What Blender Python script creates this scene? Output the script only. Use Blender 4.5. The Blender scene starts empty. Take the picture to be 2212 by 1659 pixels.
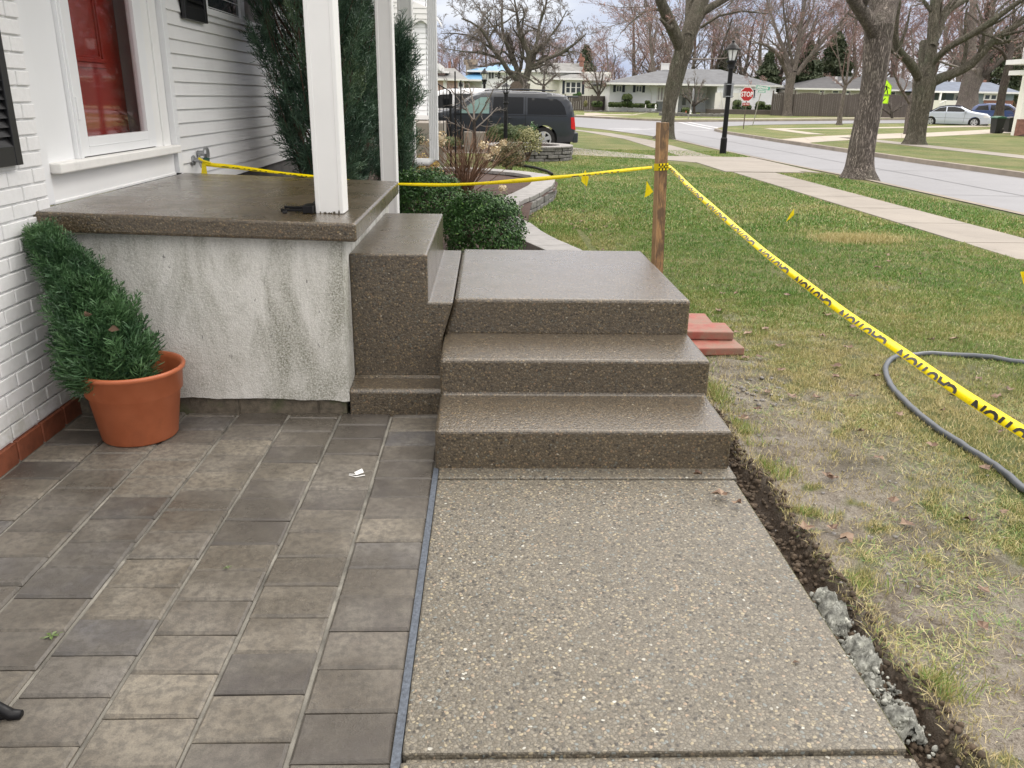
import bpy, bmesh, math, random
import numpy as np
from mathutils import Vector, Matrix
from mathutils.geometry import delaunay_2d_cdt
S = bpy.context.scene
COL = S.collection
PI = math.pi

# ---------------------------------------------------------------- camera
CF, ROLL, PITCH, YAW, CH = 1775.0, 0.016, math.atan(619/1775.0), math.radians(1.9), 1.5
_L = np.array([math.cos(YAW), -math.sin(YAW), 0]); _H = np.array([math.sin(YAW), math.cos(YAW), 0]); _Z = np.array([0, 0, 1.0])
_F = _H*math.cos(PITCH)-_Z*math.sin(PITCH); _U0 = _H*math.sin(PITCH)+_Z*math.cos(PITCH)
_R = _L*math.cos(ROLL)+_U0*math.sin(ROLL); _U = -_L*math.sin(ROLL)+_U0*math.cos(ROLL)
_C = np.array([0, 0, CH])
cd = bpy.data.cameras.new('camera'); cam = bpy.data.objects.new('camera', cd); COL.objects.link(cam)
cam.matrix_world = Matrix(((_R[0], _U[0], -_F[0], 0), (_R[1], _U[1], -_F[1], 0), (_R[2], _U[2], -_F[2], CH), (0, 0, 0, 1)))
cd.sensor_width = 36; cd.lens = 36*CF/2212; cd.clip_start = 0.05; cd.clip_end = 2000
S.camera = cam

# ---------------------------------------------------------------- world, sun, exposure
SUN_EL, SUN_ROT = math.radians(50), math.radians(58)
w = bpy.data.worlds.new("World"); S.world = w; w.use_nodes = True
nt = w.node_tree; N = nt.nodes; LK = nt.links
bg = N['Background']
sky = N.new('ShaderNodeTexSky'); sky.sky_type = 'NISHITA'; sky.sun_disc = False
sky.sun_elevation = SUN_EL; sky.sun_rotation = SUN_ROT; sky.air_density = 1.0; sky.dust_density = 1.5; sky.ozone_density = 1.5
tc = N.new('ShaderNodeTexCoord'); mp = N.new('ShaderNodeMapping'); mp.inputs['Scale'].default_value = (1.0, 1.0, 4.5)
LK.new(tc.outputs['Generated'], mp.inputs['Vector'])
nz = N.new('ShaderNodeTexNoise'); nz.inputs['Scale'].default_value = 3.4; nz.inputs['Detail'].default_value = 6; nz.inputs['Roughness'].default_value = 0.52
LK.new(mp.outputs['Vector'], nz.inputs['Vector'])
cr = N.new('ShaderNodeValToRGB'); cr.color_ramp.elements[0].position = 0.36; cr.color_ramp.elements[1].position = 0.66
cr.color_ramp.elements[0].color = (4.5, 5.4, 7.8, 1); cr.color_ramp.elements[1].color = (9.2, 9.5, 10.2, 1)
LK.new(nz.outputs['Fac'], cr.inputs['Fac'])
mx = N.new('ShaderNodeMix'); mx.data_type = 'RGBA'; mx.inputs['Factor'].default_value = 0.93
LK.new(sky.outputs['Color'], mx.inputs['A']); LK.new(cr.outputs['Color'], mx.inputs['B'])
# overcast sky: brighter and greyer towards the zenith than at the horizon
sx = N.new('ShaderNodeSeparateXYZ'); LK.new(tc.outputs['Generated'], sx.inputs[0])
mr = N.new('ShaderNodeMapRange'); mr.inputs['From Min'].default_value = 0.12; mr.inputs['From Max'].default_value = 0.62; LK.new(sx.outputs[2], mr.inputs['Value'])
zc_ = N.new('ShaderNodeMix'); zc_.data_type = 'RGBA'; zc_.inputs['B'].default_value = (26.0, 24.6, 23.2, 1); LK.new(mr.outputs[0], zc_.inputs['Factor']); LK.new(mx.outputs['Result'], zc_.inputs['A'])
# unseen sky behind the camera dimmed low down, added to darken the step risers
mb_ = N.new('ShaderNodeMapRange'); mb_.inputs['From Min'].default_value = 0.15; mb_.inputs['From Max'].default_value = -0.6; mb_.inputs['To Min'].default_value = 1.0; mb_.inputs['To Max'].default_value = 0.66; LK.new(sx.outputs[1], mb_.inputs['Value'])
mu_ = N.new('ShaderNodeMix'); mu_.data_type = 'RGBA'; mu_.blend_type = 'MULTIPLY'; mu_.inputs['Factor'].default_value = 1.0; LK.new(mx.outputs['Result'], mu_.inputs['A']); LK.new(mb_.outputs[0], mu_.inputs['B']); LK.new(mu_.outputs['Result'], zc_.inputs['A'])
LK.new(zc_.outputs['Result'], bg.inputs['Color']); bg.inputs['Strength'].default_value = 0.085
sd = bpy.data.lights.new('sun', 'SUN'); sd.energy = 1.1; sd.angle = math.radians(25); sd.color = (1, 0.97, 0.92)
so = bpy.data.objects.new('sun', sd); COL.objects.link(so)
_sv = Vector((math.sin(SUN_ROT)*math.cos(SUN_EL), math.cos(SUN_ROT)*math.cos(SUN_EL), math.sin(SUN_EL)))
so.rotation_euler = _sv.to_track_quat('Z', 'Y').to_euler(); so.location = (20, -20, 40)
S.view_settings.view_transform = 'Standard'; S.view_settings.look = 'None'; S.view_settings.gamma = 1.0
S.view_settings.exposure = 0.28

# ---------------------------------------------------------------- measuring helpers: photo pixel (2212 wide) -> world point
def ray(x, y): return _F+_R*((x-1106)/CF)+_U*((829.5-y)/CF)
def G(x, y, z=0.0):
    d = ray(x, y); return _C+d*((z-CH)/d[2])
def AY(x, y, Y):
    d = ray(x, y); return _C+d*(Y/d[1])
def AX(x, y, X):
    d = ray(x, y); return _C+d*(X/d[0])
def AD(x, y, dist): return _C+ray(x, y)*dist
def zA(x, y): return (905.2+.1736*x, 65.8+.1736*y)
def zB(x, y): return (1261.8+.1736*x, 109.7+.1736*y)
def z3(x, y): return (1563.5+.1736*x, 109.7+.1736*y)
def z5(x, y): return (1700.7+.2315*x, .2315*y)
def z4(x, y): return (1206.9+.248*x, .248*y)
def zC(x, y): return (822.9+.248*x, .248*y)
def zR(x, y): return (1947.6+.1323*x, 137.2+.1323*y)
def z6(x, y): return (713.2+.2976*x, 301.7+.2976*y)
def z1(x, y): return (x/3.558, y/3.558)
def gz(x, y):
    t = np.clip((np.asarray(y, float)-50)/38, 0, 1); return 0.42*t*t*(3-2*t)

# ---------------------------------------------------------------- object helpers
def tag(o, label=None, cat=None, group=None, kind=None):
    if label: o['label'] = label
    if cat: o['category'] = cat
    if group: o['group'] = group
    if kind: o['kind'] = kind
    return o
def empty(name, loc, label=None, cat=None, group=None, rz=0.0):
    o = bpy.data.objects.new(name, None); COL.objects.link(o); o.empty_display_size = 0.1
    o.location = loc; o.rotation_euler = (0, 0, rz)
    return tag(o, label, cat, group)
def link_mesh(name, me, mats, parent=None, smooth=False, bevel=0, seg=2):
    for m in (mats if isinstance(mats, (list, tuple)) else [mats]): me.materials.append(m)
    o = bpy.data.objects.new(name, me); COL.objects.link(o)
    if parent is not None: o.parent = parent
    if smooth:
        me.polygons.foreach_set('use_smooth', [True]*len(me.polygons))
    if bevel:
        b = o.modifiers.new('bevel', 'BEVEL'); b.width = bevel; b.segments = seg; b.limit_method = 'ANGLE'; b.angle_limit = math.radians(40)
    me.update()
    return o
def np_mesh(name, V, Fc, mats, parent=None, smooth=False, attr=None):
    """V (n,3), Fc (m,3|4) arrays; attr: per-face float attribute dict"""
    V = np.asarray(V, np.float32); Fc = np.asarray(Fc, np.int32)
    me = bpy.data.meshes.new(name); k = Fc.shape[1]; m = len(Fc)
    me.vertices.add(len(V)); me.vertices.foreach_set('co', V.ravel())
    me.loops.add(m*k); me.loops.foreach_set('vertex_index', Fc.ravel())
    me.polygons.add(m); me.polygons.foreach_set('loop_start', np.arange(0, m*k, k, dtype=np.int32))
    me.update(calc_edges=True)
    if attr:
        for a, v in attr.items():
            at = me.attributes.new(a, 'FLOAT', 'FACE' if len(v) == m else 'POINT'); at.data.foreach_set('value', np.asarray(v, np.float32))
    return link_mesh(name, me, mats, parent, smooth)
class MB:
    def __init__(s): s.v = []; s.f = []; s.m = []
    def add(s, V, F, mi=0):
        n = len(s.v); s.v.extend([tuple(map(float, p)) for p in V]); s.f.extend([tuple(i+n for i in f) for f in F]); s.m.extend([mi]*len(F)); return s
    def box(s, x0, x1, y0, y1, z0, z1, mi=0, M=None):
        V = [(x, y, z) for z in (z0, z1) for y in (y0, y1) for x in (x0, x1)]
        if M is not None: V = [M @ Vector(p) for p in V]
        return s.add(V, [(0, 2, 3, 1), (4, 5, 7, 6), (0, 1, 5, 4), (2, 6, 7, 3), (0, 4, 6, 2), (1, 3, 7, 5)], mi)
    def quad(s, a, b, c, d, mi=0): return s.add([a, b, c, d], [(0, 1, 2, 3)], mi)
    def tube(s, pts, rad, n=8, cap=True, mi=0, closed=False):
        V, F = tube_arr(np.array(pts, float), np.array(rad, float) if np.ndim(rad) else np.full(len(pts), float(rad)), n)
        V = V.tolist(); F = F.tolist()
        if closed:
            m = (len(pts)-1)*n; F += [(m+i, m+(i+1) % n, (i+1) % n, i) for i in range(n)]
        elif cap:
            F.append(tuple(range(n-1, -1, -1))); m = (len(pts)-1)*n; F.append(tuple(range(m, m+n)))
        return s.add(V, F, mi)
    def lathe(s, prof, c=(0, 0, 0), n=24, axis='z', mi=0, cap=True):
        V = []; F = []
        for r, z in prof:
            for i in range(n):
                a = 2*PI*i/n; p = (r*math.cos(a), r*math.sin(a), z)
                if axis == 'x': p = (p[2], p[0], p[1])
                if axis == 'y': p = (p[0], p[2], p[1])
                V.append((c[0]+p[0], c[1]+p[1], c[2]+p[2]))
        for j in range(len(prof)-1):
            for i in range(n):
                F.append((j*n+i, j*n+(i+1) % n, (j+1)*n+(i+1) % n, (j+1)*n+i))
        if cap: F.append(tuple(range(n-1, -1, -1))); m = (len(prof)-1)*n; F.append(tuple(range(m, m+n)))
        return s.add(V, F, mi)
    def prism(s, poly, h0, h1, M=None, mi=0):
        """poly in local xy, extruded along local z"""
        n = len(poly); V = [(x, y, h0) for x, y in poly]+[(x, y, h1) for x, y in poly]
        if M is not None: V = [M @ Vector(p) for p in V]
        F = [tuple(range(n-1, -1, -1)), tuple(range(n, 2*n))]+[(i, (i+1) % n, n+(i+1) % n, n+i) for i in range(n)]
        return s.add(V, F, mi)
    def build(s, name, mats, parent=None, smooth=False, bevel=0, seg=2):
        me = bpy.data.meshes.new(name); me.from_pydata(s.v, [], s.f)
        o = link_mesh(name, me, mats, parent, smooth, bevel, seg)
        if any(s.m): me.polygons.foreach_set('material_index', s.m)
        bm = bmesh.new(); bm.from_mesh(me); bmesh.ops.recalc_face_normals(bm, faces=bm.faces); bm.to_mesh(me); bm.free()
        return o
def tube_arr(P, R, n):
    T = np.gradient(P, axis=0); T /= np.linalg.norm(T, axis=1)[:, None]+1e-9
    ref = np.array([0, 0, 1.0]) if abs(T[0][2]) < .85 else np.array([1.0, 0, 0])
    if np.any(np.abs(T @ ref) > .97): ref = np.array([0.35, 0.93, 0.1]); ref /= np.linalg.norm(ref)
    u = np.cross(T, ref); u /= np.linalg.norm(u, axis=1)[:, None]+1e-9; v = np.cross(T, u)
    a = np.arange(n)*2*PI/n
    V = P[:, None, :]+R[:, None, None]*(np.cos(a)[None, :, None]*u[:, None, :]+np.sin(a)[None, :, None]*v[:, None, :])
    k = len(P); i = np.arange(k-1)[:, None]*n; j = np.arange(n)[None, :]; j2 = (j+1) % n
    F = np.stack([i+j, i+j2, i+n+j2, i+n+j], -1).reshape(-1, 4)
    return V.reshape(-1, 3), F
def copy_tree(o, parent=None):
    c = o.copy(); COL.objects.link(c)
    if parent is not None: c.parent = parent
    for ch in list(o.children): copy_tree(ch, c)
    return c
def noise2(x, y, seed=0, oct=4, f=1.0):
    x = np.asarray(x, float); y = np.asarray(y, float); out = np.zeros(np.broadcast(x, y).shape); amp = 1.0; tot = 0
    def h(i, j, s):
        v = np.sin(i*127.1+j*311.7+s*74.7)*43758.5453; return v-np.floor(v)
    for o in range(oct):
        X = x*f; Yy = y*f; i = np.floor(X); j = np.floor(Yy); u = X-i; v = Yy-j; u = u*u*(3-2*u); v = v*v*(3-2*v); s = seed+o*17
        out = out+amp*((h(i, j, s)*(1-u)+h(i+1, j, s)*u)*(1-v)+(h(i, j+1, s)*(1-u)+h(i+1, j+1, s)*u)*v); tot += amp; amp *= .5; f *= 2.03
    return out/tot

# ---------------------------------------------------------------- material helpers
class NM:
    def __init__(s, name):
        s.m = bpy.data.materials.new(name); s.m.use_nodes = True; s.t = s.m.node_tree; s.b = s.t.nodes['Principled BSDF']; s.co = None
    def n(s, ty, **k):
        nd = s.t.nodes.new('ShaderNode'+ty)
        for a, v in k.items():
            if a[0] == 'i' and a[1:].isdigit(): s.set(nd.inputs[int(a[1:])], v)
            elif a.startswith('I_'): s.set(nd.inputs[a[2:].replace('_', ' ')], v)
            else: setattr(nd, a, v)
        return nd
    def set(s, inp, v):
        if isinstance(v, bpy.types.NodeSocket): s.t.links.new(v, inp)
        else:
            if isinstance(v, (tuple, list)) and len(v) == 3 and inp.type == 'RGBA': v = (*v, 1)
            inp.default_value = v
    def P(s, k, v): s.set(s.b.inputs[k], v)
    def obj(s):
        if s.co is None: s.co = s.n('TexCoord').outputs['Object']
        return s.co
    def vec(s, scale=(1, 1, 1)):
        return s.n('Mapping', I_Vector=s.obj(), I_Scale=scale).outputs[0]
    def noise(s, scale, detail=4, rough=.55, vec=None, dist=0): return s.n('TexNoise', I_Vector=vec or s.obj(), I_Scale=scale, I_Detail=detail, I_Roughness=rough, I_Distortion=dist).outputs['Fac']
    def vor(s, scale, out='Distance', vec=None, feature='F1', rnd=1.0): return s.n('TexVoronoi', feature=feature, I_Vector=vec or s.obj(), I_Scale=scale, I_Randomness=rnd).outputs[out]
    def ramp(s, fac, stops, interp='LINEAR'):
        r = s.n('ValToRGB'); e = r.color_ramp.elements; r.color_ramp.interpolation = interp
        while len(e) < len(stops): e.new(0.5)
        for i, (p, c) in enumerate(stops):
            e[i].position = p; e[i].color = (*c, 1) if isinstance(c, (tuple, list)) else (c, c, c, 1)
        s.set(r.inputs[0], fac); return r.outputs['Color']
    def mix(s, fac, a, b, mode='MIX'):
        m = s.n('Mix', data_type='RGBA', blend_type=mode); s.set(m.inputs['Factor'], fac); s.set(m.inputs['A'], a); s.set(m.inputs['B'], b); return m.outputs['Result']
    def math(s, op, a, b=0.5):
        m = s.n('Math', operation=op); s.set(m.inputs[0], a); s.set(m.inputs[1], b); return m.outputs[0]
    def bump(s, h, strength=.3, dist=.01, normal=None):
        k = dict(I_Height=h, I_Strength=strength, I_Distance=dist)
        b = s.n('Bump', **k)
        if normal is not None: s.set(b.inputs['Normal'], normal)
        s.P('Normal', b.outputs[0]); return b.outputs[0]
    def attr(s, name): return s.n('Attribute', attribute_name=name).outputs['Fac']
def simple(name, col, rough=.5, var=.12, scale=6, metal=0, spec=None, bump=0, bscale=60, dirt=0):
    k = NM(name); n1 = k.noise(scale, 5)
    lo = tuple(c*(1-var) for c in col); hi = tuple(min(1, c*(1+var)) for c in col)
    c = k.ramp(n1, [(.3, lo), (.7, hi)])
    if dirt: c = k.mix(k.ramp(k.noise(scale*.6+1.3, 7, .7), [(.5, 0.0), (.72, dirt)]), c, tuple(x*.35 for x in col))
    k.P('Base Color', c); k.P('Roughness', rough); k.P('Metallic', metal)
    if spec is not None: k.P('Specular IOR Level', spec)
    if bump: k.bump(k.noise(bscale, 4), bump, .005)
    return k.m
def aggregate(name, dry=1.0, dark=1.0, scale=95, rlo=.28, rhi=.6, coat=0.0, tint=(1, 1, 1)):
    k = NM(name)
    dn = k.n('TexNoise', I_Vector=k.obj(), I_Scale=75.0, I_Detail=3.0).outputs['Color']; dv = k.n('VectorMath', operation='MULTIPLY_ADD'); k.set(dv.inputs[0], dn); k.set(dv.inputs[1], (.011, .011, .011)); k.set(dv.inputs[2], k.obj()); k.co2 = dv.outputs[0]
    v = k.n('TexVoronoi', I_Vector=k.co2, I_Scale=scale, I_Randomness=1.0)
    wn = k.n('TexWhiteNoise', noise_dimensions='3D', I_Vector=v.outputs['Position'])
    f = dry*dark
    peb = k.ramp(wn.outputs['Value'], [(0, tuple(c*f for c in (.06, .052, .045))), (.16, tuple(c*f for c in (.17, .14, .105))), (.38, tuple(c*f for c in (.31, .26, .195))), (.58, tuple(c*f for c in (.22, .19, .15))),
                                       (.80, tuple(c*f for c in (.42, .34, .22))), (.88, tuple(c*f for c in (.22, .235, .225))), (.94, tuple(c*f for c in (.40, .29, .20))), (.988, tuple(min(.8, c*f) for c in (.62, .58, .50)))], 'CONSTANT')
    mat_ = tuple(c*f for c in (.20, .17, .13))
    edge = k.ramp(v.outputs['Distance'], [(.46, 0.0), (.64, 1.0)])
    sand = k.mix(k.noise(420, 3), tuple(c*.8 for c in mat_), tuple(c*1.2 for c in mat_))
    c = k.mix(edge, peb, sand)
    crev_shade = k.vor(scale, 'Distance', k.co2, feature='DISTANCE_TO_EDGE'); pat = k.ramp(k.noise(38, 4, .6), [(.44, 0.0), (.62, .6)]); c = k.mix(pat, c, sand)
    c = k.mix(k.ramp(crev_shade, [(0.0, .9), (.10, 0.0)]), c, tuple(x*.32 for x in mat_))  # shadow in the crevices between pebbles, put into the colour
    big = k.noise(2.2, 5); c = k.mix(k.ramp(big, [(.35, .0), (.7, .28)]), c, tuple(x*.62 for x in mat_))
    c = k.mix(1.0, c, tint, 'MULTIPLY')
    k.P('Base Color', c)
    k.P('Roughness', k.ramp(k.noise(3.1, 4), [(.35, rlo), (.7, rhi)]))
    k.P('Specular IOR Level', .35); k.P('Coat Weight', coat); k.P('Coat Roughness', .22); k.P('Coat IOR', 1.45)
    h = k.math('ADD', k.math('MULTIPLY', v.outputs['Distance'], -1.0), k.math('MULTIPLY', k.noise(300, 3), .3))
    k.bump(h, .55, .004)
    cb = k.n('Bump', I_Height=k.math('ADD', h, k.noise(160, 3)), I_Strength=.30, I_Distance=.004); k.P('Coat Normal', cb.outputs[0])
    return k.m
def siding_mb(mb, a, b, z0, z1, pitch, out, nrm, mi=0):
    """lap siding between plan points a and b"""
    a = np.array(a, float); b = np.array(b, float); n = np.array(nrm, float); z = z0
    while z < z1-1e-4:
        t = min(z+pitch, z1); o = n*out
        p = [(a[0]+o[0], a[1]+o[1], z), (b[0]+o[0], b[1]+o[1], z), (b[0]+n[0]*.002, b[1]+n[1]*.002, t), (a[0]+n[0]*.002, a[1]+n[1]*.002, t)]
        mb.add(p, [(0, 1, 2, 3)], mi)
        mb.add([p[0], p[1], (b[0], b[1], z), (a[0], a[1], z)], [(0, 1, 2, 3)], mi); z = t
    return mb
# ================================================================ materials for the near scene
M = {}
M['agg'] = aggregate('aggregate_walk', .96, 1.0, 96, .40, .62, .2, (.90, .95, .98))
M['agg_step'] = aggregate('aggregate_steps', .56, 1.0, 96, .24, .42, 1.0, (1, .93, .81))
M['agg_slab'] = aggregate('aggregate_porch', .54, 1.0, 105, .18, .45, .8, (1, .90, .74))
M['white_paint'] = simple('white_paint', (.80, .80, .79), .45, .03, 3)
M['white_metal'] = simple('white_metal', (.78, .79, .80), .35, .02, 3)
M['white_old'] = simple('white_old_paint', (.78, .77, .74), .5, .03, 9, dirt=.25, bump=.2, bscale=40)
M['siding'] = simple('white_siding', (.78, .78, .775), .42, .03, 2.5, dirt=.12)
M['black_paint'] = simple('black_paint', (.012, .012, .013), .35, .2, 8)
M['mortar_white'] = simple('mortar_white', (.76, .76, .75), .7, .08, 20)
def brick_white():
    k = NM('painted_white_brick'); n = k.noise(30, 6, .65)
    c = k.ramp(n, [(.3, (.74, .74, .735)), (.7, (.82, .82, .82))])
    sep = k.n('SeparateXYZ', I_Vector=k.obj()).outputs[2]
    low = k.ramp(sep, [(0.0, 1.0), (.30, 0.0)])
    m = k.math('MULTIPLY', low, k.ramp(k.noise(7, 7, .7), [(.45, 0.0), (.62, .9)]))
    c = k.mix(m, c, (.36, .36, .27)); k.P('Base Color', c); k.P('Roughness', .42); k.bump(k.noise(55, 5), .35, .004); return k.m
M['brick_white'] = brick_white()
M['brick_orange'] = simple('orange_brick', (.20, .062, .03), .6, .3, 14, bump=.4, bscale=80)
M['grey_found'] = simple('foundation_grey', (.10, .095, .09), .8, .25, 8, bump=.4, bscale=50)
def stucco():
    k = NM('weathered_stucco'); fine = k.noise(170, 4, .6); sp = k.n('SeparateXYZ', I_Vector=k.obj())
    base = k.ramp(fine, [(.3, (.62, .61, .57)), (.65, (.80, .79, .75))])
    st = k.noise(1.0, 7, .68, k.vec((5.0, 5.0, 1.7)), .6)          # streaks running down
    st2 = k.noise(1.0, 5, .6, k.vec((26.0, 26.0, 2.6)), .2)
    right = k.ramp(sp.outputs[0], [(0.0, 0.0), (1.0, 1.0)])
    mp_ = k.n('MapRange'); k.set(mp_.inputs[0], sp.outputs[0]); k.set(mp_.inputs[1], -1.75); k.set(mp_.inputs[2], -1.0); side = mp_.outputs[0]
    g1 = k.math('MULTIPLY', k.ramp(st, [(.40, 0.0), (.66, 1.0)]), k.math('ADD', k.math('MULTIPLY', side, .85), .03))
    g2 = k.math('MULTIPLY', k.ramp(st2, [(.54, 0.0), (.68, 1.0)]), .22)
    lo = k.n('MapRange'); k.set(lo.inputs[0], sp.outputs[2]); k.set(lo.inputs[1], .62); k.set(lo.inputs[2], .16)
    g3 = k.math('MULTIPLY', k.ramp(k.noise(3.2, 7, .68), [(.38, 0.0), (.62, .75)]), lo.outputs[0])
    g = k.math('MAXIMUM', k.math('MAXIMUM', g1, g2), g3)
    spk = k.math('MULTIPLY', k.ramp(k.noise(110, 5, .75), [(.42, 0.0), (.56, 1.0)]), g)
    g = k.math('ADD', k.math('MULTIPLY', g, .30), k.math('MULTIPLY', spk, .75))
    c = k.mix(g, base, (.20, .20, .145))
    dots = k.ramp(k.noise(60, 3, .6, k.vec((1, 1, .35))), [(.68, 0.0), (.72, .7)])
    c = k.mix(dots, c, (.12, .12, .11))
    k.P('Base Color', c); k.P('Roughness', .85); k.bump(k.math('ADD', fine, k.noise(60, 3)), .8, .006); return k.m
M['stucco'] = stucco()
def block():
    k = NM('mossy_block'); c = k.ramp(k.noise(24, 6, .65), [(.3, (.07, .06, .045)), (.6, (.16, .135, .10)), (.8, (.2, .17, .13))])
    c = k.mix(k.ramp(k.noise(5, 5), [(.52, 0.0), (.68, .8)]), c, (.06, .085, .025)); k.P('Base Color', c); k.P('Roughness', .8); k.bump(k.noise(120, 4), .7, .006); return k.m
M['block'] = block()
def paver():
    k = NM('paver'); a = k.n('Attribute', attribute_name='tone'); t = a.outputs['Fac']
    base = k.ramp(t, [(0, (.085, .075, .072)), (.22, (.17, .148, .125)), (.5, (.225, .195, .155)), (.75, (.31, .27, .21)), (1, (.14, .135, .14))])
    n = k.noise(9, 7, .62); n2 = k.noise(38, 6, .7)
    c = k.mix(k.ramp(n, [(.38, 0.0), (.62, .42)]), base, (.29, .265, .215))
    c = k.mix(k.ramp(n2, [(.40, .62), (.58, 0.0)]), c, (.085, .078, .07))
    c = k.mix(k.ramp(k.noise(260, 3, .7), [(.3, .4), (.6, 0.0)]), c, (.07, .065, .06))
    wet = k.noise(1.9, 4, .55)
    c = k.mix(k.ramp(wet, [(.42, .6), (.60, 0.0)]), c, (.07, .06, .048)); c = k.mix(1.0, c, (.86, .865, .87), 'MULTIPLY')
    k.P('Base Color', c); k.P('Roughness', k.math('ADD', k.ramp(wet, [(.40, .20), (.60, .60)]), k.math('MULTIPLY', n2, .12)))
    k.bump(k.math('ADD', k.noise(210, 4, .7), k.noise(45, 3)), .35, .004); return k.m
M['paver'] = paver()
M['joint_sand'] = simple('joint_sand', (.20, .19, .165), .85, .6, 3.5, bump=.4, bscale=200, dirt=1.2)
M['foam_strip'] = simple('expansion_strip', (.085, .10, .125), .7, .35, 90, bump=.6, bscale=180)
def terracotta():
    k = NM('terracotta_plastic'); c = k.ramp(k.noise(9, 5), [(.3, (.42, .115, .045)), (.7, (.50, .15, .065))])
    c = k.mix(k.ramp(k.noise(3, 6, .7), [(.56, 0.0), (.72, .35)]), c, (.22, .07, .03)); k.P('Base Color', c); k.P('Roughness', .42); k.bump(k.noise(25, 3), .08, .004); return k.m
M['terracotta'] = terracotta()
M['soil'] = simple('potting_soil', (.035, .02, .012), .9, .4, 60, bump=.8, bscale=90)
def wood_stake():
    k = NM('stake_wood'); g = k.noise(1.0, 6, .6, k.vec((60, 60, 2.5)), .6)
    c = k.ramp(g, [(.3, (.26, .145, .06)), (.7, (.42, .25, .115))])
    m = k.ramp(k.noise(1.0, 6, .65, k.vec((14, 14, 4.5))), [(.46, 0.0), (.56, .85)]); c = k.mix(m, c, (.085, .055, .035))
    k.P('Base Color', c); k.P('Roughness', .75); k.bump(g, .3, .003); return k.m
M['wood'] = wood_stake()
M['wood_light'] = simple('stake_wood_clean', (.42, .27, .15), .7, .15, 12, dirt=.4)
def tape_y():
    k = NM('caution_yellow'); c = k.mix(k.ramp(k.noise(70, 6, .75), [(.56, 0.0), (.66, .55)]), (.86, .68, .0), (.30, .19, .02)); k.P('Base Color', c); k.P('Roughness', .28); k.bump(k.noise(25, 3), .25, .004); return k.m
M['tape'] = tape_y()
M['tape_ink'] = simple('tape_ink', (.012, .011, .010), .3, .2, 30)
M['flag'] = simple('flag_yellow', (.85, .66, .0), .4, .06, 12)
M['flag_ink'] = simple('flag_ink', (.5, .36, .0), .5, .1, 12)
M['wire'] = simple('flag_wire', (.22, .21, .2), .4, .2, 12, metal=.8)
M['hose'] = simple('grey_hose', (.085, .095, .11), .33, .12, 20, dirt=.3)
def redbrick():
    k = NM('red_stepping_brick'); c = k.ramp(k.noise(20, 6, .65), [(.3, (.25, .068, .05)), (.7, (.35, .11, .08))])
    c = k.mix(k.ramp(k.noise(7, 6, .7), [(.42, 0.0), (.62, .75)]), c, (.22, .16, .115)); k.P('Base Color', c); k.P('Roughness', .6); k.bump(k.noise(150, 4), .4, .004); return k.m
M['redbrick'] = redbrick()
def glassy(name, tint=(.9, .93, .95), refl=.25):
    k = NM(name); o = k.t.nodes['Material Output']
    tr = k.n('BsdfTransparent', I_Color=(*tint, 1)); gl = k.n('BsdfGlossy', I_Roughness=.03, I_Color=(1, 1, 1, 1)); fr = k.n('Fresnel', I_IOR=1.5)
    ms = k.n('MixShader'); k.set(ms.inputs[0], k.math('MULTIPLY', k.math('ADD', fr.outputs[0], refl*.3), k.math('SUBTRACT', 1.0, k.n('NewGeometry').outputs['Backfacing']))); k.set(ms.inputs[1], tr.outputs[0]); k.set(ms.inputs[2], gl.outputs[0]); k.t.links.new(ms.outputs[0], o.inputs['Surface']); return k.m
M['glass'] = glassy('storm_glass', (.9, .9, .9), .08)
M['red_door'] = simple('red_door_paint', (.36, .022, .014), .38, .1, 4, dirt=.12)
M['mauve'] = simple('shaded_jamb_paint', (.30, .25, .25), .6, .05, 4)
M['brass'] = simple('brass', (.45, .30, .10), .3, .1, 10, metal=1)
M['zinc'] = simple('zinc_metal', (.40, .41, .42), .4, .15, 20, metal=.8)
M['green_plastic'] = simple('green_plastic', (.01, .06, .04), .4, .1, 20)
M['dark_glass'] = simple('dark_window_glass', (.03, .035, .04), .06, .2, 2, spec=.8)
M['curtain'] = simple('curtain', (.40, .36, .38), .8, .1, 5)
M['black_iron'] = simple('black_iron', (.008, .008, .009), .42, .2, 20, spec=.25)

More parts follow.
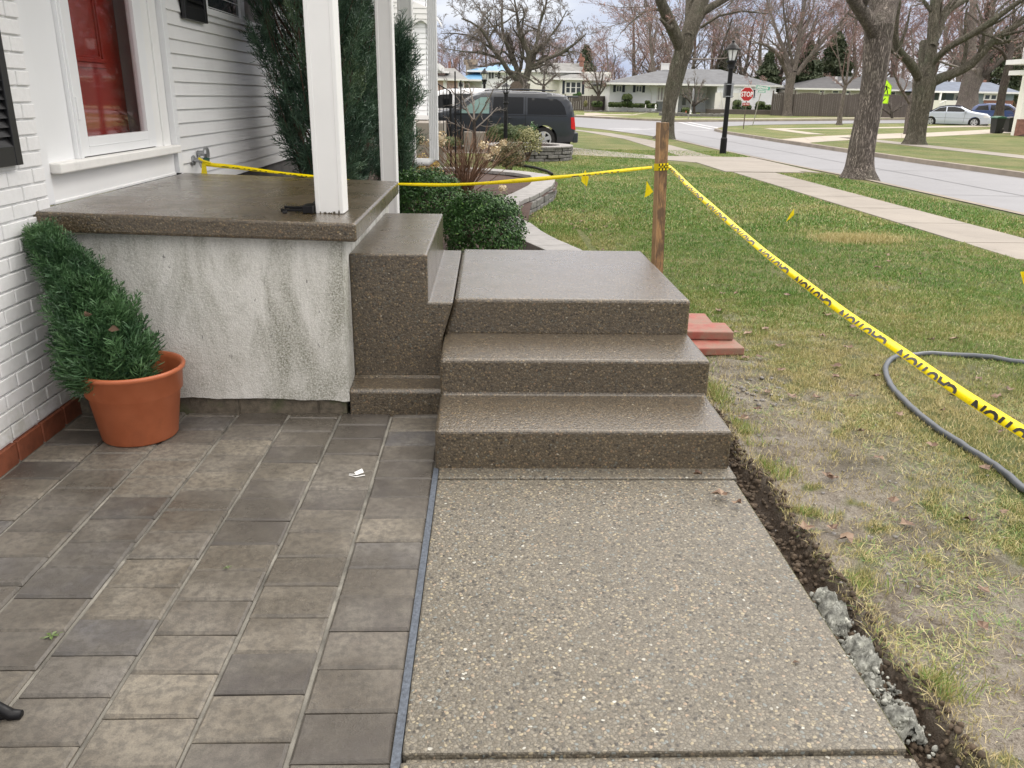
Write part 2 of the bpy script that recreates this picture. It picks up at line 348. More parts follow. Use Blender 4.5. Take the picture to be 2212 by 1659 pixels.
# ================================================================ patio, walkway
def patio():
    mb = MB(); tones = []; rnd = random.Random(4)
    g = .0022
    for k in range(0, 8):
        x1 = -.2225-.2525*k if k else -.2225; x0 = -.2150-.2525*(k+1)
        x1 = -.2225 if k == 0 else -.2150-.2525*k-.007
        off = [1.556, 1.626, 1.54, 1.62, 1.56, 1.63, 1.545, 1.60][k]
        y = off-.1715*7
        while y < 3.86:
            a = y+g+rnd.uniform(0, .002); b = min(y+.1715-g, 3.84)
            if b-a > .02:
                dz = rnd.uniform(-.0025, .0018); tx = rnd.uniform(-.0018, .0018)
                xa = x0+.003+rnd.uniform(0, .003); xb = x1-rnd.uniform(0, .003)
                c = .0075; z = .004
                V = [(xa, a, -.05), (xb, a, -.05), (xb, b, -.05), (xa, b, -.05), (xa, a, z-c+dz), (xb, a, z-c+dz), (xb, b, z-c+dz), (xa, b, z-c+dz),
                     (xa+c, a+c, z+dz+tx), (xb-c, a+c, z+dz-tx), (xb-c, b-c, z+dz-tx), (xa+c, b-c, z+dz+tx)]
                F = [(0, 1, 5, 4), (1, 2, 6, 5), (2, 3, 7, 6), (3, 0, 4, 7), (4, 5, 9, 8), (5, 6, 10, 9), (6, 7, 11, 10), (7, 4, 8, 11), (8, 9, 10, 11)]
                mb.add(V, F); t = rnd.random(); tones += [t]*9
            y += .1715
    me = bpy.data.meshes.new('patio'); me.from_pydata(mb.v, [], mb.f)
    at = me.attributes.new('tone', 'FLOAT', 'FACE'); at.data.foreach_set('value', tones)
    o = link_mesh('patio', me, M['paver']); tag(o, kind='structure')
    b = MB(); b.quad((-2.2, .3, -.008), (-.2, .3, -.008), (-.2, 3.95, -.008), (-2.2, 3.95, -.008)); b.build('patio_bedding', M['joint_sand'], o)
    s = MB(); s.add([(-.2222, .4, -.05), (-.2005, .4, -.05), (-.2005, 3.2, -.05), (-.2222, 3.2, -.05), (-.2222, .4, .003), (-.2005, .4, .003), (-.2005, 3.2, .003), (-.2222, 3.2, .003)],
                    [(4, 5, 6, 7), (0, 1, 5, 4), (1, 2, 6, 5), (2, 3, 7, 6), (3, 0, 4, 7)]); s.build('expansion_joint', M['foam_strip'], o)
patio()
def walkway():
    mb = MB(); mb.box(-.199, 1.04, .3, 1.553, -.12, .006); mb.box(-.199, 1.04, 1.583, 3.085, -.12, .004); mb.box(-.199, 1.055, 3.098, 3.23, -.12, .006)
    mb.box(-.19, 1.03, 1.553, 1.583, -.12, -.012); mb.box(-.19, 1.03, 3.085, 3.098, -.12, -.006)
    tag(mb.build('walkway', M['agg'], bevel=.006), kind='structure')
walkway()

# ================================================================ steps and porch
st = empty('concrete_steps', (.42, 3.2, 0), 'three wet exposed aggregate steps rising from the walkway to a broad landing', 'steps')
def local(root, mb):
    x, y, z = root.location; mb.v = [(a-x, b-y, c-z) for a, b, c in mb.v]; return mb
def yz_prism(x0, x1, prof):
    mb = MB(); n = len(prof); V = [(x0, y, z) for y, z in prof]+[(x1, y, z) for y, z in prof]
    mb.add(V, [tuple(range(n)), tuple(range(2*n-1, n-1, -1))]+[(i, n+i, n+(i+1) % n, (i+1) % n) for i in range(n)]); return mb
local(st, yz_prism(-.215, 1.045, [(3.19, -.1), (3.19, .18), (3.62, .18), (3.62, .356), (4.079, .356), (4.079, -.1)])).build('lower_steps', M['agg_step'], st, bevel=.016, seg=3)
lm = MB(); Mx = Matrix(((1, 0, 0, 0), (0, 0, 1, 0), (0, 1, 0, 0), (0, 0, 0, 1)))
lm.prism([(-.160, .534), (-.215, .356), (-.215, -.1), (1.045, -.1), (1.045, .534)], 4.081, 5.52, Mx)
local(st, lm).build('landing', M['agg_step'], st, bevel=.018, seg=3)
ps = empty('porch_step', (-.47, 4.0, 0), 'tall wet aggregate block step with a low side ledge between the porch slab and landing', 'step')
lm = MB(); lm.prism([(-.672, -.1), (-.672, .772), (-.290, .772), (-.290, .532), (-.166, .532), (-.220, .352), (-.220, -.1)], 4.0, 5.48, Mx)
local(ps, lm).build('block', M['agg_step'], ps, bevel=.011, seg=3)
local(ps, yz_prism(-.672, -.219, [(3.82, -.1), (3.82, .12), (3.835, .135), (3.975, .142), (3.998, .155), (3.998, -.1)])).build('toe', M['agg_step'], ps, bevel=.006, seg=2)

po = empty('porch', (-1.35, 3.75, 0), 'concrete porch with thick aggregate slab on a stained white stucco base', 'porch')
sl = MB(); sl.add([(-2.03, 3.745, .900), (-.59, 3.745, .868), (-.60, 5.72, .868), (-2.03, 5.72, .900), (-2.03, 3.745, .992), (-.59, 3.745, .953), (-.60, 5.72, .953), (-2.03, 5.72, .992)],
                  [(0, 3, 2, 1), (4, 5, 6, 7), (0, 1, 5, 4), (1, 2, 6, 5), (2, 3, 7, 6), (3, 0, 4, 7)])
local(po, sl).build('slab', M['agg_slab'], po, bevel=.014, seg=3)
def stucco_wall():
    mb = MB(); rnd = np.random.RandomState(3); n = 110
    xs = np.linspace(-2.0, -.672, n); zb = .085+.012*(noise2(xs, 0*xs, 5, 5, 9)-.5)*2+.008*np.sin(xs*3)
    V = [(x, 3.815, z) for x, z in zip(xs, zb)]+[(x, 3.812, .885) for x in xs]+[(x, 3.85, z+.002) for x, z in zip(xs, zb)]
    mb.add(V, [(i, i+1, n+i+1, n+i) for i in range(n-1)]+[(i, 2*n+i, 2*n+i+1, i+1) for i in range(n-1)])
    ys = np.linspace(3.815, 5.7, 40); V = [(-.672, y, .09+.01*math.sin(y*9)) for y in ys]+[(-.672, y, .885) for y in ys]
    mb.add(V, [(i, i+1, 40+i+1, 40+i) for i in range(39)])
    return mb
local(po, stucco_wall()).build('stucco_wall', M['stucco'], po)
bb = MB(); x = -2.0
while x < -.70:
    x1 = min(x+.39, -.688); bb.box(x+.004, x1-.004, 3.835, 5.6, -.05, .10); x = x1
bb.box(-2.0, -.69, 3.842, 5.6, -.05, .099)
local(po, bb).build('block_base', M['block'], po, bevel=.004)

# ================================================================ own house
ho = empty('house', (-2.1, 6.0, 0), 'white house with painted brick and lap siding behind the porch', 'house')
def H(mb): return local(ho, mb)
def brick_wall():
    mb = MB(); rnd = random.Random(2); z = .095; c = 0
    while z < 3.4:
        y = -1.2-(.1 if c % 2 else 0)
        while y < 3.888:
            y1 = min(y+.2032, 3.888)
            if y1-y > .03: d = rnd.uniform(0, .003); mb.box(-2.06, -2.0+d-.0015, y+.0045, y1-.0045, z+.0045, z+.063)
            y += .2032
        z += .0675; c += 1
    return mb
H(brick_wall()).build('brick_wall', M['brick_white'], ho, bevel=.003, seg=1)
m = MB(); m.box(-2.2, -2.0125, -1.2, 3.885, .0, 3.4); H(m).build('mortar', M['mortar_white'], ho)
m = MB(); y = -1.2
while y < 3.87:
    m.box(-2.05, -1.992, y+.005, min(y+.2032, 3.87)-.005, -.02, .088); y += .2032
H(m).build('brick_footing', M['brick_orange'], ho, bevel=.004, seg=1)
# door surround
X0 = -2.06
m = MB(); m.box(-2.2, X0+.02, 3.889, 4.012, .99, 3.4); m.box(-2.2, X0+.0, 4.013, 4.31, 1.17, 3.4); H(m).build('corner_board', M['white_metal'], ho, bevel=.004)
m = MB(); m.box(-2.2, X0+.004, 5.362, 5.48, 1.17, 3.4); m.box(-2.2, X0+.014, 5.481, 5.56, 1.17, 3.4); m.box(-2.2, X0+.0, 5.561, 5.635, 1.17, 3.4); H(m).build('door_jamb', M['white_paint'], ho, bevel=.005)
m = MB(); m.box(-2.2, X0+.035, 5.637, 5.712, .995, 3.4); H(m).build('trim_board', M['white_metal'], ho, bevel=.004)
m = MB(); m.box(-2.2, X0+.006, 4.013, 5.635, .985, 1.126); m.box(-2.2, X0+.012, 4.013, 5.635, .985, 1.0); H(m).build('kick_panel', M['white_paint'], ho, bevel=.003)
m = MB(); m.box(-2.2, -1.995, 4.02, 5.63, 1.128, 1.176); H(m).build('door_sill', M['white_old'], ho, bevel=.007)
sdoor = None
m = MB(); zt = 3.2
m.box(X0-.03, X0+.014, 4.375, 4.452, 1.182, zt); m.box(X0-.03, X0+.014, 5.24, 5.355, 1.182, zt); m.box(X0-.03, X0+.014, 4.452, 5.24, 1.182, 1.275); m.box(X0-.03, X0+.017, 4.452, 5.24, 1.228, 1.231)
sdoor = H(m).build('storm_door', M['white_metal'], ho, bevel=.004)
m = MB(); m.box(X0-.03, X0+.02, 4.312, 4.373, 1.176, zt); m.box(X0-.02, X0+.03, 4.325, 4.340, 1.176, zt); H(m).build('hinge_rail', M['white_metal'], ho, bevel=.003)
m = MB(); m.box(X0-.008, X0-.004, 4.45, 5.245, 1.27, zt); H(m).build('door_glass', M['glass'], sdoor)
m = MB()
for z in (1.36, 2.4):
    m = MB(); m.box(X0+.014, X0+.026, 4.362, 4.382, z, z+.11); H(m).build('hinge', M['white_metal'], sdoor, bevel=.003)
m = MB(); m.box(X0-.025, X0+.004, 4.375, 5.35, 1.1765, 1.1815); H(m).build('weather_strip', M['black_paint'], sdoor)
m = MB(); xd = -2.20; m.box(xd-.04, xd, 4.3, 5.35, 1.17, 3.2)
def moulding(y0, y1, z0, z1):
    for a, b, o in ((0, .028, .012), (.028, .05, .02), (.05, .062, .010)):
        for q in ((y0+a, y1-a, z0+a, z0+b), (y0+a, y1-a, z1-b, z1-a), (y0+a, y0+b, z0+b, z1-b), (y1-b, y1-a, z0+b, z1-b)): m.box(xd-.001, xd+o, *q)
moulding(4.42, 5.12, 1.62, 2.9)
rd = H(m).build('front_door', M['red_door'], ho, bevel=.003)
m = MB(); m.lathe([(.001, 0), (.02, 0), (.022, .02), (.03, .03), (.03, .05), (.018, .065), (.001, .066)], (xd, 5.22, 2.13), 16, 'x'); m.box(xd, xd+.006, 5.19, 5.25, 2.02, 2.3)
H(m).build('knob', M['brass'], rd, smooth=False)
for y in (5.351, 4.29):
    m = MB(); m.box(-2.2, X0-.031, y, y+.010, 1.176, 3.2); H(m).build('inner_jamb', M['mauve'], ho)
# siding
m = MB(); siding_mb(m, (X0+.005, 5.712), (X0+.005, 13.0), .872, 4.6, .0868, .016, (1, 0)); H(m).build('siding_wall', M['siding'], ho)
m = MB(); m.box(-2.3, X0-.005, 5.72, 13, -.1, .868); H(m).build('foundation', M['grey_found'], ho)
m = MB(); m.box(-2.5, X0+.001, 5.72, 13, .869, 4.6); H(m).build('wall_core', M['grey_found'], ho)
m = MB(); m.box(X0+.0, X0+.03, 6.52, 8.62, 1.99, 2.03); m.box(X0, X0+.05, 6.50, 8.64, 2.03, 2.075)
m.box(X0, X0+.04, 6.50, 6.56, 2.075, 3.3); m.box(X0, X0+.04, 7.40, 7.52, 2.075, 3.3); m.box(X0, X0+.04, 8.56, 8.62, 2.075, 3.3); m.box(X0, X0+.04, 6.5, 8.62, 3.3, 3.36)
wn = H(m).build('window', M['white_metal'], ho, bevel=.004)
m = MB(); m.box(X0+.001, X0+.02, 6.55, 8.58, 2.07, 3.3); H(m).build('pane', M['dark_glass'], wn)
m = MB(); m.box(X0+.021, X0+.026, 7.53, 8.54, 2.08, 3.3); H(m).build('blind', M['curtain'], wn)
def shutter(y0, y1, z0, z1, x, frame=.05):
    m = MB(); m.box(x, x+.035, y0, y0+frame, z0, z1); m.box(x, x+.035, y1-frame, y1, z0, z1); m.box(x, x+.033, y0+frame, y1-frame, z0, z0+frame*1.6); m.box(x, x+.012, y0, y1, z0+.01, z1)
    z = z0+frame*1.6
    while z < z1:
        m.add([(x+.012, y0+frame, z+.03), (x+.030, y0+frame, z), (x+.030, y1-frame, z), (x+.012, y1-frame, z+.03)], [(0, 1, 2, 3)]); z += .036
    return H(m).build('shutter', M['black_paint'], ho, bevel=.003)
shutter(3.24, 3.655, 1.20, 3.0, -2.0); shutter(6.02, 6.48, 1.965, 3.3, X0+.018)
m = MB(); m.box(-2.2, -.55, 3.6, 13, 3.35, 3.55); H(m).build('porch_roof', M['white_paint'], ho)
m = MB(); m.box(-7, -2.2, -1.2, 13, 3.5, 3.8); H(m).build('eave', M['grey_found'], ho)
# columns
def column(name_y, x0, x1, zb, label, zt=3.35):
    d = x1-x0; m = MB(); m.box(-d/2, d/2, -d/2, d/2, 0, zt-zb)
    for s in (-1, 1): m.box(s*(d/2-.012)-.010, s*(d/2-.012)+.010, -d/2-.0035, d/2+.0035, .0, zt-zb-.001)
    o = m.build('porch_column', M['white_paint'], None, bevel=.003); o.location = ((x0+x1)/2, name_y, zb)
    return tag(o, label, 'column', 'white columns along the house front')
c1_ = column(4.10, -.825, -.690, .958, 'thick white square porch column standing on the aggregate slab')
M['flaked'] = simple('flaked_paint', (.10, .085, .06), .9, .4, 60)
for x_, w_, h_ in ((-.022, .014, .010), (.002, .020, .007), (.022, .012, .013), (.045, .008, .020), (-.044, .006, .012)):
    mf = MB(); n_ = 7; mf.add([(x_+w_*(i/(n_-1)-.5), -.0712-.0006, 0) for i in range(n_)]+[(x_+w_*(i/(n_-1)-.5), -.0712-.0006, h_*(.4+.6*abs(math.sin(i*2.3+x_*90)))) for i in range(n_)], [(i, i+1, n_+i+1, n_+i) for i in range(n_-1)]); mf.build('flaked_patch', M['flaked'], c1_)
column(6.70, -.835, -.708, .25, 'white column rising just behind the porch beside the big juniper')
column(9.35, -.935, -.785, .6, 'white column farther back beside the fluted downspout')
m = MB(); m.box(-.05, .05, -.04, .04, 0, 3.3)
for i in range(5): m.box(-.045+i*.02, -.035+i*.02, -.046, .046, .0, 3.29)
ds = empty('downspout', (-.60, 9.6, .82), 'white fluted downspout draining into a white pipe by the dead hydrangea', 'downspout')
m.build('pipe', M['white_metal'], ds, bevel=.003)
m = MB(); m.tube([(.0, 0, .12), (0, 0, .02), (-.06, -.02, -.02), (-.42, -.05, -.02)], .042, 12); m.build('drain_pipe', M['white_metal'], ds, smooth=True)
# spigot
sp = empty('spigot', (-2.04, 5.95, 1.055), 'metal outdoor spigot with green hose connector on the siding', 'spigot')
m = MB(); m.lathe([(.001, 0), (.035, 0), (.035, .008), (.014, .012), (.014, .055), (.02, .058), (.02, .075), (.001, .076)], (0, 0, 0), 14, 'x'); m.tube([(.045, 0, 0), (.06, .0, -.05)], .012, 10); m.tube([(.05, 0, 0), (.05, -.01, .04)], .008, 8)
m.build('valve', M['zinc'], sp, bevel=.001)
m = MB(); m.tube([(.076, 0, 0), (.11, .01, -.005)], .02, 12); m.build('hose_connector', M['green_plastic'], sp)
m = MB(); m.lathe([(.001, -.012), (.04, -.012), (.045, 0), (.04, .012), (.001, .012)], (.06, .11, .04), 10, 'x'); m.tube([(0, .11, .04), (.06, .11, .04)], .02, 10); m.build('handle', M['zinc'], sp)
# bracket pile by the column
bk = MB()
for y, z, l in ((4.02, .975, .15), (4.05, .985, .14), (4.08, .972, .12)):
    bk.box(-.985+.15-l, -.985+.15, y, y+.012, z-.008, z+.004); bk.box(-.985+.15-l, -.985+.155-l, y-.014, y+.012, z-.01, z+.008)
bk.box(-.88, -.83, 3.99, 4.10, .963, .998); bk.tube([(-.97, 3.98, .968), (-.95, 3.985, .968)], .009, 8); bk.tube([(-.87, 4.15, .968), (-.85, 4.14, 1.0), (-.84, 4.1, .99)], .006, 6)
tag(bk.build('metal_brackets', M['black_iron'], bevel=.002), 'small pile of black metal brackets beside the porch column', 'brackets')
# chair foot at the lower left
a = G(48, 1552); b = AX(2, 1505, a[0]-.10)
lg = MB(); lg.tube([(a[0]+.0, a[1], .012), (a[0]-.025, a[1]+.0, .012), (a[0]-.05, a[1], .03), (a[0]-.085, a[1]-.01, .075), (a[0]-.16, a[1]-.04, .22), (a[0]-.2, a[1]-.08, .44)], [.012, .015, .015, .015, .016, .016], 10)
lg.tube([(a[0]-.03, a[1], .008), (a[0]-.10, a[1]-.01, .008), (a[0]-.17, a[1]-.03, .012)], [.008, .012, .012], 8)
tag(lg.build('chair_leg', M['black_iron'], smooth=True), 'worn black iron chair leg resting on the pavers at the lower left', 'chair leg')
# plastic scrap
a = G(770, 1030); sc = MB(); sc.add([(0, 0, .004), (.03, .01, .012), (.02, .03, .02), (-.012, .02, .008)], [(0, 1, 2, 3)]); sc.tube([(-.03, .0, .004), (0, -.016, .004), (.035, .0, .004)], .0022, 5); sc.tube([(-.03, .01, .004), (0, .0, .006)], .002, 5)
o = sc.build('plastic_scrap', M['white_paint']); o.location = (a[0], a[1], .004); tag(o, 'small torn scrap of white plastic lying on the wet pavers', 'scrap')
# ================================================================ foliage + lettering helpers
BEDP = [(.92, 8.0), (.66, 8.95), (.56, 9.5), (.50, 10.2), (.62, 11.4), (1.05, 12.97), (1.18, 14.0), (1.16, 14.9), (.78, 15.5), (-.05, 16.2), (-1.5, 16.7), (-2.06, 16.9), (-2.06, 5.4), (.92, 5.4)]
def rot_frames(D, rng):
    """orthonormal frames (n,3,3) whose third axis is D"""
    D = D/np.linalg.norm(D, axis=1)[:, None]; A = rng.normal(size=D.shape); U = np.cross(D, A); U /= np.linalg.norm(U, axis=1)[:, None]; W = np.cross(D, U); return U, W, D
def instance_quads(proto, pos, D, scale, rng, tone):
    """proto (q,4,3) with z along growth -> all quads placed"""
    U, W, D = rot_frames(D, rng); n = len(pos)
    P = proto.reshape(-1, 3)
    V = pos[:, None, :]+scale[:, None, None]*(P[None, :, 0:1]*U[:, None, :]+P[None, :, 1:2]*W[:, None, :]+P[None, :, 2:3]*D[:, None, :])
    q = len(proto); V = V.reshape(-1, 3); F = np.arange(n*q*4).reshape(-1, 4); return V, F, np.repeat(tone, q)
def spray_proto(seed, nb=13, sub=2, w_=.018, spread=.55):
    r = np.random.RandomState(seed); Q = []
    def seg(a, b, w0, w1):
        d = b-a; s = np.cross(d, r.normal(size=3)); s /= np.linalg.norm(s)+1e-9; Q.append([a-s*w0, a+s*w0, b+s*w1, b-s*w1])
    bend = r.normal(size=2)*.10; ax = lambda t: np.array([bend[0]*t*t, bend[1]*t*t, t])
    for i in range(3): seg(ax(i/3), ax((i+1)/3), w_*.9*(1-i*.2), w_*.9*(1-(i+1)*.25))
    for i in range(nb):
        t = .12+.85*i/nb; p = ax(t); a = i*2.4+r.uniform(-.5, .5); L = (.42*(1-t)**.7+.10)*r.uniform(.7, 1.15)
        d = np.array([math.cos(a)*spread, math.sin(a)*spread, .85]); d /= np.linalg.norm(d); e = p+d*L; seg(p, e, w_*.85, w_*.35)
        for j in range(sub):
            u = (j+1)/(sub+1); c = p+d*L*u; d2 = d+r.normal(size=3)*.5; d2 /= np.linalg.norm(d2); seg(c, c+d2*L*.5, w_*.75, w_*.3)
    return np.array(Q)
def leaf_cloud(name, pos, nrm, size, asp, mat, parent, rng, tone, fold=.25):
    n = len(pos); N_ = nrm/np.linalg.norm(nrm, axis=1)[:, None]
    U, W, D = rot_frames(N_, rng); s = (size*rng.uniform(.6, 1.25, n))[:, None]
    c = pos; V = np.stack([c-U*s*.5, c+W*s*asp*.5+D*s*.08*fold, c+U*s*.5+D*s*fold*.4, c-W*s*asp*.5+D*s*.08*fold], 1).reshape(-1, 3)
    return np_mesh(name, V, np.arange(n*4).reshape(-1, 4), mat, parent, False, {'tone': tone})
def foliage_mat(name, stops, rough=.45, spec=.5, trans=.0):
    k = NM(name); t = k.n('Attribute', attribute_name='tone').outputs['Fac']; k.P('Base Color', k.ramp(t, stops)); k.P('Roughness', rough); k.P('Specular IOR Level', spec); return k.m
M['juniper'] = foliage_mat('juniper_green', [(0, (.024, .050, .034)), (.4, (.055, .11, .068)), (.75, (.095, .165, .095)), (.93, (.15, .21, .10)), (1, (.13, .10, .045))], .5)
M['juniper_lt'] = foliage_mat('potted_juniper_green', [(0, (.016, .042, .018)), (.4, (.040, .10, .040)), (.8, (.085, .18, .065)), (1, (.14, .24, .10))], .5)
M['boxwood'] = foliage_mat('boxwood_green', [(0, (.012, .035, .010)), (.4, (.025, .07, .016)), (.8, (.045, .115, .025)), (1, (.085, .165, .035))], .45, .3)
M['hedge'] = foliage_mat('clipped_hedge_green', [(0, (.022, .045, .012)), (.5, (.05, .085, .02)), (1, (.11, .14, .035))], .5)
M['azalea'] = foliage_mat('azalea_leaves', [(0, (.05, .045, .02)), (.5, (.10, .095, .035)), (.8, (.17, .14, .05)), (1, (.18, .09, .04))], .5)
M['pine'] = foliage_mat('pine_green', [(0, (.025, .04, .02)), (.5, (.055, .075, .035)), (1, (.10, .12, .06))], .6)
M['gold'] = foliage_mat('gold_leaves', [(0, (.25, .16, .02)), (.6, (.45, .30, .03)), (1, (.55, .42, .08))], .5)
M['bark_brown'] = simple('shrub_bark', (.10, .065, .045), .85, .25, 20)
M['bark_twig'] = simple('dry_twig', (.20, .12, .075), .8, .25, 14)
M['petal'] = foliage_mat('dried_petals', [(0, (.60, .48, .30)), (1, (.82, .73, .55))], .8, .2)
def text_arr(body, size=1.0, spacing=1.0, off=0.0):
    cu = bpy.data.curves.new('lettering', 'FONT'); cu.body = body; cu.size = size; cu.offset = off; cu.space_character = spacing; cu.resolution_u = 3
    o = bpy.data.objects.new('lettering', cu); COL.objects.link(o); bpy.context.view_layer.update()
    me = bpy.data.meshes.new_from_object(o.evaluated_get(bpy.context.evaluated_depsgraph_get()))
    V = np.array([v.co[:] for v in me.vertices]); F = [tuple(p.vertices) for p in me.polygons]
    bpy.data.objects.remove(o); bpy.data.curves.remove(cu); bpy.data.meshes.remove(me); return V, F
def text_fit(body, x0, x1, z0, z1, spacing=1.0, bold=0, off=0.0):
    V, F = text_arr(body, 1.0, spacing, off); lo = V.min(0); hi = V.max(0); V2 = V.copy()
    V2[:, 0] = x0+(V[:, 0]-lo[0])/(hi[0]-lo[0])*(x1-x0); V2[:, 1] = z0+(V[:, 1]-lo[1])/(hi[1]-lo[1])*(z1-z0); return V2, F
def text_xz(mb, body, x0, x1, z0, z1, y, thick=.004, M_=None, mi=0, spacing=1.0, bold=0.0):
    """raised lettering facing -y"""
    V, F = text_fit(body, x0, x1, z0, z1, spacing)
    for dx, dz in ([(0, 0)] if not bold else [(-bold, 0), (bold, 0), (0, bold), (0, -bold)]):
        P = [Vector((v[0]+dx, y-abs(dx)*.01-(.0004 if dx > 0 else 0)-(.0008 if dz > 0 else 0)-(.0012 if dz < 0 else 0), v[1]+dz)) for v in V]
        if M_ is not None: P = [M_ @ p for p in P]
        mb.add(P, F, mi)
    return mb
# ================================================================ ground, grass, roads
def sstep(a, b, x):
    t = np.clip((np.asarray(x, float)-a)/(b-a), 0, 1); return t*t*(3-2*t)
def trench_edge(y): return 1.145+.03*(noise2(np.asarray(y)*1.0, 0*np.asarray(y), 3, 3, 4)-.5)*2+.03*sstep(2.4, 1.2, y)
def mud_f(x, y):
    n = noise2(x, y, 11, 5, 2.2); n2 = noise2(x, y, 31, 4, 9)
    d = x-trench_edge(y)
    prox = 1-sstep(.15, 1.45, d+.10*(np.asarray(y)-3)); yy = 1-sstep(4.6, 6.8, y)
    m = sstep(.49, .60, n*.55+n2*.45+.20*prox*yy-.05-.10*sstep(5, 7, y))
    return np.clip(m, 0, 1)*(.25+.75*np.maximum(prox*yy, .0))
def near_z(x, y):
    d = x-trench_edge(y); z = .022*noise2(x, y, 7, 4, 3.5)+.022*noise2(x, y, 9, 4, 14)-.014
    lip = .018*np.exp(-(d/.07)**2)*(y < 5)
    t = sstep(.03, -.045, d)*sstep(5.3, 4.8, y)
    zt = -.07+.06*noise2(x, y, 21, 4, 22)
    fade = sstep(.0, .5, x-1.0)*1+0*y
    edge = sstep(10.0, 9.2, y)*sstep(6.2, 5.4, x)*sstep(.80, 1.2, y)
    return ((z+lip)*edge)*(1-t)+zt*t
def ground_mat():
    k = NM('lawn_ground'); mud = k.n('Attribute', attribute_name='mud').outputs['Fac']
    big = k.noise(.55, 5, .6); mid = k.noise(2.6, 6, .68); fine = k.noise(26, 5, .75); f2 = k.noise(120, 4, .7)
    g = k.mix(k.ramp(mid, [(.3, 0.0), (.7, 1.0)]), (.085, .125, .028), (.17, .215, .055))
    straw = k.ramp(big, [(.40, 0.0), (.60, .85)]); g = k.mix(k.math('MULTIPLY', straw, k.ramp(fine, [(.35, .25), (.6, 1.0)])), g, (.29, .25, .11))
    g = k.mix(k.ramp(fine, [(.35, .55), (.55, 0.0)]), g, (.05, .065, .02))
    s = k.ramp(f2, [(.3, (.22, .185, .145)), (.65, (.50, .44, .365))]); s = k.mix(k.ramp(mid, [(.38, .75), (.58, 0.0)]), s, (.10, .075, .05)); s = k.mix(k.ramp(k.noise(9, 6, .7), [(.50, 0.0), (.62, .6)]), s, (.44, .40, .345)); s = k.mix(k.ramp(fine, [(.36, .6), (.48, 0.0)]), s, (.08, .06, .04))
    c = k.mix(mud, g, s)
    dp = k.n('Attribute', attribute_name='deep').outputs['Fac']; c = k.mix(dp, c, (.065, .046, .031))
    k.P('Base Color', c); k.P('Roughness', k.math('ADD', k.math('MULTIPLY', mud, -.38), .85)); k.P('Specular IOR Level', .35)
    k.bump(k.math('ADD', f2, k.math('MULTIPLY', fine, 2.5)), 1.0, .022); return k.m
M['ground'] = ground_mat()
M['asphalt'] = simple('asphalt', (.205, .205, .218), .55, .05, .8, dirt=.10, bump=.3, bscale=150)
M['concrete'] = simple('sidewalk_concrete', (.26, .232, .20), .75, .10, 1.1, dirt=.25, bump=.3, bscale=120)
M['conc_lt'] = simple('drive_concrete', (.37, .325, .27), .75, .08, .7, dirt=.2, bump=.3, bscale=120)
M['kerb'] = simple('kerb_concrete', (.24, .205, .165), .8, .2, 2, dirt=.3)
M['road_paint'] = simple('road_paint', (.50, .50, .52), .7, .12, 6, dirt=.3)
M['mulch'] = simple('mulch', (.055, .030, .022), .9, .5, 45, bump=1.0, bscale=60)

ROAD = [(7.62, 1.0), (7.75, 12), (7.80, 17), (7.62, 20), (7.50, 24), (7.42, 28), (7.45, 34.0), (6.9, 38.5), (6.0, 44), (4.6, 49.0), (1, 53), (-6, 57), (-30, 66), (-30, 79), (-6, 74.5),
        (2, 71.5), (7.5, 68.3), (11.2, 64.5), (13.6, 62.6), (17.5, 64.3), (26, 68.3), (36, 73.8), (60, 87), (110, 114), (116, 104), (62, 76), (27.3, 61.9), (21.9, 58.9), (17.4, 56.0), (14.6, 52.5), (12.9, 48),
        (12.45, 44), (12.35, 36), (12.40, 30), (12.5, 24), (12.8, 19), (13.0, 14), (13.1, 1.0)]
def resamp(poly, step, closed=True):
    out = []; n = len(poly)
    for i in range(n if closed else n-1):
        a = np.array(poly[i], float); b = np.array(poly[(i+1) % n], float); k = max(1, int(np.linalg.norm(b-a)/step))
        out += [tuple(a+(b-a)*j/k) for j in range(k)]
    if not closed: out.append(tuple(poly[-1]))
    return out
def pip(poly, x, y):
    x = np.asarray(x); y = np.asarray(y); c = np.zeros(x.shape, bool); n = len(poly); j = n-1
    for i in range(n):
        xi, yi = poly[i]; xj, yj = poly[j]
        if yi != yj: c ^= ((yi > y) != (yj > y)) & (x < (xj-xi)*(y-yi)/(yj-yi)+xi)
        j = i
    return c
def cdt_fill(name, outer, holes, step_f, mat, zf, parent=None, kind='structure', extra=None, attrs=None):
    pts = []; edges = []
    for loop in [outer]+holes:
        b = len(pts); pts += loop; n = len(loop); edges += [(b+i, b+(i+1) % n) for i in range(n)]
    if extra is not None and len(extra):
        ok = pip(outer, extra[:, 0], extra[:, 1])
        for h in holes: ok &= ~pip(h, extra[:, 0], extra[:, 1])
        pts += [tuple(p) for p in extra[ok]]
    r = delaunay_2d_cdt([Vector(p) for p in pts], edges, [], 0, 1e-5)
    V = np.array([tuple(v) for v in r[0]]); F = np.array([f for f in r[2] if len(f) == 3]); c = V[F].mean(1)
    ok = pip(outer, c[:, 0], c[:, 1])
    for h in holes: ok &= ~pip(h, c[:, 0], c[:, 1])
    F = F[ok]; a = V[F]; ar = (a[:, 1, 0]-a[:, 0, 0])*(a[:, 2, 1]-a[:, 0, 1])-(a[:, 2, 0]-a[:, 0, 0])*(a[:, 1, 1]-a[:, 0, 1]); F[ar < 0] = F[ar < 0][:, ::-1]
    V3 = np.column_stack([V, zf(V[:, 0], V[:, 1])])
    o = np_mesh(name, V3, F, mat, parent, smooth=True, attr=attrs(V) if attrs else None)
    if kind: tag(o, kind=kind)
    return o
NR = (1.041, 6.3, .8, 10.0)
roadp = resamp(ROAD, 2.0)
rx0, rx1, ry0, ry1 = NR
